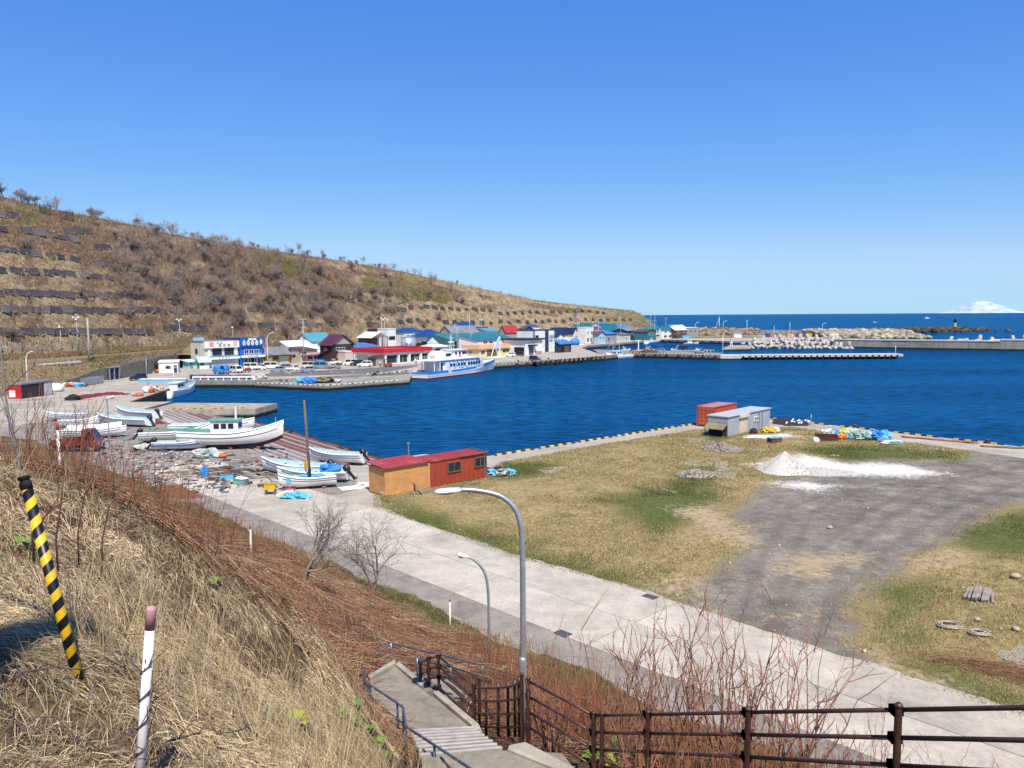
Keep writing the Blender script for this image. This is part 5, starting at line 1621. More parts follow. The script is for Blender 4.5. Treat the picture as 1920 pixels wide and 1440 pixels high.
for x,hw,hh in ((-1.75,0.6,1.2),(-1.5,0.78,1.75),(-0.4,0.8,1.8),(0.4,0.8,1.55),(0.8,0.8,1.6),(1.3,0.78,1.7),(1.62,0.6,1.2)):
 rings.append([(x,hw * math.cos(a) * (1.02 if 0.5 < a < 2.6 else 1.0),max(0.42,0.42 + (hh - 0.42) * math.sin(a) ** 0.55)) for a in [math.pi * k / 10 for k in range(11)]])
mb.loft(rings,True,False); mb.build('cover_sheet',paint('blue_sheet',(0.03,0.22,0.62),0.6,0.2),t)
car('van','white van facing the quay beside the blue-wrapped truck',443,699,'white',-45,CG)
forklift('dark rust-coloured forklift beside the white van',461,698,'rust',200)
car('van','white van parked in front of the blue shop',472,693,'white',10,CG)
car('truck','white pickup truck beside the blue shop entrance',487,694,'white',8,CG)
car('van','white wagon in front of the orange house',509,691,'white',12,CG)
car('hatch','grey-blue hatchback in front of the orange house',520,698,'steel',188,CG)
car('wagon','dark grey saloon behind the grey-blue hatchback',532,692.5,'grey',190,CG)
car('truck','white pickup truck between the two grey-blue hatchbacks',548,696,'white',8,CG)
car('hatch','grey-blue hatchback parked alone in front of the pole',576,698,'steel',192,CG)
car('van','cream van beside the pole',578,690.5,'cream',175,CG)
t = car('van','teal van carrying a blue load on its roof',602,691,'teal',5,CG)
mb = MB(); mb.blob((-0.2,0,2.1),(1.5,0.7,0.32),5,0.3,10,4,1.92); mb.build('roof_load',paint('blue_sheet',(0.03,0.22,0.62),0.6,0.2),t)
car('truck','grey pickup truck beside the teal van',627,691.5,'grey',5,CG)
car('truck','white pickup truck in front of the maroon house',631,684,'white',172,CG)
car('van','white van in front of the beige garage',658,685,'white',178,CG)
car('suv','black off-road car between white van and white off-road car',671,686,'dark',185,CG)
car('suv','white off-road car with dark lower body beside the red-roofed hut',684,688,'white',190,CG)
forklift('red forklift in front of the terminal',726,688,'red',165)
forklift('orange forklift beside the small white hut',296,699,'orange',175)
car('hatch','dark blue hatchback alone on the concrete below the retaining wall',259,713,'navy',215,CG)
car('hatch','white hatchback in front of the waiting hall',957,669,'white',160,CG)
car('suv','black off-road car in the warehouse parking bay',971,668,'dark',170,CG)
car('hatch','black compact car near the quay edge by the white warehouse',1003,676,'dark',320,CG)
WG = 'vehicles on the wharf'
car('wagon','silver estate car on the wharf',1237,660.5,'steel',170,WG)
car('van','dark blue van parked on the finger pier',1279,656,'navy',175,WG)
car('truck','pale pickup truck on the wharf end',1311,662.5,'steel',0,WG)
car('suv','dark car in front of the brown house with pale roof',1266,635,'dark',5,WG)
car('truck','dark maroon truck half hidden by the brushwood at the yard edge',146,846,'red',8,None,sc=1.35)
mb = MB(); mb.prism([tuple(P(x,y))[:2] for x,y in ((470,707),(700,701),(770,690),(790,684),(690,690),(500,700))],G - 0.1,G + 0.006)
struct(mb.build('parking_asphalt',concrete('lot_asphalt',(0.15,0.145,0.14),0.7,0.3,4.0,0.2)))
PA = bpy.data.objects['parking_asphalt']
for i in range(0,9,2):
 a_,b_ = P(505 + i * 20,702 - i * 0.4,G),P(498 + i * 20,698.5 - i * 0.4,G)
 mb = MB(); d_ = (b_ - a_).normalized(); n_ = Vector((-d_.y,d_.x,0)) * 0.06
 mb.add([a_ - n_,b_ - n_,b_ + n_,a_ + n_],[(0,1,2,3)]); o = mb.build('bay_line',SIGNW,PA); o.location.z = 0.012
def person(label,p,ang,top,legs):
 t = thing('person',label,'person',p,math.radians(ang))
 def chain(segs,nm,mat):
  me = bpy.data.meshes.new(nm)
  vs = []; es = []; rr = []
  idx = {}
  for ch in segs:
   last = None
   for q in ch:
    k = tuple(round(c,3) for c in q[:3])
    if k not in idx:
     idx[k] = len(vs); vs.append(k); rr.append(q[3])
    if last is not None and last != idx[k]:
     es.append((last,idx[k]))
    last = idx[k]
  me.from_pydata(vs,es,[]); me.materials.append(mat)
  o = link(nm,me,t)
  o.modifiers.new('skin','SKIN')
  for i,r in enumerate(rr):
   o.data.skin_vertices[0].data[i].radius = (r,r)
  o.data.skin_vertices[0].data[0].use_root = True
  sb_ = o.modifiers.new('sub','SUBSURF'); sb_.levels = 1; sb_.render_levels = 1
  return o
 skin = paint('skin',(0.45,0.27,0.19),0.6)
 pel = (0,0,0.92,0.15)
 chain([[pel,(0,0,1.2,0.15),(0,0,1.42,0.16),(0,0,1.5,0.06),(0,0.01,1.56,0.09),(0,0.01,1.66,0.10),(0,0.0,1.74,0.05)],
  [(0,0,1.42,0.16),(0.2,0,1.42,0.065),(0.26,0.03,1.15,0.05),(0.25,-0.1,0.92,0.04),(0.25,-0.14,0.82,0.035)],
  [(0,0,1.42,0.16),(-0.2,0,1.42,0.065),(-0.26,0.05,1.15,0.05),(-0.25,0.06,0.92,0.04),(-0.25,0.05,0.82,0.035)],
  [pel,(0.1,0,0.86,0.10),(0.11,-0.08,0.48,0.07),(0.11,-0.02,0.09,0.05),(0.11,-0.16,0.04,0.04)],
  [pel,(-0.1,0,0.86,0.10),(-0.11,0.06,0.48,0.07),(-0.11,0.2,0.1,0.05),(-0.11,0.08,0.05,0.04)]],'body',skin)
 chain([[(0,0,0.88,0.175),(0,0,1.2,0.17),(0,0,1.44,0.175),(0,0,1.49,0.08)],
  [(0,0,1.44,0.175),(0.21,0,1.43,0.085),(0.265,0.03,1.14,0.07)],[(0,0,1.44,0.175),(-0.21,0,1.43,0.085),(-0.265,0.05,1.14,0.07)]],'shirt',top)
 chain([[(0,0,0.95,0.165),(0,0,0.88,0.17),(0.1,0,0.82,0.115),(0.11,-0.08,0.48,0.09),(0.11,-0.02,0.12,0.075)],[(0,0,0.88,0.17),(-0.1,0,0.82,0.115),(-0.11,0.06,0.48,0.09),(-0.11,0.19,0.14,0.075)]],'trousers',legs)
 mb = MB(); mb.cs = True; mb.blob((0,0.035,1.69),(0.115,0.125,0.12),2,0.05,10,6,None); mb.build('hair',paint('dark_hair',(0.015,0.012,0.01),0.7),t)
 return t
person('person in a white shirt and dark trousers walking past the hut',P(713,688),200,paint('white_cloth',(0.75,0.74,0.72),0.9),paint('dark_cloth',(0.02,0.022,0.03),0.9))
person('person in pale clothes standing by the terminal entrance',P(779,682),20,paint('pale_cloth',(0.68,0.64,0.6),0.9),paint('pale_cloth',(0.68,0.64,0.6),0.9))
# ================================================================== BOATS
HULLW = paint('hull_white',(0.80,0.80,0.78),0.35,0.08,0.5,dirt=(0.5,0.46,0.4),dirt_amt=0.3)
DECKB = paint('deck_pale_blue',(0.42,0.60,0.64),0.6,0.15,0.8,dirt=(0.35,0.33,0.3))
DECKG = paint('deck_green',(0.12,0.32,0.24),0.6,0.2,0.8,dirt=(0.3,0.25,0.18))
BOOT = paint('antifouling_red',(0.17,0.025,0.035),0.7,0.3,0.8,dirt=(0.3,0.2,0.2))
MOTOR = paint('outboard_black',(0.018,0.02,0.03),0.35,0.2)
RAILM = paint('rub_rail_grey',(0.14,0.14,0.145),0.6,0.2)
def hull_rings(L,B,Hs,bow_up=0.55,stern_up=0.08,flare=1.25,draft=0.0,n=15,sharp=2.2,z_keel=0.0,up_keel=0.5):
 out = []
 for i in range(n):
  u = i / (n - 1)
  x = -L / 2 + L * u
  b = B / 2 * (1 - max(0.0,(u - 0.45) / 0.55) ** sharp) * (0.86 + 0.14 * min(1,u / 0.3))
  b = max(b,0.03)
  s = Hs * (1 + bow_up * max(0,(u - 0.35) / 0.65) ** 2 + stern_up * (1 - u) ** 2)
  k = z_keel + Hs * up_keel * max(0,(u - 0.78) / 0.22) ** 1.6
  out.append((x,b,s,k))
 return out
def hull(t,L,B,Hs,mats=(None,None),boot=None,deckz=0.62,**kw):
 st = hull_rings(L,B,Hs,**kw)
 rings = []
 for x,b,s,k in st:
  h = s - k
  xx = x + (0.10 * Hs if False else 0)
  rings.append([(x,-b,s),(x - 0.02 * h,-b * 0.93,k + h * 0.55),(x - 0.05 * h,-b * 0.80,k + h * 0.22),(x - 0.08 * h,-b * 0.12,k),(x - 0.08 * h,b * 0.12,k),(x - 0.05 * h,b * 0.80,k + h * 0.22),(x - 0.02 * h,b * 0.93,k + h * 0.55),(x,b,s),
   (x,b * 0.90 - 0.005,s + 0.01),(x,b * 0.86 - 0.005,k + h * deckz),(x,-b * 0.86 + 0.005,k + h * deckz),(x,-b * 0.90 + 0.005,s + 0.01)])
 mb = MB(); n = 12
 vs = [p for r in rings for p in r]
 for i in range(len(rings) - 1):
  for j in range(n):
   l = (j + 1) % n
   mb_m = 0
   if j in (8,9,10):
    mb_m = 1
   elif boot and j in (2,3,4):
    mb_m = 2
   mb.f.append((i * n + j,i * n + l,(i + 1) * n + l,(i + 1) * n + j)); mb.mi.append(mb_m); mb.smooth.append(j in (0,1,2,4,5,6))
 mb.v = vs
 mb.f.append(tuple(range(7,-1,-1))); mb.mi.append(0); mb.smooth.append(False)
 mb.f.append((0,7,8,11)); mb.mi.append(0); mb.smooth.append(False)
 o = mb.build('hull',[mats[0],mats[1]] + ([boot] if boot else []),t)
 for sy in (-1,1):
  mb = MB(); mb.tube([(x,sy * (b + 0.02),s - 0.06) for x,b,s,k in st],0.045,5); mb.build('rub_rail',HULLW,t)
  mb = MB(); mb.tube([(x - 0.02,sy * (b * 0.965 + 0.02),s - (s - k) * 0.32) for x,b,s,k in st[:-1]],0.025,4); mb.build('side_strake',RAILM,t)
 return st
def outboard(t,x,z,tiltdeg=35):
 c = Matrix.Translation((x,0,z)) @ Matrix.Rotation(math.radians(tiltdeg),4,'Y')
 e = bpy.data.objects.new('outboard_motor',None)
 mb = MB(); mb.cs = True
 mb.loft([[tuple(c @ Vector((px_ * s,py_ * s,zz))) for px_,py_ in ((-0.34,-0.18),(0.1,-0.2),(0.2,0),(0.1,0.2),(-0.34,0.18))] for zz,s in ((0.15,0.8),(0.35,1.05),(0.6,1.0),(0.78,0.7))])
 o = mb.build('outboard_motor',MOTOR,t)
 mb = MB(); mb.loft([[tuple(c @ Vector((px_ * s - 0.05,py_ * s,zz))) for px_,py_ in ((-0.12,-0.06),(0.1,-0.05),(0.1,0.05),(-0.12,0.06))] for zz,s in ((0.15,1.2),(-0.4,1.0),(-0.75,1.3))]); mb.build('leg',MOTOR,o)
 mb = MB(); q = c @ Vector((-0.25,0,-0.72)); mb.blob(tuple(q),(0.05,0.18,0.18),1,0.1,6,4,None); mb.build('propeller',RAILM,o)
 return o
def boat_at(pl,pr,z=G):
 a,b = P(pl[0],pl[1],z),P(pr[0],pr[1],z)
 d = b - a
 return (a + b) / 2,d.length,math.atan2(d.y,d.x)
def skiff(label,pl,pr,bow='l',motor=True,deck=DECKB,wide=2.0,high=0.9,group='open boats drawn up on the yard',z=G,cat='boat',name='open_boat',thwarts=3,sheer=0.55,lift=0.18,blocks=True):
 c,L,rz = boat_at(pl,pr,z)
 if bow == 'l':
  rz += math.pi
 t = thing(name,label,cat,(c.x,c.y,z + lift),rz,group)
 st = hull(t,L,min(wide * 1.08,L * 0.28),high,(HULLW,deck),bow_up=sheer,up_keel=0.45,deckz=0.5)
 for i in range(thwarts):
  u = 0.25 + 0.5 * i / max(1,thwarts - 1)
  x,b,s,k = st[int(u * 14)]
  mb = MB(); mb.box((x,0,k + (s - k) * 0.78),(0.28,b * 1.7,0.06)); mb.build('thwart',deck,t)
 if motor:
  outboard(t,-L / 2 - 0.15,high * 0.75,40)
 if blocks:
  for u in (-0.28,0.25):
   mb = MB(); mb.box((u * L,0,-lift / 2 + 0.01),(0.3,1.3,lift)); mb.build('keel_block',t_red,t)
 return t,L,st
def wheelhouse(t,x0,x1,w,z0,z1,mat=None,wins=3,roof=None,name='wheelhouse'):
 mb = MB(); mb.b2((x0,-w / 2,z0),(x1,w / 2,z1)); o = mb.build(name,mat or HULLW,t)
 mb = MB(); mb.b2((x0 - 0.25,-w / 2 - 0.15,z1 + 0.002),(x1 + 0.2,w / 2 + 0.15,z1 + 0.1)); mb.build('roof',roof or HULLW,o)
 hh = z1 - z0
 for sy in (-1,1):
  for i in range(wins):
   a = x0 + (x1 - x0) * (0.12 + 0.78 * i / wins); b = a + (x1 - x0) * 0.78 / wins * 0.75
   mb = MB(); mb.b2((a,sy * w / 2 - 0.02,z0 + hh * 0.55),(b,sy * w / 2 + 0.02,z0 + hh * 0.85)); mb.build('window',GLASS,o)
 for i in range(3):
  y = -w / 2 + w * (0.08 + 0.3 * i)
  mb = MB(); mb.b2((x1 - 0.02,y,z0 + hh * 0.55),(x1 + 0.02,y + w * 0.24,z0 + hh * 0.85)); mb.build('windscreen',GLASS,o)
 return o
# ---- big boat on the slip yard
c,L,rz = boat_at((345,842),(528,838))
t = thing('fishing_boat','largest white wooden fishing boat with wheelhouse and green bulwark, laid up on the yard','fishing boat',(c.x,c.y,G + 0.25),rz)
st = hull(t,L * 1.06,3.3,1.5,(HULLW,DECKG),boot=BOOT,bow_up=0.85,stern_up=0.25,up_keel=0.5,deckz=0.62,n=19)
wheelhouse(t,-L * 0.20,L * 0.08,1.8,1.0,2.85,None,3,DECKG)
mb = MB(); mb.b2((L * 0.081,-0.8,1.0),(L * 0.20,0.8,1.85)); mb.build('engine_casing',HULLW,t)
mb = MB(); mb.tube([(L * 0.04,0,2.9),(L * 0.04,0,4.3)],0.11,8); mb.build('funnel',white_p,t)
for i in range(7):
 x = L * (0.24 + 0.04 * i); u = x / (L * 1.06) + 0.5
 b = np.interp(x,[q[0] for q in st],[q[1] for q in st]); s_ = np.interp(x,[q[0] for q in st],[q[2] for q in st])
 for sy in (-1,1):
  mb = MB(); mb.b2((x - 0.05,sy * b * 0.80 - 0.06,s_ - 0.5),(x + 0.05,sy * b * 0.80 + 0.06,s_ + 0.02)); mb.build('bulwark_stay',DECKG,t)
x,b,s_,k = st[-2]
mb = MB(); mb.cyl((x - 0.25,0,s_ - 0.2),0.08,0.65,6); mb.build('bow_post',DECKG,t)
for u in (-0.3,0.0,0.28):
 mb = MB(); mb.box((u * L,0,-0.12),(0.35,2.2,0.25)); mb.build('keel_block',t_red,t)
# ---- other laid-up boats
t,L,st = skiff('white boat with green-striped gunwale propped behind the big fishing boat',(262,833),(398,826),'r',True,DECKG,2.1,1.0,sheer=0.75,lift=0.35)
t,L,st = skiff('white skiff with dark blue stripe, its motor by a heap of net',(288,846),(395,843),'r',True,DECKB,1.9,0.8)
for sy in (-1,1):
 mb = MB(); mb.tube([(x,sy * (b * 0.97 + 0.03),s_ - (s_ - k) * 0.45) for x,b,s_,k in st[:-1]],0.07,4); mb.build('blue_stripe',PAINTS['blue'],t)
t,L,st = skiff('white boat with black tyre on its bow behind the big fishing boat',(318,818),(478,812),'r',False,DECKB,2.2,1.05,sheer=0.6,lift=0.3)
x,b,s_,k = st[11]
mb = MB(); torus(mb,(x,-b - 0.12,s_ - 0.4),0.32,0.12); mb.build('tyre',TYRE,t)
skiff('white skiff with raised black motor beside the old pier',(220,781),(296,787),'l',group='open boats drawn up on the yard')
skiff('white skiff with pale blue inside beside the thin lamp post',(182,795),(282,801),'l')
skiff('slim white skiff without motor behind the brushwood, farthest up the yard',(82,790),(166,789),'l',False)
skiff('white skiff with a cluttered deck between brushwood and tarpaulin boat',(112,803),(186,801),'r',False)
t,L,st = skiff('broad white boat under a white cover',(118,824),(238,819),'r',False,HULLW,2.3,0.95,sheer=0.35)
mb = MB(); mb.cs = True
mb.loft([[(x,sy * b * 0.98,s_ + 0.02 + hz) for sy,hz in ((-1,0),(-0.6,0.3),(0,0.5),(0.6,0.3),(1,0))] for x,b,s_,k in st[1:-1]],False,False); mb.build('cover_sheet',HULLW,t)
skiff('white skiff alone on the slip timbers with black motor toward the sea',(578,866),(682,872),'l')
t,L,st = skiff('long white skiff with pale blue inside and black motor behind the wooden pole',(492,888),(622,894),'l',True,DECKB,1.9,0.85,sheer=0.7)
t,L,st = skiff('white skiff carrying crumpled blue sheeting at its stern',(520,902),(652,903),'l',True,DECKB,1.8,0.75)
mb = MB(); mb.blob((-L * 0.25,0.1,0.9),(1.0,0.6,0.45),12,0.4,10,6,None); mb.build('blue_sheet',paint('blue_sheet',(0.03,0.22,0.62),0.6,0.2),t)
t,L,st = skiff('white boat with pale blue bins and deck gear in front of the pole',(522,920),(630,912),'l',False,DECKB,1.9,0.8)
for x_,w_ in ((0.06,0.5),(-0.2,0.7),(0.3,0.5)):
 mb = MB(); mb.box((x_ * L,0,0.72),(w_ * 1.2,0.8,0.5)); mb.build('fish_bin',paint('bin_blue',(0.12,0.42,0.62),0.5),t)
# ---- long pale blue floating beam on the basin quay
a_,b_ = P(264,719.5),P(350,719)
c = (a_ + b_) / 2; L = (b_ - a_).length
t = thing('pontoon_beam','long pale blue and white pontoon lying at the basin edge','pontoon',(c.x,c.y,G),math.atan2(b_.y - a_.y,b_.x - a_.x))
mb = MB(); mb.b2((-L / 2,-0.7,0),(L / 2,0.7,0.95)); mb.build('float',paint('pontoon_blue',(0.22,0.45,0.62),0.5,0.15),t)
mb = MB(); mb.b2((-L / 2,-0.8,0.955),(L / 2,0.8,1.1)); mb.build('deck',white_p,t)
# ---- small fishing boat in the basin
def fishing_boat(label,pl,pr,bow,scale_h=1.0,group=None,z=0.0,masts=1,deck=DECKB,boot=None,house=(-0.28,-0.02),Y=None,wide=None):
 c,L,rz = boat_at(pl,pr,z)
 if bow == 'l':
  rz += math.pi
 t = thing('fishing_boat',label,'fishing boat',(c.x,c.y,z - 0.35 * scale_h),rz,group)
 Hs = min(1.5,0.15 * L) * scale_h
 B = wide or min(3.6,L * 0.27)
 st = hull(t,L,B,Hs,(HULLW,deck),boot=boot,bow_up=0.6,deckz=0.72,up_keel=0.3)
 zd = Hs * 0.72
 wheelhouse(t,house[0] * L,house[1] * L,B * 0.62,zd,zd + 1.9 * min(1.0,L / 9),None,2)
 for i in range(masts):
  x = (house[0] + 0.04 + 0.25 * i) * L
  mb = MB(); mb.tube([(x,0,zd),(x,0,zd + 0.42 * L)],0.06,6)
  mb.tube([(x,-B * 0.3,zd + 0.33 * L),(x,B * 0.3,zd + 0.33 * L)],0.035,5); mb.tube([(x,0,zd + 0.4 * L),(x + 0.22 * L,0,zd + 0.22 * L)],0.03,4)
  mb.build('mast',white_p,t)
 mb = MB()
 for i in range(5):
  x = (0.1 + 0.07 * i) * L; bb = np.interp(x,[q[0] for q in st],[q[1] for q in st]); s_ = np.interp(x,[q[0] for q in st],[q[2] for q in st])
  for sy in (-1,1):
   mb.tube([(x,sy * bb * 0.9,s_),(x,sy * bb * 0.9,s_ + 0.45)],0.025,4)
 for sy in (-1,1):
  mb.tube([((0.1 + 0.07 * i) * L,sy * 0.9 * np.interp((0.1 + 0.07 * i) * L,[q[0] for q in st],[q[1] for q in st]),0.45 + np.interp((0.1 + 0.07 * i) * L,[q[0] for q in st],[q[2] for q in st])) for i in range(5)],0.03,4)
 mb.build('stanchion_rail',steel_p,t)
 mb = MB(); mb.blob((0.2 * L,0,zd + 0.2),(0.12 * L,B * 0.3,0.35),3,0.35,8,5,None); mb.build('net_heap',paint('net_rust',(0.35,0.12,0.06),0.95,0.4),t)
 return t
fishing_boat('small white and blue fishing boat moored by the dark sheet-pile wall',(313,747),(366,733),'r',1.15,None,0.0,1,DECKB,PAINTS['blue'],wide=2.7)
fishing_boat('white fishing boat with red waterline moored at the wharf corner',(1137,674),(1183,671),'l',1.25,None,0.0,2,DECKB,BOOT,house=(-0.05,0.2))
BG = 'fishing boats in the inner basin'
for lb,pl,pr,bw,s_,m_ in (
  ('long white fishing boat with two masts at the basin quay below the white shopfront',(1086,653.5),(1134,650.5),'l',1.2,2),
  ('white fishing boat moored below the pale blue gable',(1148,648.5),(1172,648),'r',1.1,1),
  ('white boat with a tall mast beside the wharf, next to the yellow derrick',(1206,659.5),(1228,659),'r',1.0,2),
  ('white boat with a bright wheelhouse behind the wharf boat',(1164,658),(1182,657.5),'r',1.2,1),
  ('white boat lying along the finger pier with a black hood',(1258,657),(1276,656.5),'l',1.0,1),
  ('slim white boat moored along the far quay wall',(1283,645.5),(1310,645),'r',0.7,0),
  ('white boat at the outer end of the finger pier',(1302,656),(1316,656),'r',0.8,0)):
 fishing_boat(lb,pl,pr,bw,s_,BG,0.0,m_)
fishing_boat('large white ship-bowed fishing boat on the far quay with red gear',(1211,645),(1242,641),'r',1.5,None,0.0,2,DECKB,BOOT)
TG = 'fishing boats behind the tetrapods'
rs = random.Random(77)
for i,(x,y) in enumerate(((1388,645),(1404,644.5),(1422,645),(1438,644),(1452,644.5),(1468,644),(1484,643.5),(1500,643.5))):
 fishing_boat('white fishing boat with aerial mast in the crowd behind the tetrapods',(x - 9,y),(x + 9,y + rs.uniform(-0.6,0.6)),rs.choice('lr'),1.3,TG,0.0,rs.choice((1,2)))
# ---- boat far out at sea
q = P(1738,597.5,0)
t = thing('distant_boat','small white boat far out on the open sea','boat',(q.x,q.y,-0.4),0.1)
hull(t,17,4.5,2.2,(HULLW,DECKB)); wheelhouse(t,-4,2,3,1.6,5.0); mb = MB(); mb.cyl((-1,0,5),0.25,3,6); mb.build('mast',white_p,t)
# ---- passenger ferry
fd = Vector((0.5,0.866)); fn = Vector((0.866,-0.5))
sc_ = P(797,712.5,0)
FL,FB = 36.5,6.0
org = Vector((sc_.x,sc_.y)) - fn * (FB / 2) + fn * 0.9
t = thing('passenger_ferry','white passenger ferry with blue lettering and blue bow at the quay','ferry',(org.x,org.y,0),math.atan2(fd.y,fd.x))
FBLUE = paint('ferry_blue',(0.03,0.27,0.72),0.4,0.06,0.4)
FWHITE = paint('ferry_white',(0.80,0.80,0.80),0.35,0.05,0.4,dirt=(0.6,0.58,0.55),dirt_amt=0.2)
FRED = paint('ferry_boot_red',(0.16,0.012,0.02),0.6,0.2)
def ferry_st(n=25):
 o = []
 for i in range(n):
  u = i / (n - 1)
  b = FB / 2 * (1 - max(0,(u - 0.55) / 0.45) ** 2.3)
  s = 1.75 + 1.35 * max(0,(u - 0.35) / 0.65) ** 1.6
  bw_ = b * (0.92 - 0.55 * max(0,(u - 0.6) / 0.4) ** 1.2)
  o.append((u * FL,max(b,0.04),s,max(bw_,0.03)))
 return o
FS = ferry_st()
def ferry_band(name,f0,f1,mat,i0=0,i1=None,off=0.0):
 S = FS[i0:i1]
 mb = MB(); mb.cs = True
 def P_(x,b,s,bw_,f,sy):
  z = f(s)
  k = max(0.0,min(1.0,z / s)) if z > 0 else 0
  hb = bw_ + (b - bw_) * k
  xx = x + (0.9 * k * max(0,x / FL - 0.9) / 0.1 if x / FL > 0.9 else 0)
  return (xx,sy * (hb + off),z)
 for sy in (-1,1):
  r = [[P_(*q,f0,sy),P_(*q,f1,sy)] for q in S]
  vs = [p for q in r for p in q]
  fs = []
  for i in range(len(r) - 1):
   q = (2 * i,2 * i + 2,2 * i + 3,2 * i + 1)
   fs.append(q if sy < 0 else q[::-1])
  mb.add(vs,fs)
 if i0 == 0:
  a_,b_ = P_(*S[0],f0,-1),P_(*S[0],f0,1); c_,d_ = P_(*S[0],f1,1),P_(*S[0],f1,-1)
  mb.cs = False; mb.add([a_,b_,c_,d_],[(3,2,1,0)])
 return mb.build(name,mat,t)
ferry_band('boot_top',lambda s: -0.8,lambda s: 0.42,FRED)
ferry_band('hull',lambda s: 0.42,lambda s: s - 0.62,FWHITE)
ferry_band('bulwark',lambda s: s - 0.62,lambda s: s + 0.25,FWHITE)
ferry_band('bow_panel',lambda s: s - 0.75,lambda s: s + 0.27,FBLUE,18,None,0.02)
ferry_band('stern_panel',lambda s: s - 0.45,lambda s: s + 0.27,FBLUE,0,7,0.02)
ferry_band('wave_panel',lambda s: s - 0.4,lambda s: s + 0.15,FBLUE,7,16,0.025)
ferry_band('fender_strake',lambda s: s - 0.72,lambda s: s - 0.55,FWHITE,0,None,0.09)
mb = MB(); mb.add([(x,-b * 0.97,1.6 + (s - 1.75) * 0.8) for x,b,s,w_ in FS] + [(x,b * 0.97,1.6 + (s - 1.75) * 0.8) for x,b,s,w_ in FS[::-1]],[tuple(range(2 * len(FS)))]); mb.build('deck',paint('deck_grey',(0.25,0.28,0.28),0.7),t)
sal = MB(); hw = FB / 2 - 0.12
sal.loft([[(x,-hw * k,1.55),(x,-hw * k,4.55),(x,hw * k,4.55),(x,hw * k,1.55)] for x,k in ((8.0,1),(22,1),(25.5,0.93),(27.5,0.74))])
sl = sal.build('saloon',FWHITE,t)
for x in (10.6,12.0,14.2,15.6,17.0,19.0,20.4,21.8,23.2,24.4):
 for sy in (-1,1):
  k = np.interp(x,[22,25.5,27.5],[1,0.93,0.74])
  mb = MB(); mb.box((x,sy * (hw * k),3.2),(0.95,0.08,0.75)); mb.build('window',GLASS,sl)
me_ = text('HABORO',3.1,(17.4,-hw - 0.012,3.05),FBLUE,t,'ship_name',sx=1.2)
me2 = text('HABORO',3.1,(17.4,hw + 0.012,3.05),FBLUE,t,'ship_name',rot=(0,0,math.pi),sx=1.2)
mb = MB(); mb.b2((2.2,-hw - 0.25,4.552),(24.5,hw + 0.25,4.75)); mb.build('upper_deck',FWHITE,t)
for x,y in ((3.0,-hw),(3.0,hw),(5.5,-hw),(5.5,hw)):
 mb = MB(); mb.b2((x - 0.1,y - 0.1,1.6),(x + 0.1,y + 0.1,4.55)); mb.build('deck_pillar',FWHITE,t)
mb = MB(); mb.b2((5.9,-hw + 0.4,1.6),(8.0,hw - 0.4,4.5)); o = mb.build('stair_house',FWHITE,t)
mb = MB(); mb.b2((6.2,-hw + 0.36,1.9),(7.2,-hw + 0.405,3.9)); mb.build('door',PAINTS['red'],o)
br = MB(); br.loft([[(x,-1.9 * k,4.76),(x2,-1.8 * k,6.9),(x2,1.8 * k,6.9),(x,1.9 * k,4.76)] for x,x2,k in ((13.0,13.2,1),(19.2,18.8,1),(20.4,19.6,0.8))])
bo = br.build('bridge',FWHITE,t)
for x in (14.4,16.2,17.8,18.8):
 for sy in (-1,1):
  mb = MB(); mb.box((x,sy * 1.84,6.1),(0.9,0.1,0.7)); mb.build('window',GLASS,bo)
mb = MB(); mb.b2((12.6,-2.1,6.91),(20.0,2.1,7.05)); mb.build('roof',FWHITE,bo)
mb = MB(); mb.b2((9.6,-1.6,4.76),(12.8,1.6,6.6)); o = mb.build('aft_house',FWHITE,t)
mb = MB(); mb.b2((10.0,-1.63,5.4),(12.4,-1.6,6.2)); mb.build('window',GLASS,o)
mb = MB()
mb.tube([(14.8,0,7.05),(14.8,0,11.2)],0.09,6)
for z,w_ in ((8.2,1.4),(9.2,1.1),(10.2,0.7)):
 mb.tube([(14.8,-w_,z),(14.8,w_,z)],0.05,5); mb.tube([(14.0,0,z),(15.6,0,z)],0.05,5)
mb.tube([(13.8,0,7.05),(14.8,0,10)],0.06,5); mb.b2((14.3,-0.5,8.9),(15.3,0.5,9.15)); mb.build('radar_mast',FWHITE,t)
for sy in (-1,1):
 mb = MB()
 for x in np.arange(2.4,24.5,1.1):
  mb.tube([(x,sy * hw,4.75),(x,sy * hw,5.6)],0.022,4)
 for z in (5.2,5.6):
  mb.tube([(2.4,sy * hw,z),(24.3,sy * hw,z)],0.022,4)
 mb.build('deck_rail',FWHITE,t)
 mb = MB()
 pts = [(x,sy * b * 0.97,s + 0.25) for x,b,s,w_ in FS[19:24]]
 mb.tube([(p[0],p[1],p[2] + 0.6) for p in pts],0.025,4)
 for p in pts:
  mb.tube([p,(p[0],p[1],p[2] + 0.6)],0.022,4)
 mb.build('bow_rail',FWHITE,t)
for x in (7.0,9.0):
 mb = MB(); mb.tube([(x,-2.1,5.0),(x + 1.0,-2.1,5.0)],0.32,10); mb.build('life_raft',FWHITE,t)
mb = MB(); torus(mb,(16.0,-1.98,5.3),0.35,0.1); mb.build('life_ring',paint('life_ring_orange',(0.6,0.1,0.05),0.6),t)
# ================================================================== NEAR BUILT THINGS
def frame_at(C,D2):
 d = Vector((D2[0] - C[0],D2[1] - C[1])); return math.atan2(d.y,d.x),d.length
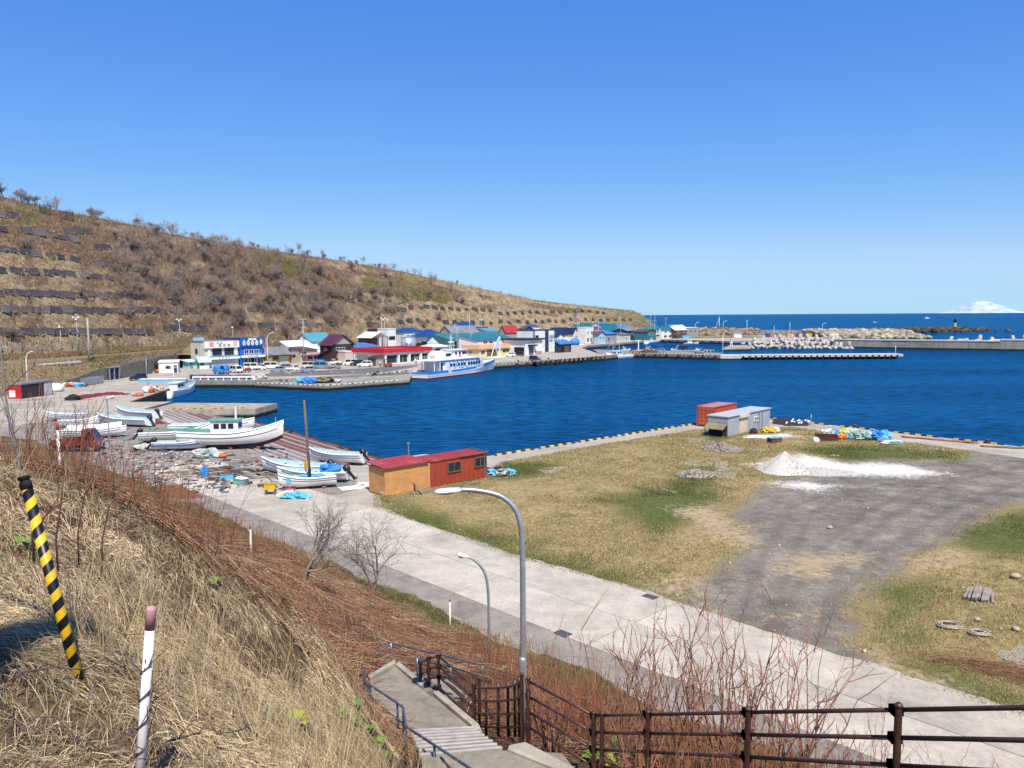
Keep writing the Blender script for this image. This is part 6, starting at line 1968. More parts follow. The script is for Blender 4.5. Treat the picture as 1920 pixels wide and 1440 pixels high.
# ---- yellow and red cabin
C = P(722.5,932); E_ = P(913,896)
rz,L = frame_at(C,E_)
t = thing('site_cabin','long low cabin, half pine boards and half red panels, under a red roof','cabin',C,rz)
pine = paint('pine_boards',(0.62,0.31,0.11),0.75,0.25,1.3,dirt=(0.4,0.24,0.1),dirt_amt=0.35)
redp = paint('red_panel',(0.34,0.055,0.026),0.6,0.18,0.8,dirt=(0.2,0.035,0.02),dirt_amt=0.4)
redr = paint('cabin_roof_red',(0.34,0.042,0.040),0.5,0.25,0.9,dirt=(0.45,0.16,0.15),dirt_amt=0.5)
D = 2.35; L1 = L * 0.385; H1 = 2.25; H2 = 2.2
mb = MB(); mb.b2((0.03,0.03,0.12),(L1 - 0.03,D - 0.03,H1)); mb.build('core',pine,t)
nb = 11
for i in range(nb):
 z0,z1 = 0.1 + (H1 - 0.1) * i / nb,0.1 + (H1 - 0.1) * (i + 1) / nb - 0.012
 mb = MB(); mb.b2((0.0,-0.015 + 0.004 * (i % 2),z0),(L1,0.028,z1)); mb.build('board',pine,t)
 mb = MB(); mb.b2((-0.02 + 0.004 * (i % 2),0.03,z0),(0.027,D,z1)); mb.build('board',pine,t)
for p in ((-0.03,-0.03),):
 mb = MB(); mb.b2((p[0],p[1],0.08),(p[0] + 0.09,p[1] + 0.012,H1)); mb.build('corner_board',pine,t)
mb = MB(); mb.add([(-0.15,-0.2,H1 + 0.02),(L1 + 0.05,-0.2,H1 + 0.02),(L1 + 0.05,D + 0.25,H1 + 0.22),(-0.15,D + 0.25,H1 + 0.22),(-0.15,-0.2,H1 + 0.09),(L1 + 0.05,-0.2,H1 + 0.09),(L1 + 0.05,D + 0.25,H1 + 0.29),(-0.15,D + 0.25,H1 + 0.29)],[(3,2,1,0),(4,5,6,7),(0,1,5,4),(1,2,6,5),(2,3,7,6),(3,0,4,7)])
rf = mb.build('roof',redr,t)
for i in range(9):
 x = -0.2 + (L1 + 0.2) * i / 8.5
 mb = MB(); mb.tube([(x,-0.2,H1 + 0.10),(x,D + 0.25,H1 + 0.30)],0.025,4); mb.build('roof_rib',redr,rf)
x0 = L1 + 0.35
mb = MB(); mb.b2((x0,0.02,0.15),(L,D + 0.1,H2)); mb.build('red_core',redp,t)
n2 = 12
for i in range(n2):
 a,b = x0 + (L - x0) * i / n2,x0 + (L - x0) * (i + 1) / n2 - 0.02
 mb = MB(); mb.b2((a,-0.03,0.12),(b,0.015,H2)); mb.build('wall_panel',redp,t)
mb = MB(); mb.b2((x0 - 0.34,-0.0,0.12),(x0 - 0.02,0.03,H2 - 0.05)); mb.build('link_board',pine,t)
mb = MB(); mb.b2((x0 - 0.04,-0.1,H2 + 0.004),(L + 0.05,D + 0.2,H2 + 0.09)); rf = mb.build('roof',redr,t)
for i in range(15):
 x = x0 + 0.1 + (L - x0) * i / 14.5
 mb = MB(); mb.box((x,D / 2 + 0.05,H2 + 0.105),(0.05,D + 0.26,0.035)); mb.build('roof_rib',redr,rf)
mb = MB(); mb.tube([(x0 + 3.0,-0.22,H2 + 0.2),(L + 0.08,-0.22,H2 + 0.2),(L + 0.08,D + 0.2,H2 + 0.2)],0.03,5); mb.build('roof_rail',RAILM,t)
for f0,f1,z0,z1 in ((0.28,0.52,1.05,1.95),(0.76,0.985,1.1,2.0)):
 a,b = x0 + (L - x0) * f0,x0 + (L - x0) * f1
 w = window(t,'f',a,b,z0,z1,L,D,paint('sash_brown',(0.16,0.10,0.07),0.5),2)
 w.location.y = -0.03
mb = MB(); mb.tube([(L - 0.35,-0.09,0.1),(L - 0.35,-0.09,H2 + 0.1)],0.035,6); mb.build('drainpipe',RAILM,t)
for x,y in ((0.3,0.2),(L1 - 0.3,0.2),(x0 + 0.4,0.2),(L - 0.4,0.2),(0.3,D - 0.3),(L - 0.4,D - 0.3)):
 mb = MB(); mb.box((x,y,0.04),(0.35,0.3,0.22)); mb.build('footing_block',white_c,t)
mb = MB(); mb.b2((-0.1,0.1,0.0),(0.45,0.6,0.35)); mb.build('footing_block',white_c,t)
plank_m = paint('grey_weathered_wood',(0.21,0.18,0.15),0.9,0.4,2.0)
def plank(name,a,b,w,h,mat,parent=None,z=None):
 a,b = Vector(a),Vector(b); c = (a + b) / 2; d = b - a
 mb = MB(); mb.box((0,0,0),(d.length,w,h))
 o = mb.build(name,mat,parent)
 o.matrix_local = Matrix.Translation(c) @ d.to_track_quat('X','Z').to_matrix().to_4x4()
 return o
tl = thing('timber_stack','grey weathered timbers lying along the foot of the cabin','timber',P(790,925),rz)
for i in range(7):
 y = -0.1 - 0.17 * (i % 4); z = 0.06 + 0.09 * (i // 4)
 plank('timber',(-2.6 + 0.3 * i,y,z),(2.6 + 0.5 * i,y + 0.15 * ((i % 3) - 1),z),0.14,0.09,plank_m,tl)
pl = plank('leaning_plank',P(768,893,2.9),P(796,931,G + 0.06),0.16,0.06,plank_m)
tag(pl,'loose grey plank leaning in front of the pine-boarded wall','plank')
c = P(767,853,4.0)
t = thing('aerial_pole','thin metal pole rising behind the cabin roof','pole',PD(767,905,66.5),0)
t.location.z = G
mb = MB(); mb.cyl((0,0,0),0.045,PD(767,831,66.5).z - G,6); mb.build('shaft',steel_p,t)
mb = MB(); mb.box((0,0,PD(767,831,66.5).z - G),(0.2,0.2,0.12)); mb.build('cap',steel_p,t)
# ---- shipping containers by the quay corner
def corrugated(mb,x0,x1,y,z0,z1,n,out,d=0.05):
 vs = []; k = 0
 for i in range(n):
  a = x0 + (x1 - x0) * i / n; w = (x1 - x0) / n
  for dx,o in ((0,0),(0.3,0),(0.42,1),(0.85,1)):
   vs.append((a + dx * w,y + out * d * o))
 vs.append((x1,y))
 V = [(p[0],p[1],z0) for p in vs] + [(p[0],p[1],z1) for p in vs]; m = len(vs)
 mb.add(V,[(i,i + 1,m + i + 1,m + i) for i in range(m - 1)])
rz_c = math.atan2(0.75,0.66)
org_c = carpaint('container_orange',(0.52,0.085,0.03))
C = PD(1340,800,96.5)
t = thing('shipping_container','orange-red ribbed shipping container behind the grey one','container',(C.x,C.y,G + 0.02),rz_c)
CL,CW,CH = 6.06,2.44,2.6
mb = MB(); mb.b2((0.05,0.05,0.12),(CL - 0.05,CW - 0.05,CH - 0.06)); mb.build('shell',org_c,t)
mb = MB(); corrugated(mb,0.1,CL - 0.1,-0.005,0.15,CH - 0.12,18,1,0.04); mb.build('side_sheet',org_c,t)
mb = MB()
for x in (0,CL - 0.12):
 for y in (-0.06,CW - 0.06):
  mb.b2((x,y,0),(x + 0.12,y + 0.12,CH))
for y in (-0.06,CW - 0.06):
 mb.b2((0.121,y,CH - 0.12),(CL - 0.121,y + 0.12,CH)); mb.b2((0.121,y,0),(CL - 0.121,y + 0.12,0.16))
mb.build('corner_frame',org_c,t)
for k in range(2):
 y0 = 0.08 + k * 1.15
 mb = MB(); mb.b2((-0.04,y0,0.15),(0.04,y0 + 1.12,CH - 0.13)); dr = mb.build('door',org_c,t)
 for i in range(5):
  mb = MB(); mb.b2((-0.07,y0 + 0.08,0.3 + i * 0.45),(-0.041,y0 + 1.04,0.52 + i * 0.45)); mb.build('door_rib',org_c,dr)
 for yy in (0.3,0.8):
  mb = MB(); mb.tube([(-0.1,y0 + yy,0.2),(-0.1,y0 + yy,CH - 0.15)],0.025,5); mb.build('lock_rod',steel_p,dr)
gry = paint('container_grey',(0.34,0.38,0.42),0.55,0.18,0.7,dirt=(0.42,0.36,0.28),dirt_amt=0.45)
C = P(1364,820.5)
E_ = P(1443,800.5)
rz2,L = frame_at(C,E_)
t = thing('storage_box','pale grey converted truck-body store with boarded doorway and open flap','storage box',C,rz2)
D,H = 2.5,2.35
mb = MB(); mb.b2((0.04,0.04,0.05),(L - 0.04,D - 0.04,H - 0.05)); mb.build('shell',gry,t)
npan = 16
for i in range(npan):
 a = L * i / npan
 if i in (4,5,6):
  continue
 mb = MB(); mb.b2((a + 0.012,-0.02,0.06),(a + L / npan - 0.012,0.03,H)); mb.build('side_panel',gry,t)
mb = MB(); mb.b2((-0.15,-0.15,H + 0.003),(L + 0.1,D + 0.15,H + 0.1)); mb.build('roof',paint('roof_pale_grey',(0.42,0.44,0.46),0.5,0.15),t)
bx0,bx1 = L * 4 / npan + 0.05,L * 7 / npan - 0.05
mb = MB(); mb.b2((bx0,-0.05,0.05),(bx1,0.0,H - 0.45)); mb.build('plywood_panel',paint('plywood',(0.62,0.50,0.38),0.8,0.15,1.5),t)
mb = MB(); mb.b2((bx0 - 0.15,-0.28,H - 0.35),(bx1 + 0.15,-0.0,H + 0.05)); mb.build('door_hood',WALLS['cream'],t)
mb = MB(); mb.b2((bx0,-0.06,H - 0.45),(bx1,-0.003,H - 0.36)); mb.build('lintel',DOORM,t)
window(t,'f',L * 0.60,L * 0.69,1.15,1.75,L,D,WFRAME,2).location.y = -0.03
for f in (0.72,0.80):
 mb = MB(); mb.b2((L * f,-0.06,0.1),(L * (f + 0.055),-0.022,H - 0.25)); mb.build('door',gry,t)
 mb = MB(); mb.b2((L * f - 0.05,-0.075,0.05),(L * f,-0.022,H - 0.2)); mb.build('door_post',DFRAME,t)
mb = MB(); mb.add([(-0.02,0.0,1.55),(-0.02,D,1.55),(-1.15,D,0.98),(-1.15,0.0,0.98),(-0.02,0.0,1.6),(-0.02,D,1.6),(-1.15,D,1.03),(-1.15,0.0,1.03)],[(3,2,1,0),(4,5,6,7),(0,1,5,4),(1,2,6,5),(2,3,7,6),(3,0,4,7)]); mb.build('open_flap',paint('flap_olive',(0.22,0.19,0.11),0.7,0.3,1.0),t)
for y in (0.1,D - 0.1):
 mb = MB(); mb.tube([(-0.02,y,0.1),(-1.1,y,1.0)],0.025,5); mb.build('flap_stay',RAILM,t)
mb = MB(); mb.b2((-0.03,0.1,0.05),(0.03,D - 0.1,1.5)); mb.build('end_shade_panel',paint('flap_shade_dark',(0.03,0.03,0.03),0.9),t)  # near-black panel, painted shade on the end wall under the flap
mb = MB(); mb.b2((-0.06,0.02,1.62),(0.03,D - 0.02,H)); mb.build('end_header',gry,t)
# ---- stairs down the slope
stair_c = concrete('stair_concrete',(0.25,0.225,0.175),0.65,0.9,6.0,0.3,stain=(0.15,0.13,0.10))
kerb_c = concrete('stair_kerb_concrete',(0.38,0.345,0.28),0.6,0.9,6.0,0.3,stain=(0.2,0.16,0.11))
nose_m = paint('step_nosing_pale',(0.40,0.39,0.37),0.7,0.3,3.0,dirt=(0.2,0.18,0.15))
ZA,ZB,ZC = 8.2,6.62,6.47
stair = thing('stairway','concrete stairway with landings running down the slope','stairway')
def flat(name,pts,z,th,mat,parent=stair):
 mb = MB(); mb.prism([(p[0],p[1]) for p in pts],z - th,z); return mb.build(name,mat,parent)
ta,tb = P(792,1422,ZA),P(950,1407,ZA)
ba,bb = P(770,1383,ZB),P(887,1377,ZB)
flat('landing',[ta,tb,(0.85,13.2),(1.2,12.3),(0.9,11.4),(-0.9,11.0),(-1.5,12.0)],ZA,0.5,stair_c)
NS = 8
for i in range(NS):
 f0,f1 = i / NS,(i + 1) / NS
 a0,a1 = ta.lerp(ba,f0),ta.lerp(ba,f1); b0,b1 = tb.lerp(bb,f0),tb.lerp(bb,f1)
 z = ZA - (ZA - ZB) * (i + 1) / (NS + 1)
 if i < NS:
  flat('step',[a0,b0,b1,a1],z,0.5,stair_c)
  q0,q1 = a0.lerp(a1,0.88),b0.lerp(b1,0.88)
  flat('step_nosing',[q0,q1,b1 + (b1 - b0) * 0.03,a1 + (a1 - a0) * 0.03],z + 0.012,0.05,nose_m)
flat('landing',[ba,bb,P(884,1366,ZB),P(812,1306,ZB),P(709,1314,ZB),P(712,1330,ZB)],ZB,0.5,stair_c)
flat('landing',[P(705,1315,ZC),P(810,1307,ZC),P(788,1290,ZC),P(742,1250,ZC),P(694,1279,ZC),P(692,1297,ZC)],ZC,0.5,stair_c)
flat('kerb',[P(885,1377,ZB),P(905,1380,ZB),P(897,1362,ZB),P(822,1300,ZB),P(812,1303,ZB),P(884,1364,ZB)],ZB + 0.07,0.6,kerb_c)
flat('kerb',[P(950,1407,ZA - .05),P(887,1378,ZB),P(900,1374,ZB),P(965,1400,ZA - .05)],ZB + 0.1,0.6,stair_c)
flat('kerb',[P(952,1410,ZA),P(1055,1452,ZA),P(1080,1446,ZA),P(985,1396,ZA),P(955,1402,ZA)],ZA + 0.05,0.6,kerb_c)
flat('kerb',[P(742,1249,ZC),P(790,1290,ZC),P(795,1283,ZC),P(748,1244,ZC)],ZC + 0.06,0.3,kerb_c)
flat('kerb',[P(742,1249,ZC),P(694,1278,ZC),P(690,1273,ZC),P(740,1243,ZC)],ZC + 0.1,0.4,kerb_c)
e0,e1 = P(744,1247,ZC),P(792,1288,ZC)
dn = Vector((e1.y - e0.y,-(e1.x - e0.x),0)); dn = dn.normalized()
if dn.x < 0: dn = -dn
for i in range(24):
 q0,q1 = e0 + dn * (0.31 * i),e1 + dn * (0.31 * i)
 flat('step',[q0,q1,q1 + dn * 0.31,q0 + dn * 0.31],ZC - 0.165 * (i + 1),0.45,stair_c)
u0,u1 = Vector((1.2,12.25,ZA)),Vector((-0.1,11.3,ZA))
dun = Vector((0.46,-0.888,0))
for i in range(18):
 q0,q1 = u0 + dun * (0.33 * i),u1 + dun * (0.33 * i)
 flat('step',[q0,q1,q1 + dun * 0.33,q0 + dun * 0.33],ZA + 0.17 * (i + 1),0.5,stair_c)
# ---- brown pipe fence beside the stairs
def brown_mat():
 m,nt,b = _new('brown_pipe')
 n = _noise(nt,6.0,5,0.7); n2 = _noise(nt,22.0,3,0.6)
 r = _ramp(nt,n.outputs[0],[(0.35,(0.035,0.016,0.012)),(0.65,(0.07,0.03,0.022))])
 r2 = _ramp(nt,n2.outputs[0],[(0.70,0.0),(0.74,0.8)])
 c = _mix(nt,r2.outputs[0],r.outputs[0],(0.45,0.44,0.42))
 nt.links.new(c,b.inputs['Base Color']); b.inputs['Roughness'].default_value = 0.45
 return m
BROWN = brown_mat()
fence = thing('pipe_fence','dark brown pipe fence with round posts beside the stairway','fence')
def fpost(p,h,r=0.039):
 mb = MB(); mb.cs = True
 mb.tube([(p[0],p[1],p[2] - 0.45),(p[0],p[1],p[2] + h)],r,12,False)
 mb.lathe((p[0],p[1],p[2] + h),[(r * 1.12,0),(r * 1.12,0.02),(r * 0.5,0.045)],12)
 return mb.build('post',BROWN,fence)
def frail(pts,r=0.024):
 mb = MB(); mb.cs = True; mb.tube(pts,r,10); return mb.build('rail',BROWN,fence)
def clamp(p):
 mb = MB(); mb.box(p,(0.11,0.11,0.085)); return mb.build('clamp',BROWN,fence)
def fsection(a,b,n=4,sp=0.30,top=0.06,skip=()):
 for k in range(n):
  if k in skip: continue
  dz = Vector((0,0,-(top + sp * k)))
  off = Vector((0.0,0.05,0))
  frail([a + dz + off,b + dz + off])
  clamp(a + dz + off); clamp(b + dz + off)
fp = {k: PD(*k) for k in ((1685,1325,7.6),(1403,1331,9.5),(1215,1336,11.3),(1129,1339,12.3),(1113,1338,12.5),(990,1273,13.9),(978,1265,14.1),(888,1283,17.3),(822,1228,19.5),(803,1232,19.8))}
tops = list(fp.values())
ext = tops[0] + (tops[0] - tops[1]) * 1.0
ext2 = ext + (tops[0] - tops[1]) * 1.0
for q in [ext2,ext] + tops:
 fpost(Vector((q.x,q.y,q.z - 1.25)),1.25)
fsection(tops[0],tops[1]); fsection(ext,tops[0]); fsection(ext2,ext); fsection(tops[1],tops[2]); fsection(tops[2],tops[4]); fsection(tops[4],tops[5])
A_,B_ = tops[6],tops[7]
side = Vector((B_.y - A_.y,-(B_.x - A_.x),0)).normalized()
if side.x < 0: side = -side
def bow(f,z):
 p = A_.lerp(B_,f); return Vector((p.x,p.y,A_.z + (B_.z - A_.z) * f - z)) + side * (0.28 * math.sin(math.pi * f)) + Vector((0,0,-0.10 * math.sin(math.pi * f)))
for z in (0.10,0.40,0.70,1.00):
 frail([bow(f / 8,z) for f in range(9)],0.024)
for f in (0.16,0.33,0.5,0.67,0.84):
 p = bow(f,0.0)
 mb = MB(); mb.cs = True; mb.tube([(p.x,p.y,p.z - 1.2),(p.x,p.y,p.z + 0.02)],0.032,8); mb.build('upright',BROWN,fence)
fsection(tops[7],tops[8],4,0.28); fsection(tops[8],tops[9],4,0.28)
q = PD(788,1240,19.4); fpost(Vector((q.x,q.y,q.z - 1.0)),1.0); fsection(tops[9],q,3,0.33)
q = tops[7] + Vector((0.12,0.25,0.02)); fpost(Vector((q.x,q.y,q.z - 1.3)),1.3)
# ---- steel handrails
def srail(label,top,lower,posts,nm='steel_handrail'):
 t = thing(nm,label,'handrail')
 mb = MB(); mb.cs = True; mb.tube(top,0.026,10); mb.build('top_rail',STEELB,t)
 for lw in lower:
  mb = MB(); mb.cs = True; mb.tube(lw,0.018,8); mb.build('lower_rail',STEELB,t)
 for a,b in posts:
  mb = MB(); mb.cs = True; mb.tube([a,b],0.026,8); mb.build('post',STEELB,t)
 return t
STEELB = paint('blue_grey_steel',(0.16,0.19,0.26),0.32,0.25,3.0,metal=0.75,spec=0.5)
T1_ = [PD(683,1257,18.7),PD(684,1278,18.5),PD(745,1318,16.1),PD(756,1327,15.7),PD(761,1362,14.7),PD(880,1440,11.9),PD(1000,1530,10.0)]
low = [Vector(p) - Vector((0,0,0.36)) for p in T1_[1:4]]
low2 = [Vector(p) - Vector((0,0,0.66)) for p in T1_[1:4]]
posts = [(Vector(p) - Vector((0,0,1.0)),Vector(p)) for p in (T1_[0],T1_[2],T1_[3],T1_[4])]
for f in (0.06,0.12,0.18):
 p = T1_[1].lerp(T1_[2],f); posts.append((p - Vector((0,0,0.66)),p))
posts += [(T1_[4].lerp(T1_[5],f) - Vector((0,0,1.0)),T1_[4].lerp(T1_[5],f)) for f in (0.5,1.0)]
srail('blue-grey steel handrail on the grass side of the stairs',T1_,[low,low2],posts)
T2_ = [PD(652,1242,21.0),PD(690,1238,21.4),PD(733,1206,21.6),PD(824,1227,22.8),PD(905,1248,24.0),PD(985,1272,25.5),PD(1040,1296,26.8)]
srail('blue-grey steel handrail round the outer corner of the lower landing',T2_,[[Vector(p) - Vector((0,0,0.32)) for p in T2_]],[(Vector(p) - Vector((0,0,1.0)),Vector(p)) for p in T2_[2:]])
T3_ = [PD(782,1235,20.2),PD(795,1238,20.4),PD(845,1250,21.6),PD(925,1275,23.3),PD(985,1300,24.5)]
srail('blue-grey steel handrail on the inner side of the lower flight',T3_,[[Vector(p) - Vector((0,0,0.32)) for p in T3_]],[(Vector(p) - Vector((0,0,0.95)),Vector(p)) for p in (T3_[0],T3_[2],T3_[3])])
# ---- street lamps
def curved_lamp(label,pts,r0,r1,head,Y,base,sleeve=None,z0=None,mat=None,name='street_lamp'):
 t = thing(name,label,'street lamp',base)
 o = Vector(base)
 q = [PD(x,y,Y) - o for x,y in pts]
 def cat(p,n=5):
  out = []
  for i in range(len(p) - 1):
   a,b,c,d = p[max(0,i - 1)],p[i],p[i + 1],p[min(len(p) - 1,i + 2)]
   for k in range(n):
    s = k / n
    out.append(0.5 * ((2 * b) + (c - a) * s + (2 * a - 5 * b + 4 * c - d) * s * s + (3 * b - a - 3 * c + d) * s ** 3))
  out.append(p[-1]); return out
 q = [Vector((0,0,-0.3))] + q
 sm = [q[0]] + cat(q[1:])
 n = len(sm)
 mb = MB(); mb.cs = True; mb.tube(sm,[r0 + (r1 - r0) * i / (n - 1) for i in range(n)],12); mb.build('pole',mat or steel_p,t)
 if sleeve:
  mb = MB(); mb.cs = True; mb.tube([(0,0,-0.2),(0,0,sleeve),(0,0,sleeve + 0.08)],[r0 * 1.28,r0 * 1.28,r0 * 1.03],12); mb.build('sleeve',mat or steel_p,t)
 h0,h1,w,th = head
 a,b = PD(h0[0],h0[1],Y) - o,PD(h1[0],h1[1],Y) - o
 d = (b - a).normalized(); s = d.cross(Vector((0,0,1))).normalized(); u = s.cross(d)
 mb = MB(); mb.cs = True
 mb.loft([[a + d * (b - a).length * f + s * w * math.cos(A) * k + u * th * math.sin(A) * k for A in [2 * math.pi * i / 10 for i in range(10)]] for f,k in ((0,0.35),(0.08,0.8),(0.5,1.0),(0.85,0.95),(1.0,0.5))])
 hd = mb.build('lamp_head',paint('lamp_white',(0.72,0.73,0.74),0.4,0.08),t)
 mb = MB(); mb.cs = True
 m_ = a.lerp(b,0.6) - u * th * 0.75
 mb.blob(tuple(m_),((b - a).length * 0.3,w * 0.7,th * 0.7),3,0.02,12,6,None); mb.build('lens',glass('lamp_glass',(0.4,0.42,0.42)),hd)
 return t
B_ = PD(981,1392,16.0)
curved_lamp('tall galvanised street lamp beside the brown fence with broad white head',[(981,1270),(980.5,1130),(979.5,1040),(977,990),(966,955),(940,931),(900,920.5),(862,918)],0.066,0.05,((866,918),(815,922),0.17,0.055),16.0,B_,sleeve=PD(981,1238,16).z - B_.z)
B_ = PD(917,1282,29.5)
curved_lamp('slim galvanised street lamp standing at the foot of the slope',[(917,1200),(916,1120),(911,1080),(900,1060),(886,1048),(874,1043)],0.062,0.045,((878,1044),(858,1039),0.17,0.08),29.5,B_,sleeve=0.9)
B_ = P(208,872)
curved_lamp('pale slim lamp post among the skiffs on the yard',[(205.5,850),(203.5,800),(201.5,760),(200,749)],0.07,0.05,((197,748.5),(215,743),0.24,0.09),B_.y,B_)
q = hill_point(45,0.0)
B_ = PD(50,715,150); B_.z = 2.0
curved_lamp('pale street lamp with curved arm beside the upper road',[(50,690),(49,672),(52,663),(58,659.5)],0.1,0.07,((57,660),(62,658.5),0.3,0.12),150,B_,mat=white_p)
B_ = P(502.5,684.5)
curved_lamp('tall pale street lamp with curved arm in front of the orange house',[(501.5,655),(500.5,637),(503,628),(508,624.5)],0.11,0.07,((507,624.7),(513,623.3),0.32,0.13),B_.y,B_,mat=white_p)
for lb,x,y,yt,Y in (('curved street lamp between the cape and the white flat-roofed house',1304,617,604.5,500),('curved street lamp on the sea wall road by the tripod pole',1356,617,602,520),('curved street lamp at the end of the cargo ground',1542,632,606,480)):
 B_ = PD(x,y,Y)
 curved_lamp(lb,[(x,y - 3),(x,yt + 4),(x + 2,yt + 1),(x + 5,yt)],0.12,0.08,((x + 4,yt),(x + 7,yt - 0.3),0.4,0.16),Y,B_,mat=white_p)
# ---- poles
POLEC = concrete('pole_concrete',(0.42,0.40,0.36),0.75,0.6,3.0,0.2)
def pole(label,x,ytop,Y=None,ybase=None,z=G,r=0.14,arms=(),flood=0,name='utility_pole',cat='utility pole',lean=0.0,mat=None,box=False):
 b = PD(x,640,Y) if Y else P(x,ybase,z)
 b.z = z
 t = thing(name,label,cat,b)
 h = PD(x,ytop,b.y).z - z
 mb = MB(); mb.cs = True; mb.tube([(0,0,-0.4),(-lean,0,h)],[r,r * 0.7],8); mb.build('shaft',mat or POLEC,t)
 for f,w in arms:
  zz = h * f
  mb = MB(); mb.box((-lean * f,-0.1,zz),(w,0.1,0.1)); ar = mb.build('crossarm',steel_p,t)
  for k in (-0.45,-0.15,0.2,0.45):
   mb = MB(); mb.cyl((k * w - lean * f,-0.1,zz + 0.052),0.05,0.25,6); mb.build('insulator',white_p,ar)
 if box:
  mb = MB(); mb.cyl((0.25,-0.15,h * 0.62),0.28,0.9,10); mb.build('transformer',steel_p,t)
 for k in range(flood):
  mb = MB(); mb.box(((k - (flood - 1) / 2) * 0.7,-0.25,h - 0.1 - 0.5 * (k % 2)),(0.5,0.3,0.42)); mb.build('floodlight',white_p,t)
 if flood:
  mb = MB(); mb.box((0,-0.08,h - 0.35),(flood * 0.7,0.08,0.1)); mb.build('lamp_bar',steel_p,t)
 return t
pole('thick plain pale pole beside the retaining wall end',166,596,180,None,5.0,0.26)
pole('lamp pole with a round blue sign along the upper road',114,612,196,None,5.6,0.10,flood=1)
pole('floodlight pole on the bank left of the thick pale pole',145.5,594,206,None,5.6,0.14,flood=3,box=True)
pole('floodlight pole behind the cream restaurant',338,598,258,None,5.6,0.16,((0.62,1.2),),flood=3)
pole('thin lamp pole on the bank behind the restaurant signboard',437,613,262,None,5.0,0.1,flood=1)
pole('thin grey pole in front of the retaining wall',276,672,None,722,G,0.06,mat=steel_p)
pole('utility pole with crossarms and transformer in front of the pink house',570.5,597,None,686,G,0.17,((0.97,2.2),(0.9,1.8),(0.8,1.4)),box=True)
pole('tall plain pole behind the terminal, left of its floodlit twin',716,594,262,None,G,0.17)
pole('floodlit pole behind the terminal roof',721.5,596,268,None,G,0.16,((0.93,1.8),),flood=4)
pole('tall white mast pole behind the waiting hall',881,588,290,None,G,0.16)
pole('utility pole with transformers in front of the teal shed',857,612,284,None,G,0.15,((0.95,2.0),(0.88,1.6)),box=True)
pole('utility pole right of the white mast, before the teal shed',884.5,622,296,None,G,0.15,((0.95,2.0),),box=True)
pole('slim lamp pole above the blue store',903,598,380,None,G,0.12,flood=3)
pole('slim pole with crossarm behind the tall white block',981,606,330,None,G,0.12,((0.95,1.6),))
pole('pole beside the white two-storey shopfront',1083,594,396,None,G,0.16,((0.96,2.0),))
pole('second pole close beside the one at the shopfront',1086,597,402,None,G,0.13,((0.96,2.0),))
pole('pale utility pole by the clear-blue roof',1163.5,594,424,None,G,0.17,((0.97,2.6),(0.9,2.0)))
pole('dark utility pole beside the navy shed',1188.5,597,430,None,G,0.16,((0.96,2.4),(0.88,2.0)),mat=WALLS['brown'])
pole('thin mast near the cape end',1215,597,470,None,G,0.1,((0.97,1.6),))
pole('signal frame on a pole by the sea behind the teal-roofed house',1248,596,540,None,3.0,0.14,((0.98,2.4),(0.6,2.0)))
pole('white mast on the wharf end',1355,626,None,665,G,0.09,name='mast',cat='mast',mat=white_p)
pole('white post near the tip of the pile jetty',1679,648,None,663,1.75,0.09,name='mast',cat='mast',mat=white_p)
pole('white mast on the cargo ground',1400,600,520,None,G,0.13,((0.96,1.2),),name='mast',cat='mast',mat=white_p)
pole('thin white mast behind the fishing boats',1480.5,604,470,None,G,0.11,name='mast',cat='mast',mat=white_p)
pole('short thin mast left of the blue tubs',1451,611,470,None,G,0.1,name='mast',cat='mast',mat=white_p)
t = pole('tripod survey pole on the rocks beyond the far quay',1348,594,540,None,3.5,0.13,((0.97,1.6),),mat=white_p)
mb = MB(); h_ = PD(1348,596,540).z - 3.5; mb.tube([(0,0,h_),(-3.6,0,-0.5)],0.1,6); mb.tube([(0,0,h_),(1.2,3,-0.5)],0.1,6); mb.build('stay_leg',white_p,t)
t = pole('leaning bare wooden pole among the skiffs with a yellow plate',583,750,None,915,G,0.13,name='wooden_pole',cat='pole',lean=0.35,mat=paint('old_pole_wood',(0.15,0.115,0.09),0.9,0.35,2.5))
mb = MB(); mb.box((-0.3,-0.2,2.0),(0.36,0.05,0.62)); mb.build('yellow_plate',paint('plate_ochre',(0.5,0.28,0.04),0.6),t)
mb = MB(); mb.box((-0.02,-0.17,1.5),(0.22,0.05,0.3)); mb.build('black_plate',TYRE,t)
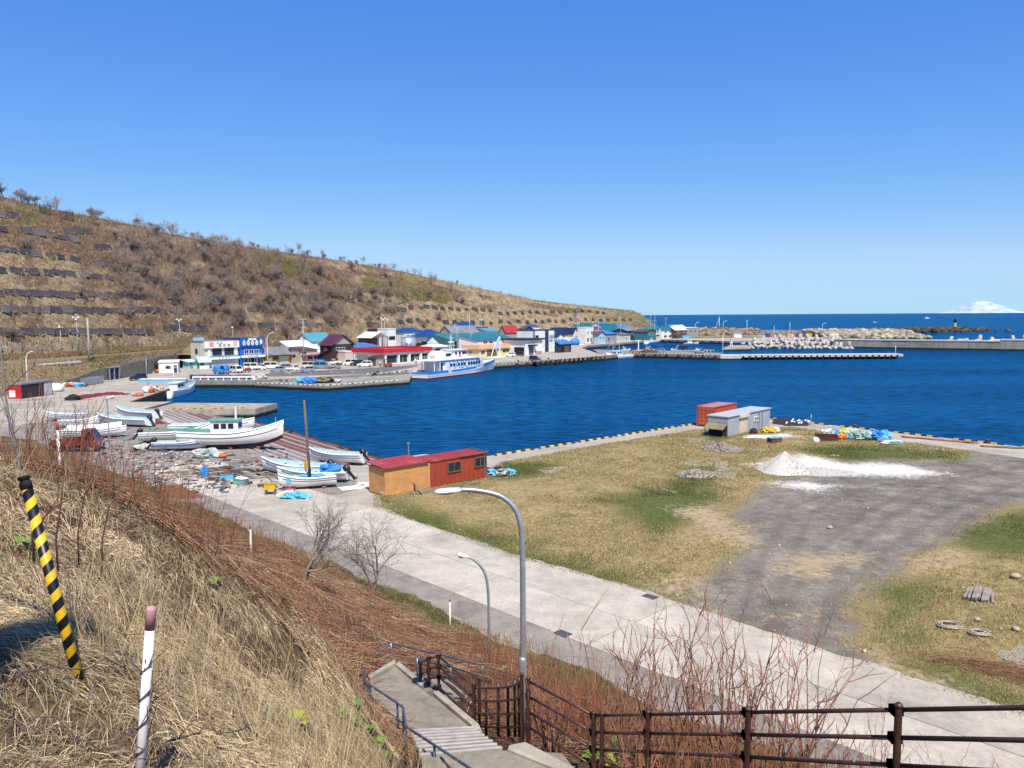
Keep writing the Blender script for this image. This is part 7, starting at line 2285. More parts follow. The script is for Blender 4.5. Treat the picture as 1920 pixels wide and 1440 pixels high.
# ---- marker posts on the near slope
def banded_post():
 a,b = PD(44,893,5.15),PD(146,1268,5.0)
 d = a - b; Lp = d.length
 t = thing('guy_wire_guard','leaning yellow and black spiral-striped guy wire cover','guy wire guard',b)
 t.rotation_mode = 'QUATERNION'; t.rotation_quaternion = d.to_track_quat('Z','Y')
 m,nt,bs = _new('spiral_yellow_black')
 tc = nt.nodes.new("ShaderNodeTexCoord"); sp = nt.nodes.new("ShaderNodeSeparateXYZ"); nt.links.new(tc.outputs['Object'],sp.inputs[0])
 at = nt.nodes.new("ShaderNodeMath"); at.operation = 'ARCTAN2'; nt.links.new(sp.outputs[1],at.inputs[0]); nt.links.new(sp.outputs[0],at.inputs[1])
 mu = nt.nodes.new("ShaderNodeMath"); mu.operation = 'MULTIPLY_ADD'; nt.links.new(at.outputs[0],mu.inputs[0]); mu.inputs[1].default_value = -0.128 / (2 * math.pi); nt.links.new(sp.outputs[2],mu.inputs[2])
 md = nt.nodes.new("ShaderNodeMath"); md.operation = 'FLOORED_MODULO'; md.inputs[1].default_value = 0.128; nt.links.new(mu.outputs[0],md.inputs[0])
 gt = nt.nodes.new("ShaderNodeMath"); gt.operation = 'GREATER_THAN'; gt.inputs[1].default_value = 0.062; nt.links.new(md.outputs[0],gt.inputs[0])
 c = _mix(nt,gt.outputs[0],(0.72,0.44,0.012),(0.006,0.006,0.006))
 n = _noise(nt,9,5,0.7); r = _ramp(nt,n.outputs[0],[(0.3,0.75),(0.7,1.1)]); c = _mix(nt,0.8,c,r.outputs[0],'MULTIPLY')
 nt.links.new(c,bs.inputs['Base Color']); bs.inputs['Roughness'].default_value = 0.42
 mb = MB(); mb.cs = True
 mb.lathe((0,0,-0.25),[(0.036,0),(0.036,Lp + 0.17)],20); mb.build('tube',m,t)
 mb = MB(); mb.cs = True; mb.lathe((0,0,Lp - 0.09),[(0.038,0),(0.038,0.05),(0.03,0.055),(0.03,0.065),(0.039,0.07),(0.039,0.09),(0.012,0.092)],20); mb.build('end_cap',TYRE,t)
 mb = MB()
 mb.tube([(0,0,Lp - 0.2),(0,0,Lp + 3.6)],0.002,5); mb.build('guy_wire',steel_p,t)
banded_post()
b = PD(262,1452,4.2)
t = thing('marker_post','white boundary post with a faded pink top on the dry grass','marker post',b)
h_ = PD(284,1137,4.2).z - b.z
lx = PD(284,1137,4.2).x - b.x
MPH = h_
mb = MB(); mb.cs = True; mb.tube([(-lx * 0.3,0,-0.3),(lx * 0.87,0,h_ * 0.87)],0.026,16); mb.build('shaft',paint('post_white',(0.74,0.74,0.74),0.5,0.12,6.0,dirt=(0.42,0.4,0.36),dirt_amt=0.5),t)
mb = MB(); mb.cs = True; mb.tube([(lx * 0.868,0,h_ * 0.868),(lx * 0.98,0,h_ * 0.98),(lx * 0.993,0,h_ * 0.993),(lx,0,h_)],[0.0275,0.0275,0.024,0.012],16); mb.build('pink_cap',paint('faded_pink',(0.55,0.25,0.27),0.6,0.15,8.0),t)
mb = MB(); c_ = Vector((lx * 0.62,-0.0265,h_ * 0.62)); mb.box((c_.x + 0.008,c_.y,c_.z + 0.07),(0.006,0.004,0.022)); mb.build('scuff',TYRE,t)
def white_stake(label,x,y0,y1,Y,r=0.03):
 b = PD(x,y1,Y)
 t = thing('marker_stake',label,'stake',b)
 h_ = PD(x,y0,Y).z - b.z
 mb = MB(); mb.cs = True; mb.tube([(0,0,-0.6),(0,0,h_)],r,8); mb.build('shaft',paint('stake_white',(0.74,0.74,0.73),0.5,0.08),t)
 mb = MB(); mb.cs = True; mb.tube([(0,0,h_),(0,0,h_ + 0.12),(0,0,h_ + 0.14)],[r * 1.06,r * 1.06,r * 0.5],8); mb.build('cap',paint('stake_red',(0.5,0.08,0.06),0.5),t)
white_stake('white stake standing in the brushwood near the maroon truck',111,806,862,15,0.03)
white_stake('thin white stake among the red-brown stems',471,992,1042,26,0.03)
white_stake('thin white stake on the grass beside the gutter',844,1128,1175,34,0.035)
up = PD(146,1268,5.0)
bx,by = -2.2,0.9
t = thing('utility_pole','stout concrete electricity pole at the top of the near slope','utility pole',(bx,by,nh(bx,by)))
mb = MB(); mb.cs = True; mb.tube([(0,0,-0.5),(0,0,9.0)],[0.17,0.13],14); mb.build('shaft',POLEC,t)
mb = MB(); mb.box((0,0,8.4),(1.8,0.1,0.1)); mb.build('crossarm',steel_p,t)
# ================================================================== HILL: SNOW FENCES, TREES, BRUSH
SF_WOOD = paint('snow_fence_steel',(0.045,0.045,0.05),0.6,0.4,0.8,dirt=(0.16,0.13,0.11),spec=0.5)
def snow_panel():
 mb = MB()
 W,H = 3.9,2.2
 ta = math.radians(34)
 def pt(x,v,o=0.0):
  return (x,v * math.sin(ta) * 1.0 - o * math.cos(ta),v * math.cos(ta) + o * math.sin(ta) + 0.9)
 for k in range(6):
  v0 = -H / 2 + H * k / 6 + 0.03; v1 = v0 + H / 6 - 0.05
  mb.add([pt(-W / 2,v0),pt(W / 2,v0),pt(W / 2,v1),pt(-W / 2,v1),pt(-W / 2,v0,0.06),pt(W / 2,v0,0.06),pt(W / 2,v1,0.06),pt(-W / 2,v1,0.06)],
  [(3,2,1,0),(4,5,6,7),(0,1,5,4),(1,2,6,5),(2,3,7,6),(3,0,4,7)])
 for x in (-W / 2 + 0.1,W / 2 - 0.1):
  mb.tube([pt(x,-H / 2 - 0.05,0.1),pt(x,H / 2 + 0.15,0.1)],0.08,4)
  mb.tube([pt(x,0.3,-0.05),(x,1.7,-0.6)],0.06,4)
 return mb.mesh('snow_fence',SF_WOOD)
SFM = snow_panel()
SFR = random.Random(12)
rows_ = [([12,35],403,404),([15,60,82,108,130,145],431,449),([140,155,172],433,435),([10,30,55,72,100,120,147],467,487),([192,207,230,250],464,465),
  ([5,36,66,95,115,135,160,185],507,517),([210,230,250,270,290,310],521,526),([190,202,214,228,246,270,290],494,499),
  (list(range(2,340,21)),550,556),(list(range(4,366,20)),582,583),(list(range(6,280,21)),624,622),(list(range(312,385,17)),616,617),
  ([430,452,474],581,580),([500,512,524,548,560,575,590,604,618],581,583),(list(range(471,560,17)),609,611),(list(range(562,632,14)),608,607),([690,703],607,607),
  ([455,465,480],553,554),([530,552,573,590,610,640],548,560),([645,660,676,712,728],562,561),([750,757,770,790],579,576),(list(range(800,922,15)),575,580),
  ([752,768,785,802],602,600),(list(range(836,1000,17)),604,602),(list(range(938,1080,14)),585,583),(list(range(1004,1062,13)),601,600),(list(range(1070,1192,14)),597,597),([1092,1106,1120,1132],580,584)]
sf_rz = math.atan2(VE.y,VE.x)
for xs,ya,yb in rows_:
 for i,x in enumerate(xs):
  y = ya + (yb - ya) * i / max(1,len(xs) - 1) + SFR.uniform(-1.5,1.5)
  p = hill_at(x,y + 4)
  o = link('snow_fence',SFM,None,p)
  o.rotation_euler = (SFR.uniform(-0.2,0.2),SFR.uniform(-0.05,0.22),sf_rz + SFR.uniform(-0.35,0.35))
  s_ = SFR.uniform(0.9,1.12)
  o.scale = (s_ * (0.7 if SFR.random() < 0.35 else 0.95),s_,s_)
  tag(o,'dark slatted snow fence panel propped on the hill slope','snow fence','snow fence panels in rows on the hill')
for x,y,w in ((97,396,3.6),(136,408,4.6)):
 p = hill_at(x,y + 6)
 t = thing('lattice_barrier','tall lattice barrier of crossed bars standing up near the hill crest','barrier',p,sf_rz,'lattice barriers by the crest')
 for k in range(8):
  mb = MB(); mb.b2((-w / 2,0,0.2 + 0.42 * k),(w / 2,0.1,0.38 + 0.42 * k)); mb.build('slat',SF_WOOD,t)
 for k in range(3):
  mb = MB(); xx = -w / 2 + (w - 0.12) * k / 2; mb.b2((xx,0.102,-0.6),(xx + 0.12,0.22,3.6)); mb.build('post',SF_WOOD,t)
def hill_stair(label,pts):
 t = thing('hill_stairway',label,'stairway',hill_at(*pts[0]))
 o = Vector(t.location)
 for a,b in zip(pts[:-1],pts[1:]):
  p,q = hill_at(*a) - o + Vector((0,0,0.5)),hill_at(*b) - o + Vector((0,0,0.5))
  n = max(4,int((q - p).length / 0.9))
  d = (q - p).normalized(); s = d.cross(Vector((0,0,1))).normalized() * 0.7
  for sg_ in (-1,1):
   mb = MB(); mb.tube([p + s * sg_,q + s * sg_],0.12,4); mb.tube([p + s * sg_ + Vector((0,0,1.1)),q + s * sg_ + Vector((0,0,1.1))],0.06,4); mb.build('stringer',STAIR_S,t)
  for k in range(n):
   c = p.lerp(q,(k + 0.5) / n)
   mb = MB(); mb.tube([c - s,c + s],0.12,4); mb.build('tread',STAIR_S,t)
STAIR_S = paint('stair_steel',(0.17,0.19,0.2),0.6,0.25)
hill_stair('grey zigzag steel stairway climbing the slope above the white tower house',[(744,640),(749,622),(742,606),(756,592),(741,572),(770,562)])
hill_stair('grey straight stairway up the slope near the cape',[(1080,606),(1077,594),(1087,578)])
TWIG = attr_mat('twig_colour',0.95,0.05)
def strips(P0,P1,w,cols,rs_):
 n = len(P0)
 d = P1 - P0
 r = rs_.normal(size=(n,3)); s = np.cross(d,r); s /= (np.linalg.norm(s,axis=1)[:,None] + 1e-9); s *= (w / 2)[:,None]
 V = np.stack([P0 - s,P0 + s,P1 + s * 0.45,P1 - s * 0.45],1).reshape(-1,3)
 F = np.arange(4 * n).reshape(n,4)
 C = np.repeat(cols,4,axis=0)
 return V,F,C
def grow(rs_,base,d,L,r,depth,segs,spread=0.55,up=0.15,kids=(2,4)):
 p = np.array(base,float); d = np.array(d,float); out = []
 n = 4 if depth > 1 else 3
 for i in range(n):
  d2 = d + rs_.normal(size=3) * 0.16 + np.array([0,0,up * 0.3]); d2 /= np.linalg.norm(d2)
  q = p + d2 * L / n
  r1 = r * (1 - 0.45 * (i + 1) / n)
  out.append((p,q,r * (1 - 0.45 * i / n),r1,depth))
  if depth > 0 and (i >= 1 or depth < 3):
   for k in range(rs_.integers(kids[0],kids[1]) if i == n - 1 else rs_.integers(1,3)):
    dd = d2 + rs_.normal(size=3) * spread + np.array([0,0,up]); dd /= np.linalg.norm(dd)
    out += grow(rs_,q,dd,L * rs_.uniform(0.5,0.78),r1 * 0.62,depth - 1,segs,spread,up,kids)
  p,d = q,d2
 return out
def hill_tree(seed,H,spread,tone):
 rs_ = np.random.default_rng(seed)
 br = []
 for k in range(rs_.integers(1,4)):
  a = rs_.uniform(0,6.28)
  br += grow(rs_,(0.15 * math.cos(a),0.15 * math.sin(a),-0.2),(0.35 * math.cos(a),0.35 * math.sin(a),1),H * 0.5,0.17,3,4,spread,0.22,(2,3))
 tr = [b for b in br if b[4] == 3]; cr = [b for b in br if b[4] < 3]
 mbt = MB()
 for p0,p1,r0,r1,_ in tr:
  mbt.tube([p0,p1],[r0,r1],4,False)
 trunk = mbt.mesh('trunk',paint('bark_grey_brown',(0.06,0.045,0.038),0.95,0.3))
 P0 = np.array([b[0] for b in cr]); P1 = np.array([b[1] for b in cr]); w = np.array([max(0.045,b[2] * 2) for b in cr])
 ends = np.array([b[1] for b in cr if b[4] == 0])
 m = 3
 E0 = np.repeat(ends,m,0); E1 = E0 + rs_.normal(size=E0.shape) * [0.28,0.28,0.25] + [0,0,0.22]
 P0 = np.concatenate([P0,E0]); P1 = np.concatenate([P1,E1]); w = np.concatenate([w,np.full(len(E0),0.04)])
 cols = np.array(tone) * rs_.uniform(0.7,1.35,(len(P0),1))
 V,F_,C = strips(P0,P1,w,cols,rs_)
 tmp = npmesh('crown',V,F_,TWIG,C)
 me = tmp.data; bpy.data.objects.remove(tmp)
 return trunk,me
tones = [(0.30,0.235,0.195),(0.33,0.255,0.205),(0.25,0.20,0.18),(0.35,0.27,0.21),(0.28,0.22,0.195)]
HT = [hill_tree(100 + i,h,sp,tones[i % 5]) for i,(h,sp) in enumerate(((7,0.6),(8,0.7),(6,0.75),(7.5,0.55),(5.5,0.8),(9,0.65)))]
print('tree faces',[len(c.polygons) for _,c in HT])
def put_tree(p,k,s,label,group,rz_):
 tr,cr = HT[k]
 t = thing('bare_tree',label,'tree',p,rz_,group)
 t.scale = (s * SFR.uniform(0.9,1.2),s * SFR.uniform(0.9,1.2),s)
 link('trunk',tr,t); link('crown',cr,t)
for x in (-4,8,20,55,66,78,108,120,180,194,262,274,292,318,330,368,376,386,402,410,421,436,446,458,478,487,510,540,552,571,580,604,612,640,648,670,679,706,714,742,768,779,792,858,330,350):
 p = hill_point(x,0.985)
 put_tree(p,SFR.randrange(6),SFR.uniform(0.45,0.72) * (1.0 if x < 340 else 0.75),'bare leafless tree standing on the crest of the hill against the sky','bare trees along the hill crest',SFR.uniform(0,6.28))
cnt = 0
while cnt < 235:
 x = SFR.uniform(215,900)
 sk = float(np.interp(x,SKX,SKY))
 y = SFR.uniform(sk + 12,645)
 d_ = math.exp(-((x - 300) / 120) ** 2 - ((y - 500) / 70) ** 2) + 1.3 * math.exp(-((x - 430) / 110) ** 2 - ((y - 530) / 75) ** 2) + 1.0 * math.exp(-((x - 600) / 90) ** 2 - ((y - 560) / 45) ** 2) + 0.5 * math.exp(-((x - 720) / 110) ** 2 - ((y - 570) / 40) ** 2)
 if SFR.random() > d_:
  continue
 p = hill_at(x,y)
 put_tree(p,SFR.randrange(6),SFR.uniform(0.6,1.0),'bare leafless tree in the thicket on the hill slope','bare trees of the hillside thicket',SFR.uniform(0,6.28))
 cnt += 1
for x,y in ((20,640),(60,470),(180,420),(560,470),(850,548),(240,600),(150,560),(700,620),(905,560)):
 put_tree(hill_at(x,y),SFR.randrange(6),SFR.uniform(0.5,0.75),'lone bare tree between the snow fences on the open slope','lone trees on the slope',SFR.uniform(0,6.28))
def hill_scrub(name,n,m,hmin,hmax,w,tone,var,dens,seed,lean=0.5):
 rs_ = np.random.default_rng(seed); pts = []
 while len(pts) < n:
  x = rs_.uniform(-30,1210)
  t_ = rs_.uniform(0.01,1.0)
  if rs_.random() > dens(x,t_):
   continue
  pts.append(hill_point(x,t_))
 B = np.repeat(np.array(pts),m,0) + rs_.normal(size=(n * m,3)) * [0.55,0.55,0.0]
 H_ = rs_.uniform(hmin,hmax,(n * m,1))
 T_ = B + np.concatenate([rs_.normal(size=(n * m,2)) * lean * H_,H_],1)
 k = rs_.uniform(1 - var,1 + var,(n,1));
 cols = np.array(tone) * np.repeat(k,m,0) * rs_.uniform(0.8,1.25,(n * m,1))
 V,F_,C = strips(B - [0,0,0.1],T_,np.full(n * m,w),cols,rs_)
 return tag(npmesh(name,V,F_,TWIG,C),kind='stuff')
wood = lambda x,t_: 0.10 + 0.9 * (math.exp(-((x - 400) / 190) ** 2) * (0.35 + 0.65 * math.sin(t_ * 3.1))) + 0.5 * math.exp(-((x - 640) / 120) ** 2) * (1 if t_ < 0.6 else 0.3)
hill_scrub('hill_scrub',5200,8,0.9,2.6,0.075,(0.23,0.165,0.125),0.4,wood,1,0.3)
hill_scrub('hill_russet_brush',5200,8,0.5,1.3,0.09,(0.27,0.175,0.115),0.45,lambda x,t_: 0.8 if x < 1000 else 0.35,2,0.45)
hill_scrub('hill_dry_herbage',5600,8,0.35,0.9,0.10,(0.40,0.32,0.20),0.35,lambda x,t_: 0.9 if (t_ < 0.6 or x > 760) else 0.35,3,0.7)
hill_scrub('bamboo_grass',1500,10,0.8,1.8,0.11,(0.20,0.20,0.06),0.35,lambda x,t_: 1.0 if ((480 < x < 600 and 0.62 < t_ < 0.86) or (680 < x < 840 and 0.52 < t_ < 0.72)) else 0.004,4,0.4)
# ================================================================== NEAR VEGETATION
VR = np.random.default_rng(99)
def near_at(px,py,lo=3.0,hi=75.0):
 d = ray(px,py)
 ys = np.linspace(lo,hi,500)
 xs = d.x / d.y * ys; zr = CAM_Z + d.z / d.y * ys
 zt = np.maximum(near_h(xs,ys),G)
 k = np.argmax(zr <= zt)
 if zr[k] > zt[k]:
  k = len(ys) - 1
 return Vector((xs[k],ys[k],zt[k]))
def proj(V):
 v = V - np.array([0,0,CAM_Z]); R_ = np.array(_r); U_ = np.array(_u); F_ = np.array(_f)
 w = v @ F_
 return 960 + F_PX * (v @ R_) / w,720 - F_PX * (v @ U_) / w,w
def bezier_blades(B,T,sag,w,cols,seg=3,tipdark=1.0):
 n = len(B); d = T - B
 r = VR.normal(size=(n,3)); s = np.cross(d,r); s /= (np.linalg.norm(s,axis=1)[:,None] + 1e-9)
 Vs = []; Cs = []
 for i in range(seg + 1):
  f = i / seg
  c = B + d * f + sag * (f * (1 - f) * 4)
  ww = (w * (1 - 0.75 * f))[:,None] / 2
  Vs += [c - s * ww,c + s * ww]
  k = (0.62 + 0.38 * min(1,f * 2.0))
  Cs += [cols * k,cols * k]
 V = np.stack(Vs,1); C = np.stack(Cs,1)
 m = 2 * (seg + 1)
 base = np.arange(n)[:,None] * m
 F_ = np.concatenate([np.stack([base[:,0] + 2 * i,base[:,0] + 2 * i + 1,base[:,0] + 2 * i + 3,base[:,0] + 2 * i + 2],1) for i in range(seg)],0)
 return V.reshape(-1,3),F_,C.reshape(-1,3)
BLADE = attr_mat('dry_blade_colour',0.85,0.12)
def stalk_tubes(B,T,r,cols,sag=None,seg=1):
 n = len(B); d = T - B; L = np.linalg.norm(d,axis=1)[:,None] + 1e-9
 a = VR.normal(size=(n,3)); s = np.cross(d,a); s /= np.linalg.norm(s,axis=1)[:,None] + 1e-9
 u = np.cross(d / L,s)
 Vs = []; Cs = []
 for i in range(seg + 1):
  f = i / seg
  c = B + d * f + (sag * (f * (1 - f) * 4) if sag is not None else 0)
  rr = (r * (1 - 0.5 * f))[:,None]
  for k in range(3):
   A = 2 * math.pi * k / 3
   Vs.append(c + (s * math.cos(A) + u * math.sin(A)) * rr); Cs.append(cols)
 V = np.stack(Vs,1); C = np.stack(Cs,1); m = 3 * (seg + 1); b = np.arange(n) * m
 F_ = []
 for i in range(seg):
  for k in range(3):
   l = (k + 1) % 3
   F_.append(np.stack([b + 3 * i + k,b + 3 * i + l,b + 3 * i + 3 + l,b + 3 * i + 3 + k],1))
 return V.reshape(-1,3),np.concatenate(F_,0),C.reshape(-1,3)
def stair_mask(x,y):
 A = np.array([(-2.2,11.0),(1.2,10.8),(6.5,1.0),(7.6,1.8),(1.6,13.2),(0.4,14.3),(-0.3,16.5),(-1.5,20.0),(6.5,27.0),(5.3,28.4),(-3.2,22.2),(-4.0,19.4),(-3.4,17.8),(-2.35,15.5)])
 return seg_sd(x,y,A) > 0
def foot_dist(x,y):
 return -((x + 1.45) * 0.72 + (y - 34.13) * 0.695)
def sample(n,fn,xr,yr,nearw=True):
 X = []; Y = []
 while sum(len(a) for a in X) < n:
  k = 4 * n
  if nearw:
   y = yr[0] * (yr[1] / yr[0]) ** VR.uniform(0,1,k)
  else:
   y = VR.uniform(yr[0],yr[1],k)
  x = VR.uniform(xr[0],xr[1],k)
  z = near_h_fast(x,y)
  px_,py_,w = proj(np.stack([x,y,z],1))
  ok = (w > 0.5) & (px_ > -120) & (px_ < 2040) & (py_ > 560) & (py_ < 1560) & ~stair_mask(x,y)
  ok &= VR.uniform(0,1,k) < fn(x,y,px_,py_)
  X.append(x[ok]); Y.append(y[ok])
 x = np.concatenate(X)[:n]; y = np.concatenate(Y)[:n]
 return x,y,near_h_fast(x,y)
_gx = np.arange(-62,30,0.15); _gy = np.arange(-6,92,0.15)
_GX,_GY = np.meshgrid(_gx,_gy)
_GZ = np.concatenate([near_h(_GX[i:i + 40],_GY[i:i + 40]) for i in range(0,len(_gy),40)],0)
def near_h_fast(x,y):
 fx = np.clip((x - _gx[0]) / 0.15,0,len(_gx) - 2.001); fy = np.clip((y - _gy[0]) / 0.15,0,len(_gy) - 2.001)
 ix = fx.astype(int); iy = fy.astype(int); fx = fx - ix; fy = fy - iy
 return (_GZ[iy,ix] * (1 - fx) + _GZ[iy,ix + 1] * fx) * (1 - fy) + (_GZ[iy + 1,ix] * (1 - fx) + _GZ[iy + 1,ix + 1] * fx) * fy
def grad(x,y):
 e = 0.3
 gx = (near_h_fast(x + e,y) - near_h_fast(x - e,y)) / (2 * e); gy = (near_h_fast(x,y + e) - near_h_fast(x,y - e)) / (2 * e)
 return gx,gy
def knoll(x,y):
 crest = np.interp(x,[-14,-7.3,-6.3,-5.4,-4.4,-3.7,-3.0,-2.4,0,8],[10.5,10.3,10.8,11.0,11.4,12.2,13.6,15.5,12,6]) + 1.6 * (fbm(x * 0.7,y * 0.7,80,3) - 0.5)
 return np.clip((crest - y) / 1.6 + 0.5,0,1)
# ---- straw on the shoulder
n = 105000
x,y,z = sample(n,lambda x,y,a,b: knoll(x,y) * (0.12 + 0.88 * (fbm(x * 1.7,y * 1.7,61,3) > 0.44)) * (x < 3.5),(-13,4),(2.6,16))
gx,gy = grad(x,y)
gl = np.hypot(gx,gy) + 1e-6
L_ = VR.uniform(0.05,0.27,n) * (0.7 + 0.6 * fbm(x * 0.8,y * 0.8,62,2))
cl = fbm(x * 0.9,y * 0.9,63,2) * 9.0
dirx = 0.7 * np.cos(cl) - gx / gl * 0.7 + VR.normal(size=n) * 0.5; diry = 0.7 * np.sin(cl) - gy / gl * 0.7 + VR.normal(size=n) * 0.5
upz = np.abs(VR.normal(0.16,0.2,n)) + 0.02
dl = np.sqrt(dirx ** 2 + diry ** 2 + upz ** 2)
B = np.stack([x,y,z - 0.01],1)
dz_ground = (gx * dirx + gy * diry) / dl * L_
T = B + np.stack([dirx / dl * L_,diry / dl * L_,upz / dl * L_ + dz_ground],1)
sag = np.stack([np.zeros(n),np.zeros(n),VR.uniform(0.02,0.10,n)],1)
pal = np.array([(0.55,0.43,0.26),(0.66,0.54,0.36),(0.43,0.315,0.18),(0.42,0.36,0.26),(0.26,0.165,0.09),(0.20,0.21,0.07)])
ch = VR.choice(6,n,p=[0.30,0.22,0.22,0.12,0.10,0.04])
cols = pal[ch] * VR.uniform(0.6,1.25,(n,1)) * (0.35 + 1.25 * fbm(x * 0.9,y * 0.9,64,4))[:,None]
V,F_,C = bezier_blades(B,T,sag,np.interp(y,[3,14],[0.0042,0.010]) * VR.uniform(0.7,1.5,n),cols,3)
tag(npmesh('dry_grass',V,F_,BLADE,C),kind='stuff')
n = 2000
x,y,z = sample(n,lambda x,y,a,b: (y > 5.5) * knoll(x,y) * (fbm(x * 0.9,y * 0.9,66,3) > 0.48) * (x < -0.8),(-13,-0.8),(3.2,15))
L_ = VR.uniform(0.35,1.0,n)
d = np.stack([VR.normal(0.1,0.28,n),VR.normal(0.0,0.28,n),np.ones(n)],1); d /= np.linalg.norm(d,axis=1)[:,None]
B = np.stack([x,y,z - 0.02],1); T = B + d * L_[:,None]
V,F_,C = bezier_blades(B,T,VR.normal(size=(n,3)) * 0.04,np.full(n,0.006),np.array([0.56,0.44,0.26]) * VR.uniform(0.6,1.2,(n,1)),3)
tag(npmesh('standing_straw',V,F_,BLADE,C),kind='stuff')
# ---- matted russet stalks on the slope beyond
n = 32000
x,y,z = sample(n,lambda x,y,a,b: (1 - knoll(x,y)) * (foot_dist(x,y) > 2.6 + 1.6 * fbm(x * 0.3,y * 0.3,67,2)) * (x < 2.2) * (0.25 + 0.75 * (fbm(x * 0.5,y * 0.5,68,3) > 0.40)),(-40,3),(11.5,62))
gx,gy = grad(x,y); gl = np.hypot(gx,gy) + 1e-6
cl = (fbm(x * 0.35,y * 0.35,69,2) - 0.5) * 5.0
ax = -gx / gl; ay = -gy / gl
dirx = ax * np.cos(cl) - ay * np.sin(cl) + VR.normal(size=n) * 0.45; diry = ax * np.sin(cl) + ay * np.cos(cl) + VR.normal(size=n) * 0.45
nn = np.hypot(dirx,diry); dirx /= nn; diry /= nn
L_ = VR.uniform(0.5,1.7,n)
B = np.stack([x,y,z + VR.uniform(0.0,0.28,n)],1)
zt = near_h_fast(x + dirx * L_,y + diry * L_)
T = np.stack([x + dirx * L_,y + diry * L_,np.maximum(zt,G) + np.abs(VR.normal(0.08,0.22,n))],1)
pal = np.array([(0.28,0.135,0.078),(0.35,0.185,0.11),(0.19,0.10,0.064),(0.50,0.36,0.22),(0.37,0.28,0.19)])
cols = pal[VR.choice(5,n,p=[0.25,0.22,0.20,0.18,0.15])] * VR.uniform(0.65,1.3,(n,1)) * (0.7 + 0.6 * fbm(x * 0.25,y * 0.25,70,3))[:,None]
V,F_,C = stalk_tubes(B,T,np.interp(y,[12,40],[0.0055,0.011]) * VR.uniform(0.7,1.3,n),cols,VR.normal(size=(n,3)) * 0.05,2)
tag(npmesh('fallen_stalks',V,F_,BLADE,C),kind='stuff')
# ---- upright red-brown stems: thicket along the shoulder and the foot
def twiggy(n,x,y,z,hmin,hmax,rr,lean,tone,nb,name,seg=3):
 L_ = VR.uniform(hmin,hmax,n)
 d = np.stack([VR.normal(lean,0.16,n),VR.normal(0,0.16,n),np.ones(n)],1); d /= np.linalg.norm(d,axis=1)[:,None]
 B = np.stack([x,y,z - 0.05],1); T = B + d * L_[:,None]
 sg_ = VR.normal(size=(n,3)) * 0.06 * L_[:,None]
 cols = np.array(tone) * VR.uniform(0.65,1.35,(n,1))
 parts = [stalk_tubes(B,T,rr * VR.uniform(0.7,1.3,n),cols,sg_,seg)]
 for k in range(nb):
  f = VR.uniform(0.35,0.95,(n,1))
  c = B + (T - B) * f + sg_ * (f * (1 - f) * 4)
  bd = d + VR.normal(size=(n,3)) * 0.45; bd[:,2] = np.abs(bd[:,2]) * 0.9 + 0.2; bd /= np.linalg.norm(bd,axis=1)[:,None]
  bl = (L_ * VR.uniform(0.12,0.38,n))[:,None]
  parts.append(stalk_tubes(c,c + bd * bl,rr * 0.5 * np.ones(n),cols * 1.05,VR.normal(size=(n,3)) * 0.03,2))
 off = 0; Vs = []; Fs = []; Cs = []
 for V,F_,C in parts:
  Vs.append(V); Fs.append(F_ + off); Cs.append(C); off += len(V)
 return tag(npmesh(name,np.concatenate(Vs),np.concatenate(Fs),BLADE,np.concatenate(Cs)),kind='stuff')
n = 1900
x,y,z = sample(n,lambda x,y,a,b: ((a < 620) & (b > 780) & (b < 1060)) * (1 - knoll(x,y) * 0.85) * (foot_dist(x,y) > 1.5) * np.clip(1.2 - np.abs(y - 17) / 30,0.1,1),(-40,-4),(10,50))
twiggy(n,x,y,z,0.5,1.5,0.0075,0.10,(0.26,0.125,0.075),3,'brushwood')
n = 2600
x,y,z = sample(n,lambda x,y,a,b: ((a < 950) & (b > 900) & (b < 1260)) * (1 - knoll(x,y)) * (foot_dist(x,y) > 3.2) * (fbm(x * 0.4,y * 0.4,81,3) > 0.42),(-26,1),(11,42))
twiggy(n,x,y,z,0.3,1.0,0.007,0.05,(0.27,0.13,0.08),2,'short_brushwood')
n = 700
x,y,z = sample(n,lambda x,y,a,b: ((a > 860) & (a < 1130) & (b > 1180) & (b < 1420)) * (foot_dist(x,y) > 3.0),(-3,6),(14,31))
twiggy(n,x,y,z,0.7,1.5,0.008,0.0,(0.30,0.12,0.065),2,'red_stems')
n = 1500
x,y,z = sample(n,lambda x,y,a,b: (x > 1.2) & (foot_dist(x,y) > 4.5) & (y > 8),(1,16),(8,26))
twiggy(n,x,y,z,0.3,0.9,0.006,0.0,(0.30,0.14,0.08),2,'low_red_stems')
n = 9000
x,y,z = sample(n,lambda x,y,a,b: (x > 0.5) & (foot_dist(x,y) > 3.5),(0.5,18),(7,28))
L_ = VR.uniform(0.15,0.6,n); A = VR.uniform(0,6.28,n)
B = np.stack([x,y,z + VR.uniform(0,0.08,n)],1)
T = np.stack([x + np.cos(A) * L_,y + np.sin(A) * L_,near_h_fast(x + np.cos(A) * L_,y + np.sin(A) * L_) + np.abs(VR.normal(0.03,0.08,n))],1)
pal = np.array([(0.22,0.10,0.055),(0.32,0.22,0.12),(0.16,0.09,0.06)])
V,F_,C = bezier_blades(B,T,np.zeros((n,3)),np.full(n,0.012),pal[VR.choice(3,n)] * VR.uniform(0.6,1.3,(n,1)),2)
tag(npmesh('stem_litter',V,F_,BLADE,C),kind='stuff')
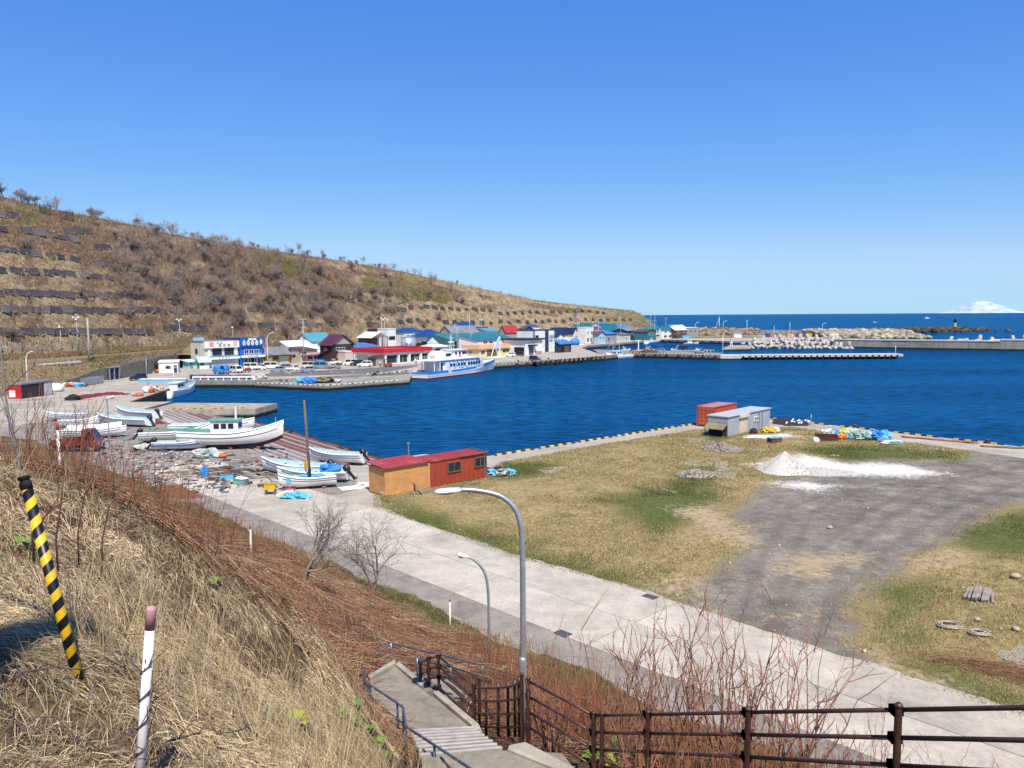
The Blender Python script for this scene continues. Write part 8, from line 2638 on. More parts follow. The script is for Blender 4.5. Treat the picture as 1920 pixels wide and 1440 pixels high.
# ---- young grass at the foot of the slope and below the fence
n = 42000
x,y,z = sample(n,lambda x,y,a,b: np.clip((4.8 - foot_dist(x,y)) / 2.0 + (fbm(x * 0.4,y * 0.4,71,3) - 0.5) * 3,0,1) * (foot_dist(x,y) > 0.05),(-40,20),(9,68))
L_ = VR.uniform(0.08,0.30,n)
d = np.stack([VR.normal(0,0.5,n),VR.normal(0,0.5,n),np.ones(n)],1); d /= np.linalg.norm(d,axis=1)[:,None]
B = np.stack([x,y,np.maximum(z,G) - 0.02],1); T = B + d * L_[:,None]
gmix = np.clip((fbm(x * 0.7,y * 0.7,72,3) - 0.40) * 5,0,1)[:,None] * (VR.uniform(0,1,(n,1)) < 0.75)
cols = (np.array([0.10,0.135,0.03]) * gmix + np.array([0.33,0.25,0.13]) * (1 - gmix)) * VR.uniform(0.6,1.4,(n,1))
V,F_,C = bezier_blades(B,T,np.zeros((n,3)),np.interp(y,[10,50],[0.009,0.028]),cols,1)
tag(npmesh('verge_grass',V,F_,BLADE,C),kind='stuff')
# ---- field grass
def field_z(x,y):
 sd = seg_sd(x,y,FIELD)
 return G + np.clip(sd * 0.1,-0.1,0.1)
n = 150000
xs_ = []; ys_ = []
while sum(map(len,xs_)) < n:
 k = 400000
 yy = 20 * (98 / 20) ** VR.uniform(0,1,k); xx = VR.uniform(-13,60,k)
 sd = seg_sd(xx,yy,FIELD); ok = sd > 0.0
 a_,b_,w_ = proj(np.stack([xx,yy,np.full(k,G)],1)); ok &= (a_ > -50) & (a_ < 1990) & (b_ < 1480)
 xx,yy = xx[ok],yy[ok]
 lot,sand,white,green = field_masks(xx,yy)
 bare = np.maximum(np.maximum(lot,sand * 0.9),white)
 ok = VR.uniform(0,1,len(xx)) < np.clip(1.15 - 1.6 * bare + (fbm(xx * 0.6,yy * 0.6,73,3) - 0.5) * 0.9,0.0,1)
 xs_.append(xx[ok]); ys_.append(yy[ok])
x = np.concatenate(xs_)[:n]; y = np.concatenate(ys_)[:n]
lot,sand,white,green = field_masks(x,y)
L_ = VR.uniform(0.05,0.19,n)
d = np.stack([VR.normal(0.1,0.65,n),VR.normal(0,0.65,n),np.ones(n)],1); d /= np.linalg.norm(d,axis=1)[:,None]
B = np.stack([x,y,field_z(x,y) - 0.02],1); T = B + d * L_[:,None]
gm = np.clip(green * 1.3 - 0.12 + (fbm(x * 0.5,y * 0.5,74,3) - 0.5) * 1.6 + 1.8 * (fbm(x * 0.12,y * 0.12,75,3) - 0.56),0,1)
gm = (VR.uniform(0,1,n) < gm)[:,None]
pal = np.array([(0.42,0.36,0.165),(0.35,0.29,0.125),(0.50,0.43,0.22),(0.26,0.22,0.085)])
cols = np.where(gm,np.array([0.115,0.14,0.038]),pal[VR.choice(4,n)]) * VR.uniform(0.6,1.35,(n,1)) * (0.75 + 0.5 * fbm(x * 0.8,y * 0.8,76,2))[:,None]
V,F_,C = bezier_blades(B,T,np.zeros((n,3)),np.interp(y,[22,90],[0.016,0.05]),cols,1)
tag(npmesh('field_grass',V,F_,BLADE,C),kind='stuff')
# ---- rough herbage on the terrace by the upper road
n = 26000
iu = VR.uniform(1.5,TERR.shape[0] - 2.01,n); iv = VR.uniform(0,TERR.shape[1] - 1.01,n)
a0 = iu.astype(int); b0 = iv.astype(int); fu = (iu - a0)[:,None]; fv = (iv - b0)[:,None]
B = (TERR[a0,b0] * (1 - fu) + TERR[a0 + 1,b0] * fu) * (1 - fv) + (TERR[a0,b0 + 1] * (1 - fu) + TERR[a0 + 1,b0 + 1] * fu) * fv
up_ = (iv > 2.0) & (iv < 4.2)
B = B[~up_]; n = len(B)
T = B + np.stack([VR.normal(0,0.25,n),VR.normal(0,0.25,n),VR.uniform(0.2,0.75,n)],1)
gm = (fbm(B[:,0] * 0.25,B[:,1] * 0.25,90,3) > 0.55)[:,None] & (VR.uniform(0,1,(n,1)) < 0.6)
cols = np.where(gm,np.array([0.12,0.15,0.04]),np.array([(0.40,0.31,0.18),(0.26,0.15,0.085),(0.20,0.12,0.075)])[VR.choice(3,n)]) * VR.uniform(0.6,1.3,(n,1))
V,F_,C = bezier_blades(B,T,np.zeros((n,3)),np.full(n,0.11),cols,1)
tag(npmesh('terrace_herbage',V,F_,BLADE,C),kind='stuff')
# ---- bare shrubs below the fence (each one a plant of its own)
def shrub_mesh(seed,H,stems):
 rs_ = np.random.default_rng(seed); mb = MB(); cols = []
 for k in range(stems):
  a = rs_.uniform(0,6.28); ln = abs(rs_.normal(0,0.20))
  p = Vector((0.12 * math.cos(a),0.12 * math.sin(a),-0.15)); d = Vector((ln * math.cos(a),ln * math.sin(a),1)).normalized()
  h = H * rs_.uniform(0.45,1.0); nseg = 9; pts = [p]; zig = 1
  for i in range(nseg):
   j = Vector(rs_.normal(size=3) * 0.11); j.z *= 0.3
   d = (d + j + Vector((0,0,0.05))).normalized(); zig = -zig
   p = p + d * h / nseg; pts.append(p)
   if i >= 3 and rs_.random() < 0.62:
    b = Vector(rs_.normal(size=3)); b = (b - d * b.dot(d)).normalized()
    bd = (d * 0.75 + b * 0.65 + Vector((0,0,0.25))).normalized(); bl = h * rs_.uniform(0.14,0.34)
    q = [p]; e = bd
    for m_ in range(4):
     e = (e + Vector(rs_.normal(size=3) * 0.22) + Vector((0,0,0.1))).normalized(); q.append(q[-1] + e * bl / 4)
    mb.tube(q,[0.007,0.0062,0.005,0.004,0.0025],4,False)
    if rs_.random() < 0.6:
     e2 = (e + Vector(rs_.normal(size=3) * 0.5)).normalized(); mb.tube([q[2],q[2] + e2 * bl * 0.4],[0.005,0.0025],3,False)
  r0 = rs_.uniform(0.011,0.018)
  mb.tube(pts,[r0 * (1 - 0.8 * i / nseg) for i in range(nseg + 1)],5,False)
 return mb
SHM = paint('shrub_red_bark',(0.30,0.14,0.09),0.75,0.35,4.0)
SHV = [shrub_mesh(300 + i,h,s).mesh('stems',SHM) for i,(h,s) in enumerate(((2.5,12),(2.3,9),(2.7,14),(2.0,10),(2.4,11),(1.7,8)))]
SHR = random.Random(17)
spots = [(1035,1395,13.9),(1085,1380,15.0),(1130,1390,14.4),(1185,1395,14.2),(1200,1400,13.0),(1235,1385,15.0),(1262,1395,13.5),(1300,1400,13.0),(1345,1405,12.8),(1372,1405,13.5),(1400,1410,12.2),(1440,1410,12.0),(1475,1405,12.6),(1505,1420,12.4),(1560,1425,11.6),(1600,1425,11.4),(1650,1430,11.2),(1705,1435,11.0),(1760,1440,10.4),(1815,1440,10.6),(1870,1440,10.0),(1910,1440,10.2),(1005,1375,16.2),(1060,1360,18.0),(1150,1370,17.4)]
for i,(a,b_,Y) in enumerate(spots):
 q = PD(a,b_,Y); zz = nh(q.x,q.y)
 t = thing('bare_shrub','leafless red-barked shrub with wavy twigs growing below the brown fence','shrub',(q.x,q.y,zz),SHR.uniform(0,6.28),'red-barked shrubs below the fence')
 s_ = SHR.uniform(0.95,1.25) * (1.1 if 1160 < a < 1520 else 0.8) * (0.7 if a > 1540 else 1.0)
 t.scale = (s_,s_,s_)
 link('stems',SHV[SHR.randrange(6)],t)
# ---- the two bare trees on the slope, and the sapling at the shoulder
BARK = paint('pale_grey_bark',(0.24,0.205,0.175),0.9,0.35,5.0)
def bare_tree(label,base,lean,H,r,seed,depth=4,stems=2,spread=0.45,up=0.12):
 rs_ = np.random.default_rng(seed)
 t = thing('bare_tree',label,'tree',base)
 tr = MB(); cr = MB(); tr.cs = True
 for k in range(stems):
  d0 = np.array([lean[0] + rs_.normal() * 0.12,lean[1] + rs_.normal() * 0.12,1.0])
  br = grow(rs_,(0.1 * k,0.05 * k,-0.3),d0 / np.linalg.norm(d0),H * 0.52,r * (1 - 0.2 * k),depth,4,spread,up,(2,4))
  for p0,p1,r0,r1,dp in br:
   (tr if dp == depth else cr).tube([p0,p1],[max(r0,0.006),max(r1,0.004)],7 if dp == depth else (5 if dp > 1 else 3),False)
 tr.build('trunk',BARK,t); cr.build('crown',BARK,t)
 return t
b1 = near_at(565,1098); b2 = near_at(698,1108)
print('trees at',b1,b2)
bare_tree('bare pale-barked tree leaning out from the russet slope',b1,(0.42,0.1),PD(640,925,b1.y).z - b1.z,0.075,5,3,2,0.55)
bare_tree('bare spreading tree growing at the road verge',b2,(0.06,0.05),PD(720,945,b2.y).z - b2.z,0.06,11,3,3,0.75,0.05)
q = PD(42,895,11.0)
t = thing('bare_sapling','grey leafless sapling with a long slanting branch at the shoulder','tree',(q.x,q.y,nh(q.x,q.y)))
o = Vector(t.location); mb = MB(); mb.cs = True
def br_(pts,r0,r1):
 p = [PD(a,b_,Y) - o for a,b_,Y in pts]; n_ = len(p)
 mb.tube(p,[r0 + (r1 - r0) * i / (n_ - 1) for i in range(n_)],6)
br_([(45,910,11),(30,840,11),(18,790,11),(10,740,11),(4,680,11),(-5,600,11)],0.022,0.009)
br_([(8,735,11),(30,715,11),(52,695,11),(66,684,11),(85,676,11),(105,667,11)],0.012,0.004)
br_([(62,687,11),(68,672,11),(78,655,11),(84,650,11)],0.007,0.003)
br_([(24,815,11),(38,800,11),(48,802,11),(60,790,11)],0.008,0.003)
br_([(14,760,11),(2,770,11),(-20,790,11)],0.010,0.005)
br_([(43,706,11),(40,680,11),(45,660,11),(50,642,11)],0.006,0.0025)
br_([(40,665,11),(30,655,11)],0.004,0.002)
mb.build('branches',BARK,t)
DST = paint('dark_red_stalk',(0.12,0.055,0.045),0.8,0.3,5.0)
for i,pts in enumerate(([(148,1065,8.5),(146,1000,8.5),(158,930,8.5),(172,885,8.5)],[(190,1080,8.6),(192,1010,8.6),(205,950,8.6),(228,915,8.6)],[(105,1010,8),(115,940,8),(120,890,8)],[(60,1000,8),(95,955,8),(140,930,8)])):
 q = PD(*pts[0]); zz = nh(q.x,q.y)
 t = thing('dead_stalk',['tall dark dead stalk standing alone in the straw','forked dark dead stalk leaning right in the straw','thin dark stalk close behind the striped cover','slanting dark stalk crossing behind the striped cover'][i],'stalk',(q.x,q.y,zz))
 o = Vector(t.location); mb = MB(); mb.cs = True
 p = [Vector((0,0,-0.1))] + [PD(*k) - o for k in pts]
 mb.tube(p,[0.012] + [0.011 - 0.0022 * j for j in range(len(pts))],6)
 mb.tube([p[-2],p[-2] + Vector((0.12,0,0.18))],[0.005,0.002],5)
 mb.build('stem',DST,t)
VN = paint('bramble_bark',(0.115,0.075,0.065),0.85,0.3,6.0)
rs = random.Random(41)
def vine(label,pts,r,loc_px):
 q = near_at(*loc_px,2.5,16)
 t = thing('bramble',label,'bramble',q,0,'brambles in the straw')
 o = Vector(q); mb = MB(); mb.cs = True
 main = [Vector(p) - o for p in pts]
 mb.tube(main,[r * (1 - 0.6 * i / len(main)) for i in range(len(main))],6)
 for i in range(1,len(main) - 1):
  if rs.random() < 0.75:
   d = Vector((rs.uniform(-1,1),rs.uniform(-0.6,0.6),rs.uniform(-0.1,0.9))) * rs.uniform(0.08,0.3)
   mid = main[i] + d * 0.5 + Vector((rs.uniform(-0.04,0.04),0,rs.uniform(-0.02,0.06)))
   mb.tube([main[i],mid,main[i] + d],[r * 0.5,r * 0.4,r * 0.2],5)
 mb.build('stems',VN,t)
def ground_vine(px0,py0,px1,py1,n,h=0.12,wob=18):
 out = []
 for i in range(n + 1):
  f = i / n
  a = px0 + (px1 - px0) * f + rs.uniform(-wob,wob); b_ = py0 + (py1 - py0) * f + rs.uniform(-wob,wob)
  q = near_at(a,b_,2.5,18); out.append((q.x,q.y,q.z + h * math.sin(math.pi * f) + rs.uniform(0.02,0.08)))
 return out
vine('dark bramble stem arching from the left edge toward the marker post',ground_vine(-20,1330,250,1290,9,0.18),0.007,(20,1330))
vine('dark bramble stem trailing right of the marker post',ground_vine(300,1420,560,1400,9,0.15),0.007,(310,1420))
vine('long bramble stem curving across the straw toward the handrail',ground_vine(280,1280,640,1390,10,0.22),0.007,(300,1290))
vine('short bramble tangle between striped cover and marker post',ground_vine(190,1260,330,1200,7,0.25,24),0.006,(200,1260))
vine('low bramble runner along the bottom of the straw',ground_vine(-10,1400,220,1440,8,0.1),0.006,(0,1400))
vine('bramble stem beside the steel handrail',ground_vine(540,1300,700,1420,7,0.15),0.006,(560,1310))
mp = bpy.data.objects['marker_post']
o = Vector(mp.location); pts = []
for i in range(46):
 a = i * 0.55; f = 0.02 + 0.0145 * i
 pts.append((o.x + lx * f + 0.032 * math.cos(a),o.y + 0.032 * math.sin(a),o.z + MPH * f))
vine('thin dark vine twisting up the white marker post',pts,0.006,(262,1430))
# ---- broad fresh leaves
LEAFS = [paint('fresh_leaf_green',(0.13,0.24,0.03),0.55,0.25,5.0),paint('yellow_leaf_green',(0.30,0.33,0.03),0.55,0.25,5.0),paint('dark_leaf_green',(0.07,0.15,0.03),0.55,0.25,5.0)]
def leafy(label,px_,py_,s,k,group,hi=22,nl=6,lo=3.0):
 q = near_at(px_,py_,lo,hi)
 t = thing('leafy_plant',label,'plant',q,rs.uniform(0,6),group)
 for i in range(nl):
  a = 2 * math.pi * i / nl + rs.uniform(-0.3,0.3); L_ = s * rs.uniform(0.7,1.15); w = L_ * 0.34; up_ = rs.uniform(0.25,0.7)
  mb = MB(); mb.cs = True; vs = []
  for j in range(6):
   f = j / 5; wd = w * math.sin(math.pi * min(0.97,f * 0.9 + 0.06)) ; r_ = 0.03 + L_ * f; zz = up_ * L_ * math.sin(f * 2.0) * 0.8 + 0.06
   c_ = Vector((r_ * math.cos(a),r_ * math.sin(a),zz)); sd_ = Vector((-math.sin(a),math.cos(a),0))
   vs += [c_ - sd_ * wd + Vector((0,0,0.25 * wd)),c_,c_ + sd_ * wd + Vector((0,0,0.25 * wd))]
  fs = []
  for j in range(5):
   fs += [(3 * j,3 * j + 1,3 * j + 4,3 * j + 3),(3 * j + 1,3 * j + 2,3 * j + 5,3 * j + 4)]
  mb.add(vs,fs); mb.build('leaf',LEAFS[k],t)
 mb = MB(); mb.cyl((0,0,-0.05),0.008,0.14,5); mb.build('stem',LEAFS[2],t)
leafy('bright yellow-green leaf rosette in the straw',556,1362,0.17,1,None)
leafy('green leaf sprig left of the bright rosette',494,1352,0.12,0,None,nl=4)
leafy('small green sprig on the straw edge above the russet stalks',402,1100,0.16,0,None,nl=5)
leafy('green sprig by the striped cover',50,1035,0.16,0,None)
leafy('green sprig by the white stake at the shoulder',222,897,0.22,0,None,hi=16)
for i,(a,b_) in enumerate(((1010,1392),(1060,1405),(1160,1405),(1175,1420),(1200,1425),(1240,1432),(1275,1425),(1310,1430),(1110,1430),(1145,1438),(995,1345),(1345,1435))):
 leafy('broad fresh green leaf clump pushing up below the brown fence',a,b_,0.2,(0,1,0,2)[i % 4],'green leaf clumps below the fence',20,5,11.0)
for i,(a,b_) in enumerate(((640,1345),(665,1360),(690,1375),(668,1330),(710,1400),(725,1425))):
 leafy('low green tuft beside the steel handrail',a,b_,0.12,(0,2)[i % 2],'green tufts beside the handrail',18,6,8.0)
# ================================================================== SMALL THINGS LYING ABOUT
CR = random.Random(55)
def blob_thing(name,label,cat,px_,py_,r,mat,part,z=G,n=1,group=None,amp=0.3,seed=0,flat=None):
 q = P(px_,py_,z)
 t = thing(name,label,cat,q,0,group)
 for i in range(n):
  mb = MB(); mb.cs = amp < 0.2
  c = (CR.uniform(-0.5,0.5) * r[0] * (n > 1),CR.uniform(-0.5,0.5) * r[1] * (n > 1),r[2] * (0.55 if n > 1 else 0.6))
  k = 0.6 if n > 1 else 1.0
  mb.blob(c,(r[0] * k,r[1] * k,r[2] * k),seed + i,amp,14,8,0.0); mb.build(part,mat[i % len(mat)] if isinstance(mat,list) else mat,t)
 return t
NETW = paint('net_pale',(0.50,0.50,0.46),0.95,0.4,6.0,bump=0.8,bscale=30)
NETT = paint('net_teal',(0.18,0.36,0.34),0.95,0.4,6.0,bump=0.8,bscale=30)
NETY = paint('net_yellow',(0.50,0.50,0.16),0.95,0.35,6.0,bump=0.8,bscale=30)
NETB = paint('net_black',(0.03,0.027,0.025),0.95,0.5,6.0,bump=0.8,bscale=30)
NETR = paint('net_dark_red',(0.17,0.022,0.03),0.95,0.4,4.0,bump=0.8,bscale=30)
NETO = paint('buoy_orange',(0.58,0.13,0.05),0.6,0.2,3.0)
BSHEET = paint('blue_sheet',(0.03,0.22,0.62),0.6,0.2)
LSHEET = paint('light_blue_sheet',(0.10,0.42,0.68),0.6,0.2,2.0)
WSHEET = paint('white_sheet',(0.76,0.76,0.74),0.6,0.1,2.0)
YEL = paint('yellow_tub',(0.62,0.38,0.03),0.5,0.15,2.0)
# ---- boat yard
q = P(440,888)
t = thing('lumber_pile','scattered pile of grey driftwood planks in the boat yard','lumber',q)
for i in range(95):
 x,y = CR.gauss(0,2.8),CR.gauss(0,1.6); a = CR.choice((0.3,-0.5,0.1,2.4)) + CR.uniform(-0.4,0.4); L_ = CR.uniform(0.8,2.4); z = CR.uniform(0.04,0.35) * math.exp(-(x * x + y * y) / 14)
 d = Vector((math.cos(a),math.sin(a),CR.uniform(-0.06,0.06))) * L_ / 2
 c = Vector((x,y,z + 0.05)); plank('plank',c - d,c + d,CR.uniform(0.12,0.28),CR.uniform(0.05,0.13),CR.choice((plank_m,plank_m,paint('bleached_wood',(0.36,0.32,0.27),0.9,0.35,2.0),paint('dark_wet_wood',(0.09,0.07,0.055),0.9,0.35,2.0))),t)
blob_thing('net_heap','heap of pale net with rope under the big boat','net',391,857,(1.5,1.1,0.75),[NETW,NETW,NETT,NETW],'net',n=4,seed=3)
blob_thing('float_heap','small heap of white floats beside the pale net','float heap',413,858,(0.9,0.7,0.45),[WSHEET,NETO,WSHEET],'float',n=4,seed=9,amp=0.15)
blob_thing('net_heap','low pale net heap by the motor of the blue-striped skiff','net',273,842,(1.2,0.9,0.35),NETW,'net',seed=31)
def box_thing(name,label,cat,px_,py_,s,mat,rz_=0.3,lid=None,z=G,group=None,Y=None):
 q = P(px_,py_,z) if Y is None else PD(px_,py_,Y)
 if Y is not None: q.z = z
 t = thing(name,label,cat,q,rz_,group)
 w,d,h = s; th = 0.05
 mb = MB(); mb.b2((-w / 2,-d / 2,0),(w / 2,d / 2,th)); mb.build('floor',mat,t)
 for a,b_ in (((-w / 2,-d / 2,th),(w / 2,-d / 2 + th,h)),((-w / 2,d / 2 - th,th),(w / 2,d / 2,h)),((-w / 2,-d / 2 + th,th),(-w / 2 + th,d / 2 - th,h)),((w / 2 - th,-d / 2 + th,th),(w / 2,d / 2 - th,h))):
  mb = MB(); mb.b2(a,b_); mb.build('side',mat,t)
 mb = MB(); mb.b2((-w / 2 - 0.03,-d / 2 - 0.03,h * 0.9),(w / 2 + 0.03,-d / 2 - 0.001,h)); mb.build('rim',mat,t)
 if lid:
  mb = MB(); mb.cs = True; mb.blob((0,0,h),(w * 0.55,d * 0.55,h * 0.3),4,0.25,12,6,h * 0.93); mb.build('cover',lid,t)
 return t
blob_thing('blue_bag','crumpled bright blue bag on the yard in front of the planks','bag',384,896,(0.35,0.3,0.62),BSHEET,'sack',seed=12)
box_thing('fish_crate','pale blue crate with rusty lid beside the planks','crate',425,899,(1.1,0.8,0.55),LSHEET,0.4,rust)
box_thing('fish_crate','teal crate on the yard between planks and road','crate',452,908,(1.1,0.7,0.5),NETT,-0.2,WSHEET)
t = box_thing('yellow_tub','yellow tub on a low trestle at the bow of the blue-binned boat','tub',507,917,(0.85,0.6,0.5),YEL,0.1,None,G + 0.45)
for x in (-0.35,0.35):
 mb = MB(); mb.b2((x - 0.05,-0.3,-0.45),(x + 0.05,0.3,-0.002)); mb.build('trestle',plank_m,t)
q = P(543,931)
t = thing('mooring_buoy','round white buoy with a red top on the grass verge','buoy',q)
mb = MB(); mb.cs = True; mb.blob((0,0,0.32),(0.36,0.36,0.36),1,0.02,16,10,0); mb.build('ball',WSHEET,t)
mb = MB(); mb.cs = True; mb.lathe((0,0,0.58),[(0.25,0),(0.2,0.08),(0.06,0.13)],14); mb.build('red_cap',RED_T,t)
blob_thing('blue_tarp','crumpled light blue tarpaulin beside the red-topped buoy','tarpaulin',556,935,(1.0,0.5,0.3),LSHEET,'sheet',seed=22,amp=0.4)
blob_thing('junk_heap','small heap of white and yellow floats beside the buoy','float heap',530,932,(0.5,0.4,0.3),[WSHEET,YEL],'float',n=3,seed=24,amp=0.2)
for i,(a,b_,c_,d_) in enumerate(((662,915,2.2,1.3),(688,909,1.7,1.2))):
 q = P(a,b_)
 o = tag(MB().box((0,0,0.03),(c_,d_,0.05)).build('white_sheet',WSHEET,None,(q.x,q.y,G + 0.01),0.5 - 0.7 * i),('large white board lying flat on the road edge','smaller white board lying flat near the cabin')[i],'board')
t = blob_thing('junk_heap','heap of blue sheeting, black tub and scrap at the end of the red cabin','junk heap',938,893,(1.3,0.9,0.5),[LSHEET,NETW,BSHEET,NETB,LSHEET],'bundle',n=6,seed=40,amp=0.4)
mb = MB(); mb.cs = True; mb.lathe((-0.2,0.6,0.3),[(0.3,0),(0.38,0.4),(0.34,0.4),(0.28,0.05)],14); mb.build('black_tub',TYRE,t)
for i in range(5):
 plank('stick',(CR.uniform(-1.5,1),CR.uniform(-0.6,0.6),0.1),(CR.uniform(0,2),CR.uniform(-0.6,0.6),CR.uniform(0.3,0.7)),0.07,0.05,plank_m,t)
blob_thing('scrap_heap','rusty wire and scrap between cabin end and blue sheeting','scrap heap',917,888,(0.6,0.5,0.4),rust,'scrap',n=3,seed=44,amp=0.5)
q = near_at(345,938)
t = thing('rusty_sheet','rust-brown sheet metal lying in the brushwood below the shoulder','metal sheet',q + Vector((0,0,0.15)))
mb = MB(); Yq = q.y
pts = [PD(a,b_,Yq + dy) - q for a,b_,dy in ((290,915,1.5),(335,912,2.0),(392,940,0.6),(385,952,-0.4),(310,948,-0.8))]
mb.add(pts,[tuple(range(5))[::-1]]); mb.build('sheet',rust,t)
# ---- left side of the harbour
t,L,D,h,r = village('red_hut','low red hut at the foot of the left bank',41,748,92,8,722,None,'flat','maroon','grey',cat='hut',rot=0.55)
slab(t,'red_end','l',0.0,D,0,h - 0.02,0.0,0.05,paint('bright_red',(0.45,0.02,0.02),0.6,0.15),L,D)
slab(t,'white_board','l',0.45 * D,0.9 * D,0.3,1.5,0.052,0.12,WSHEET,L,D)
slab(t,'pale_door','f',0.72 * L,0.97 * L,0.1,h - 0.1,0.0,0.06,paint('pale_door',(0.5,0.5,0.55),0.6),L,D)
blob_thing('white_tarp','white tarpaulin mound beside the red hut','tarpaulin',103,734,(1.9,1.4,1.0),WSHEET,'sheet',seed=50,amp=0.12)
for i,(x_,y_) in enumerate(((166,722),(180,719.5))):
 q = P(x_,y_)
 t = thing('steel_cage',('grey steel mesh cage on the pavement below the wall','grey-blue steel mesh cage nearer the stair opening')[i],'cage',q,1.25)
 mb = MB(); mb.b2((-1.2,-0.8,0.1),(1.2,0.8,1.5)); mb.build('panel',paint('cage_grey',(0.22,0.24,0.27),0.6,0.3,3.0),t)
 mb = MB()
 for xx in (-1.22,1.22):
  for yy in (-0.82,0.82):
   mb.b2((xx - 0.05,yy - 0.05,0),(xx + 0.05,yy + 0.05,1.65))
 mb.build('corner_post',steel_p,t)
t = blob_thing('junk_heap','long colourful heap of crates, floats and rope against the retaining wall','junk heap',138,725,(2.6,1.0,0.7),[NETT,NETO,WSHEET,LSHEET,NETR,NETW],'bundle',n=9,seed=60,amp=0.4)
C = P(222,712)
slb = thing('stair_opening','dark steel-framed stair opening in the retaining wall','stair frame',(-93.3,178.0,G),math.atan2(7,1.3))
mb = MB(); mb.b2((0,-0.4,0),(3.2,-0.05,2.6)); mb.build('dark_panel',paint('stair_dark_blue',(0.012,0.018,0.05),0.7),slb)
for x in (-0.1,1.5,3.2):
 mb = MB(); mb.b2((x,-0.65,0),(x + 0.2,-0.402,2.8)); mb.build('frame_post',steel_p,slb)
mb = MB(); mb.b2((-0.2,-0.7,2.8),(3.6,-0.1,3.1)); mb.build('frame_beam',steel_p,slb)
t,L,D,h,r = village('white_hut','small white flat-roofed hut with a blue door below the retaining wall',298,699.5,331,-3.2,680,677,'sx','white','white',cat='hut',rot=-0.62,over=0.2)
window(t,'f',0.36 * L,0.62 * L,1.1,1.8,L,D,DFRAME,2); slab(t,'door','f',0.78 * L,0.94 * L,0,1.9,-0.02,0.05,WALLS['navy'],L,D)
q = P(270,700)
tag(MB().box((0,0,0.25),(3.4,1.2,0.5),taper=0.9).build('small_dinghy',LSHEET,None,(P(276,700).x,P(276,700).y,G),0.3),'pale blue upturned dinghy by the retaining wall','dinghy')
def flat_net(name,label,pts,mat,h=0.18,seed=1):
 rs_ = np.random.default_rng(seed)
 poly = [tuple(P(*p))[:2] for p in pts]
 pa = np.array(poly); x0,y0 = pa.min(0); x1,y1 = pa.max(0)
 st_ = max(0.25,min(x1 - x0,y1 - y0) / 14)
 X,Y = np.meshgrid(np.arange(x0 - st_,x1 + 2 * st_,st_),np.arange(y0 - st_,y1 + 2 * st_,st_))
 sd = seg_sd(X,Y,poly) + 0.5 * st_ * rs_.normal(size=X.shape)
 Z = G - 0.05 + np.clip(sd * 0.4,-0.05,h) * (0.5 + fbm(X * 2,Y * 2,seed,3))
 ny,nx = X.shape; idx = np.arange(nx * ny).reshape(ny,nx)
 Fq = np.stack([idx[:-1,:-1],idx[:-1,1:],idx[1:,1:],idx[1:,:-1]],-1).reshape(-1,4)
 Fq = Fq[sd.ravel()[Fq].min(1) > -0.6]
 c = np.array([X.mean(),Y.mean(),0])
 o = npmesh(name,np.stack([X.ravel(),Y.ravel(),Z.ravel()],1) - c,Fq,mat)
 o.location = c
 return tag(o,label,'net')
flat_net('spread_net','dark red net spread in a long strip on the concrete',((132,748),(150,742),(172,741),(205,735.5),(242,738),(238,741),(200,741),(176,745),(150,750)),NETR,0.35,5)
flat_net('spread_net','dark red net with white floats spread under the skiff motor',((195,788),(300,789),(320,794),(285,797),(215,793)),NETR,0.2,6)
blob_thing('net_heap','dark net bundle at the end of the spread red net','net',138,750,(1.3,1.0,0.6),NETB,'net',seed=71)
blob_thing('buoy_heap','heap of orange buoys and nets on the sheet-pile quay','buoy heap',258,743,(1.1,0.9,0.55),[NETO,NETO,NETT,NETW],'bundle',n=5,seed=73,amp=0.25)
blob_thing('buoy_heap','tall pile of white bags topped with a red buoy near the moored boat','buoy heap',281,736,(1.2,0.9,1.05),[WSHEET,WSHEET,NETO,WSHEET],'bundle',n=5,seed=77,amp=0.2)
blob_thing('net_heap','pale pink net bundle beside the moored boat','net',300,733,(1.0,0.9,0.8),[paint('net_pink',(0.55,0.38,0.33),0.95,0.3),rust],'net',n=3,seed=79)
a_,b_ = P(359,713.5),P(477,713)
rz_b = math.atan2(b_.y - a_.y,b_.x - a_.x); Lb = (b_ - a_).length
t = thing('quay_barrier','long white barrier beam on short posts along the back quay','barrier',(a_.x,a_.y + 0.5,G),rz_b)
mb = MB(); mb.b2((0,0,0.55),(Lb,0.22,0.95)); mb.build('beam',white_p,t)
for i in range(9):
 mb = MB(); mb.b2((i * Lb / 8.2,0.02,0),(i * Lb / 8.2 + 0.25,0.2,0.548)); mb.build('post',white_p,t)
for i in range(22):
 x = 359 + i * 5.2
 q = P(x,711.2 + CR.uniform(-0.4,0.4))
 m = CR.choice(('navy','navy','navy','rust','blue'))
 t = thing('storage_drum',{'navy': 'dark blue plastic drum in the row behind the white barrier','rust': 'reddish drum in the row behind the white barrier','blue': 'bright blue drum in the row behind the white barrier'}[m],'drum',q,0,'drums behind the white barrier')
 mm = {'navy': paint('drum_navy',(0.015,0.035,0.14),0.5,0.2),'rust': paint('drum_red',(0.3,0.04,0.04),0.5),'blue': PAINTS['blue']}[m]
 mb = MB(); mb.cs = True; mb.lathe((0,0,0),[(0.36,0),(0.38,0.2),(0.36,0.45),(0.38,0.7),(0.36,1.0),(0.3,1.05)],12); mb.build('barrel',mm,t)
 mb = MB(); mb.cyl((0,0,1.03),0.28,0.05,10); mb.build('lid',TYRE if m != 'rust' else mm,t)
t = blob_thing('net_heap','pale net piled in a wire cage near the jetty','net',491,711,(1.1,0.9,0.9),NETW,'net',seed=90)
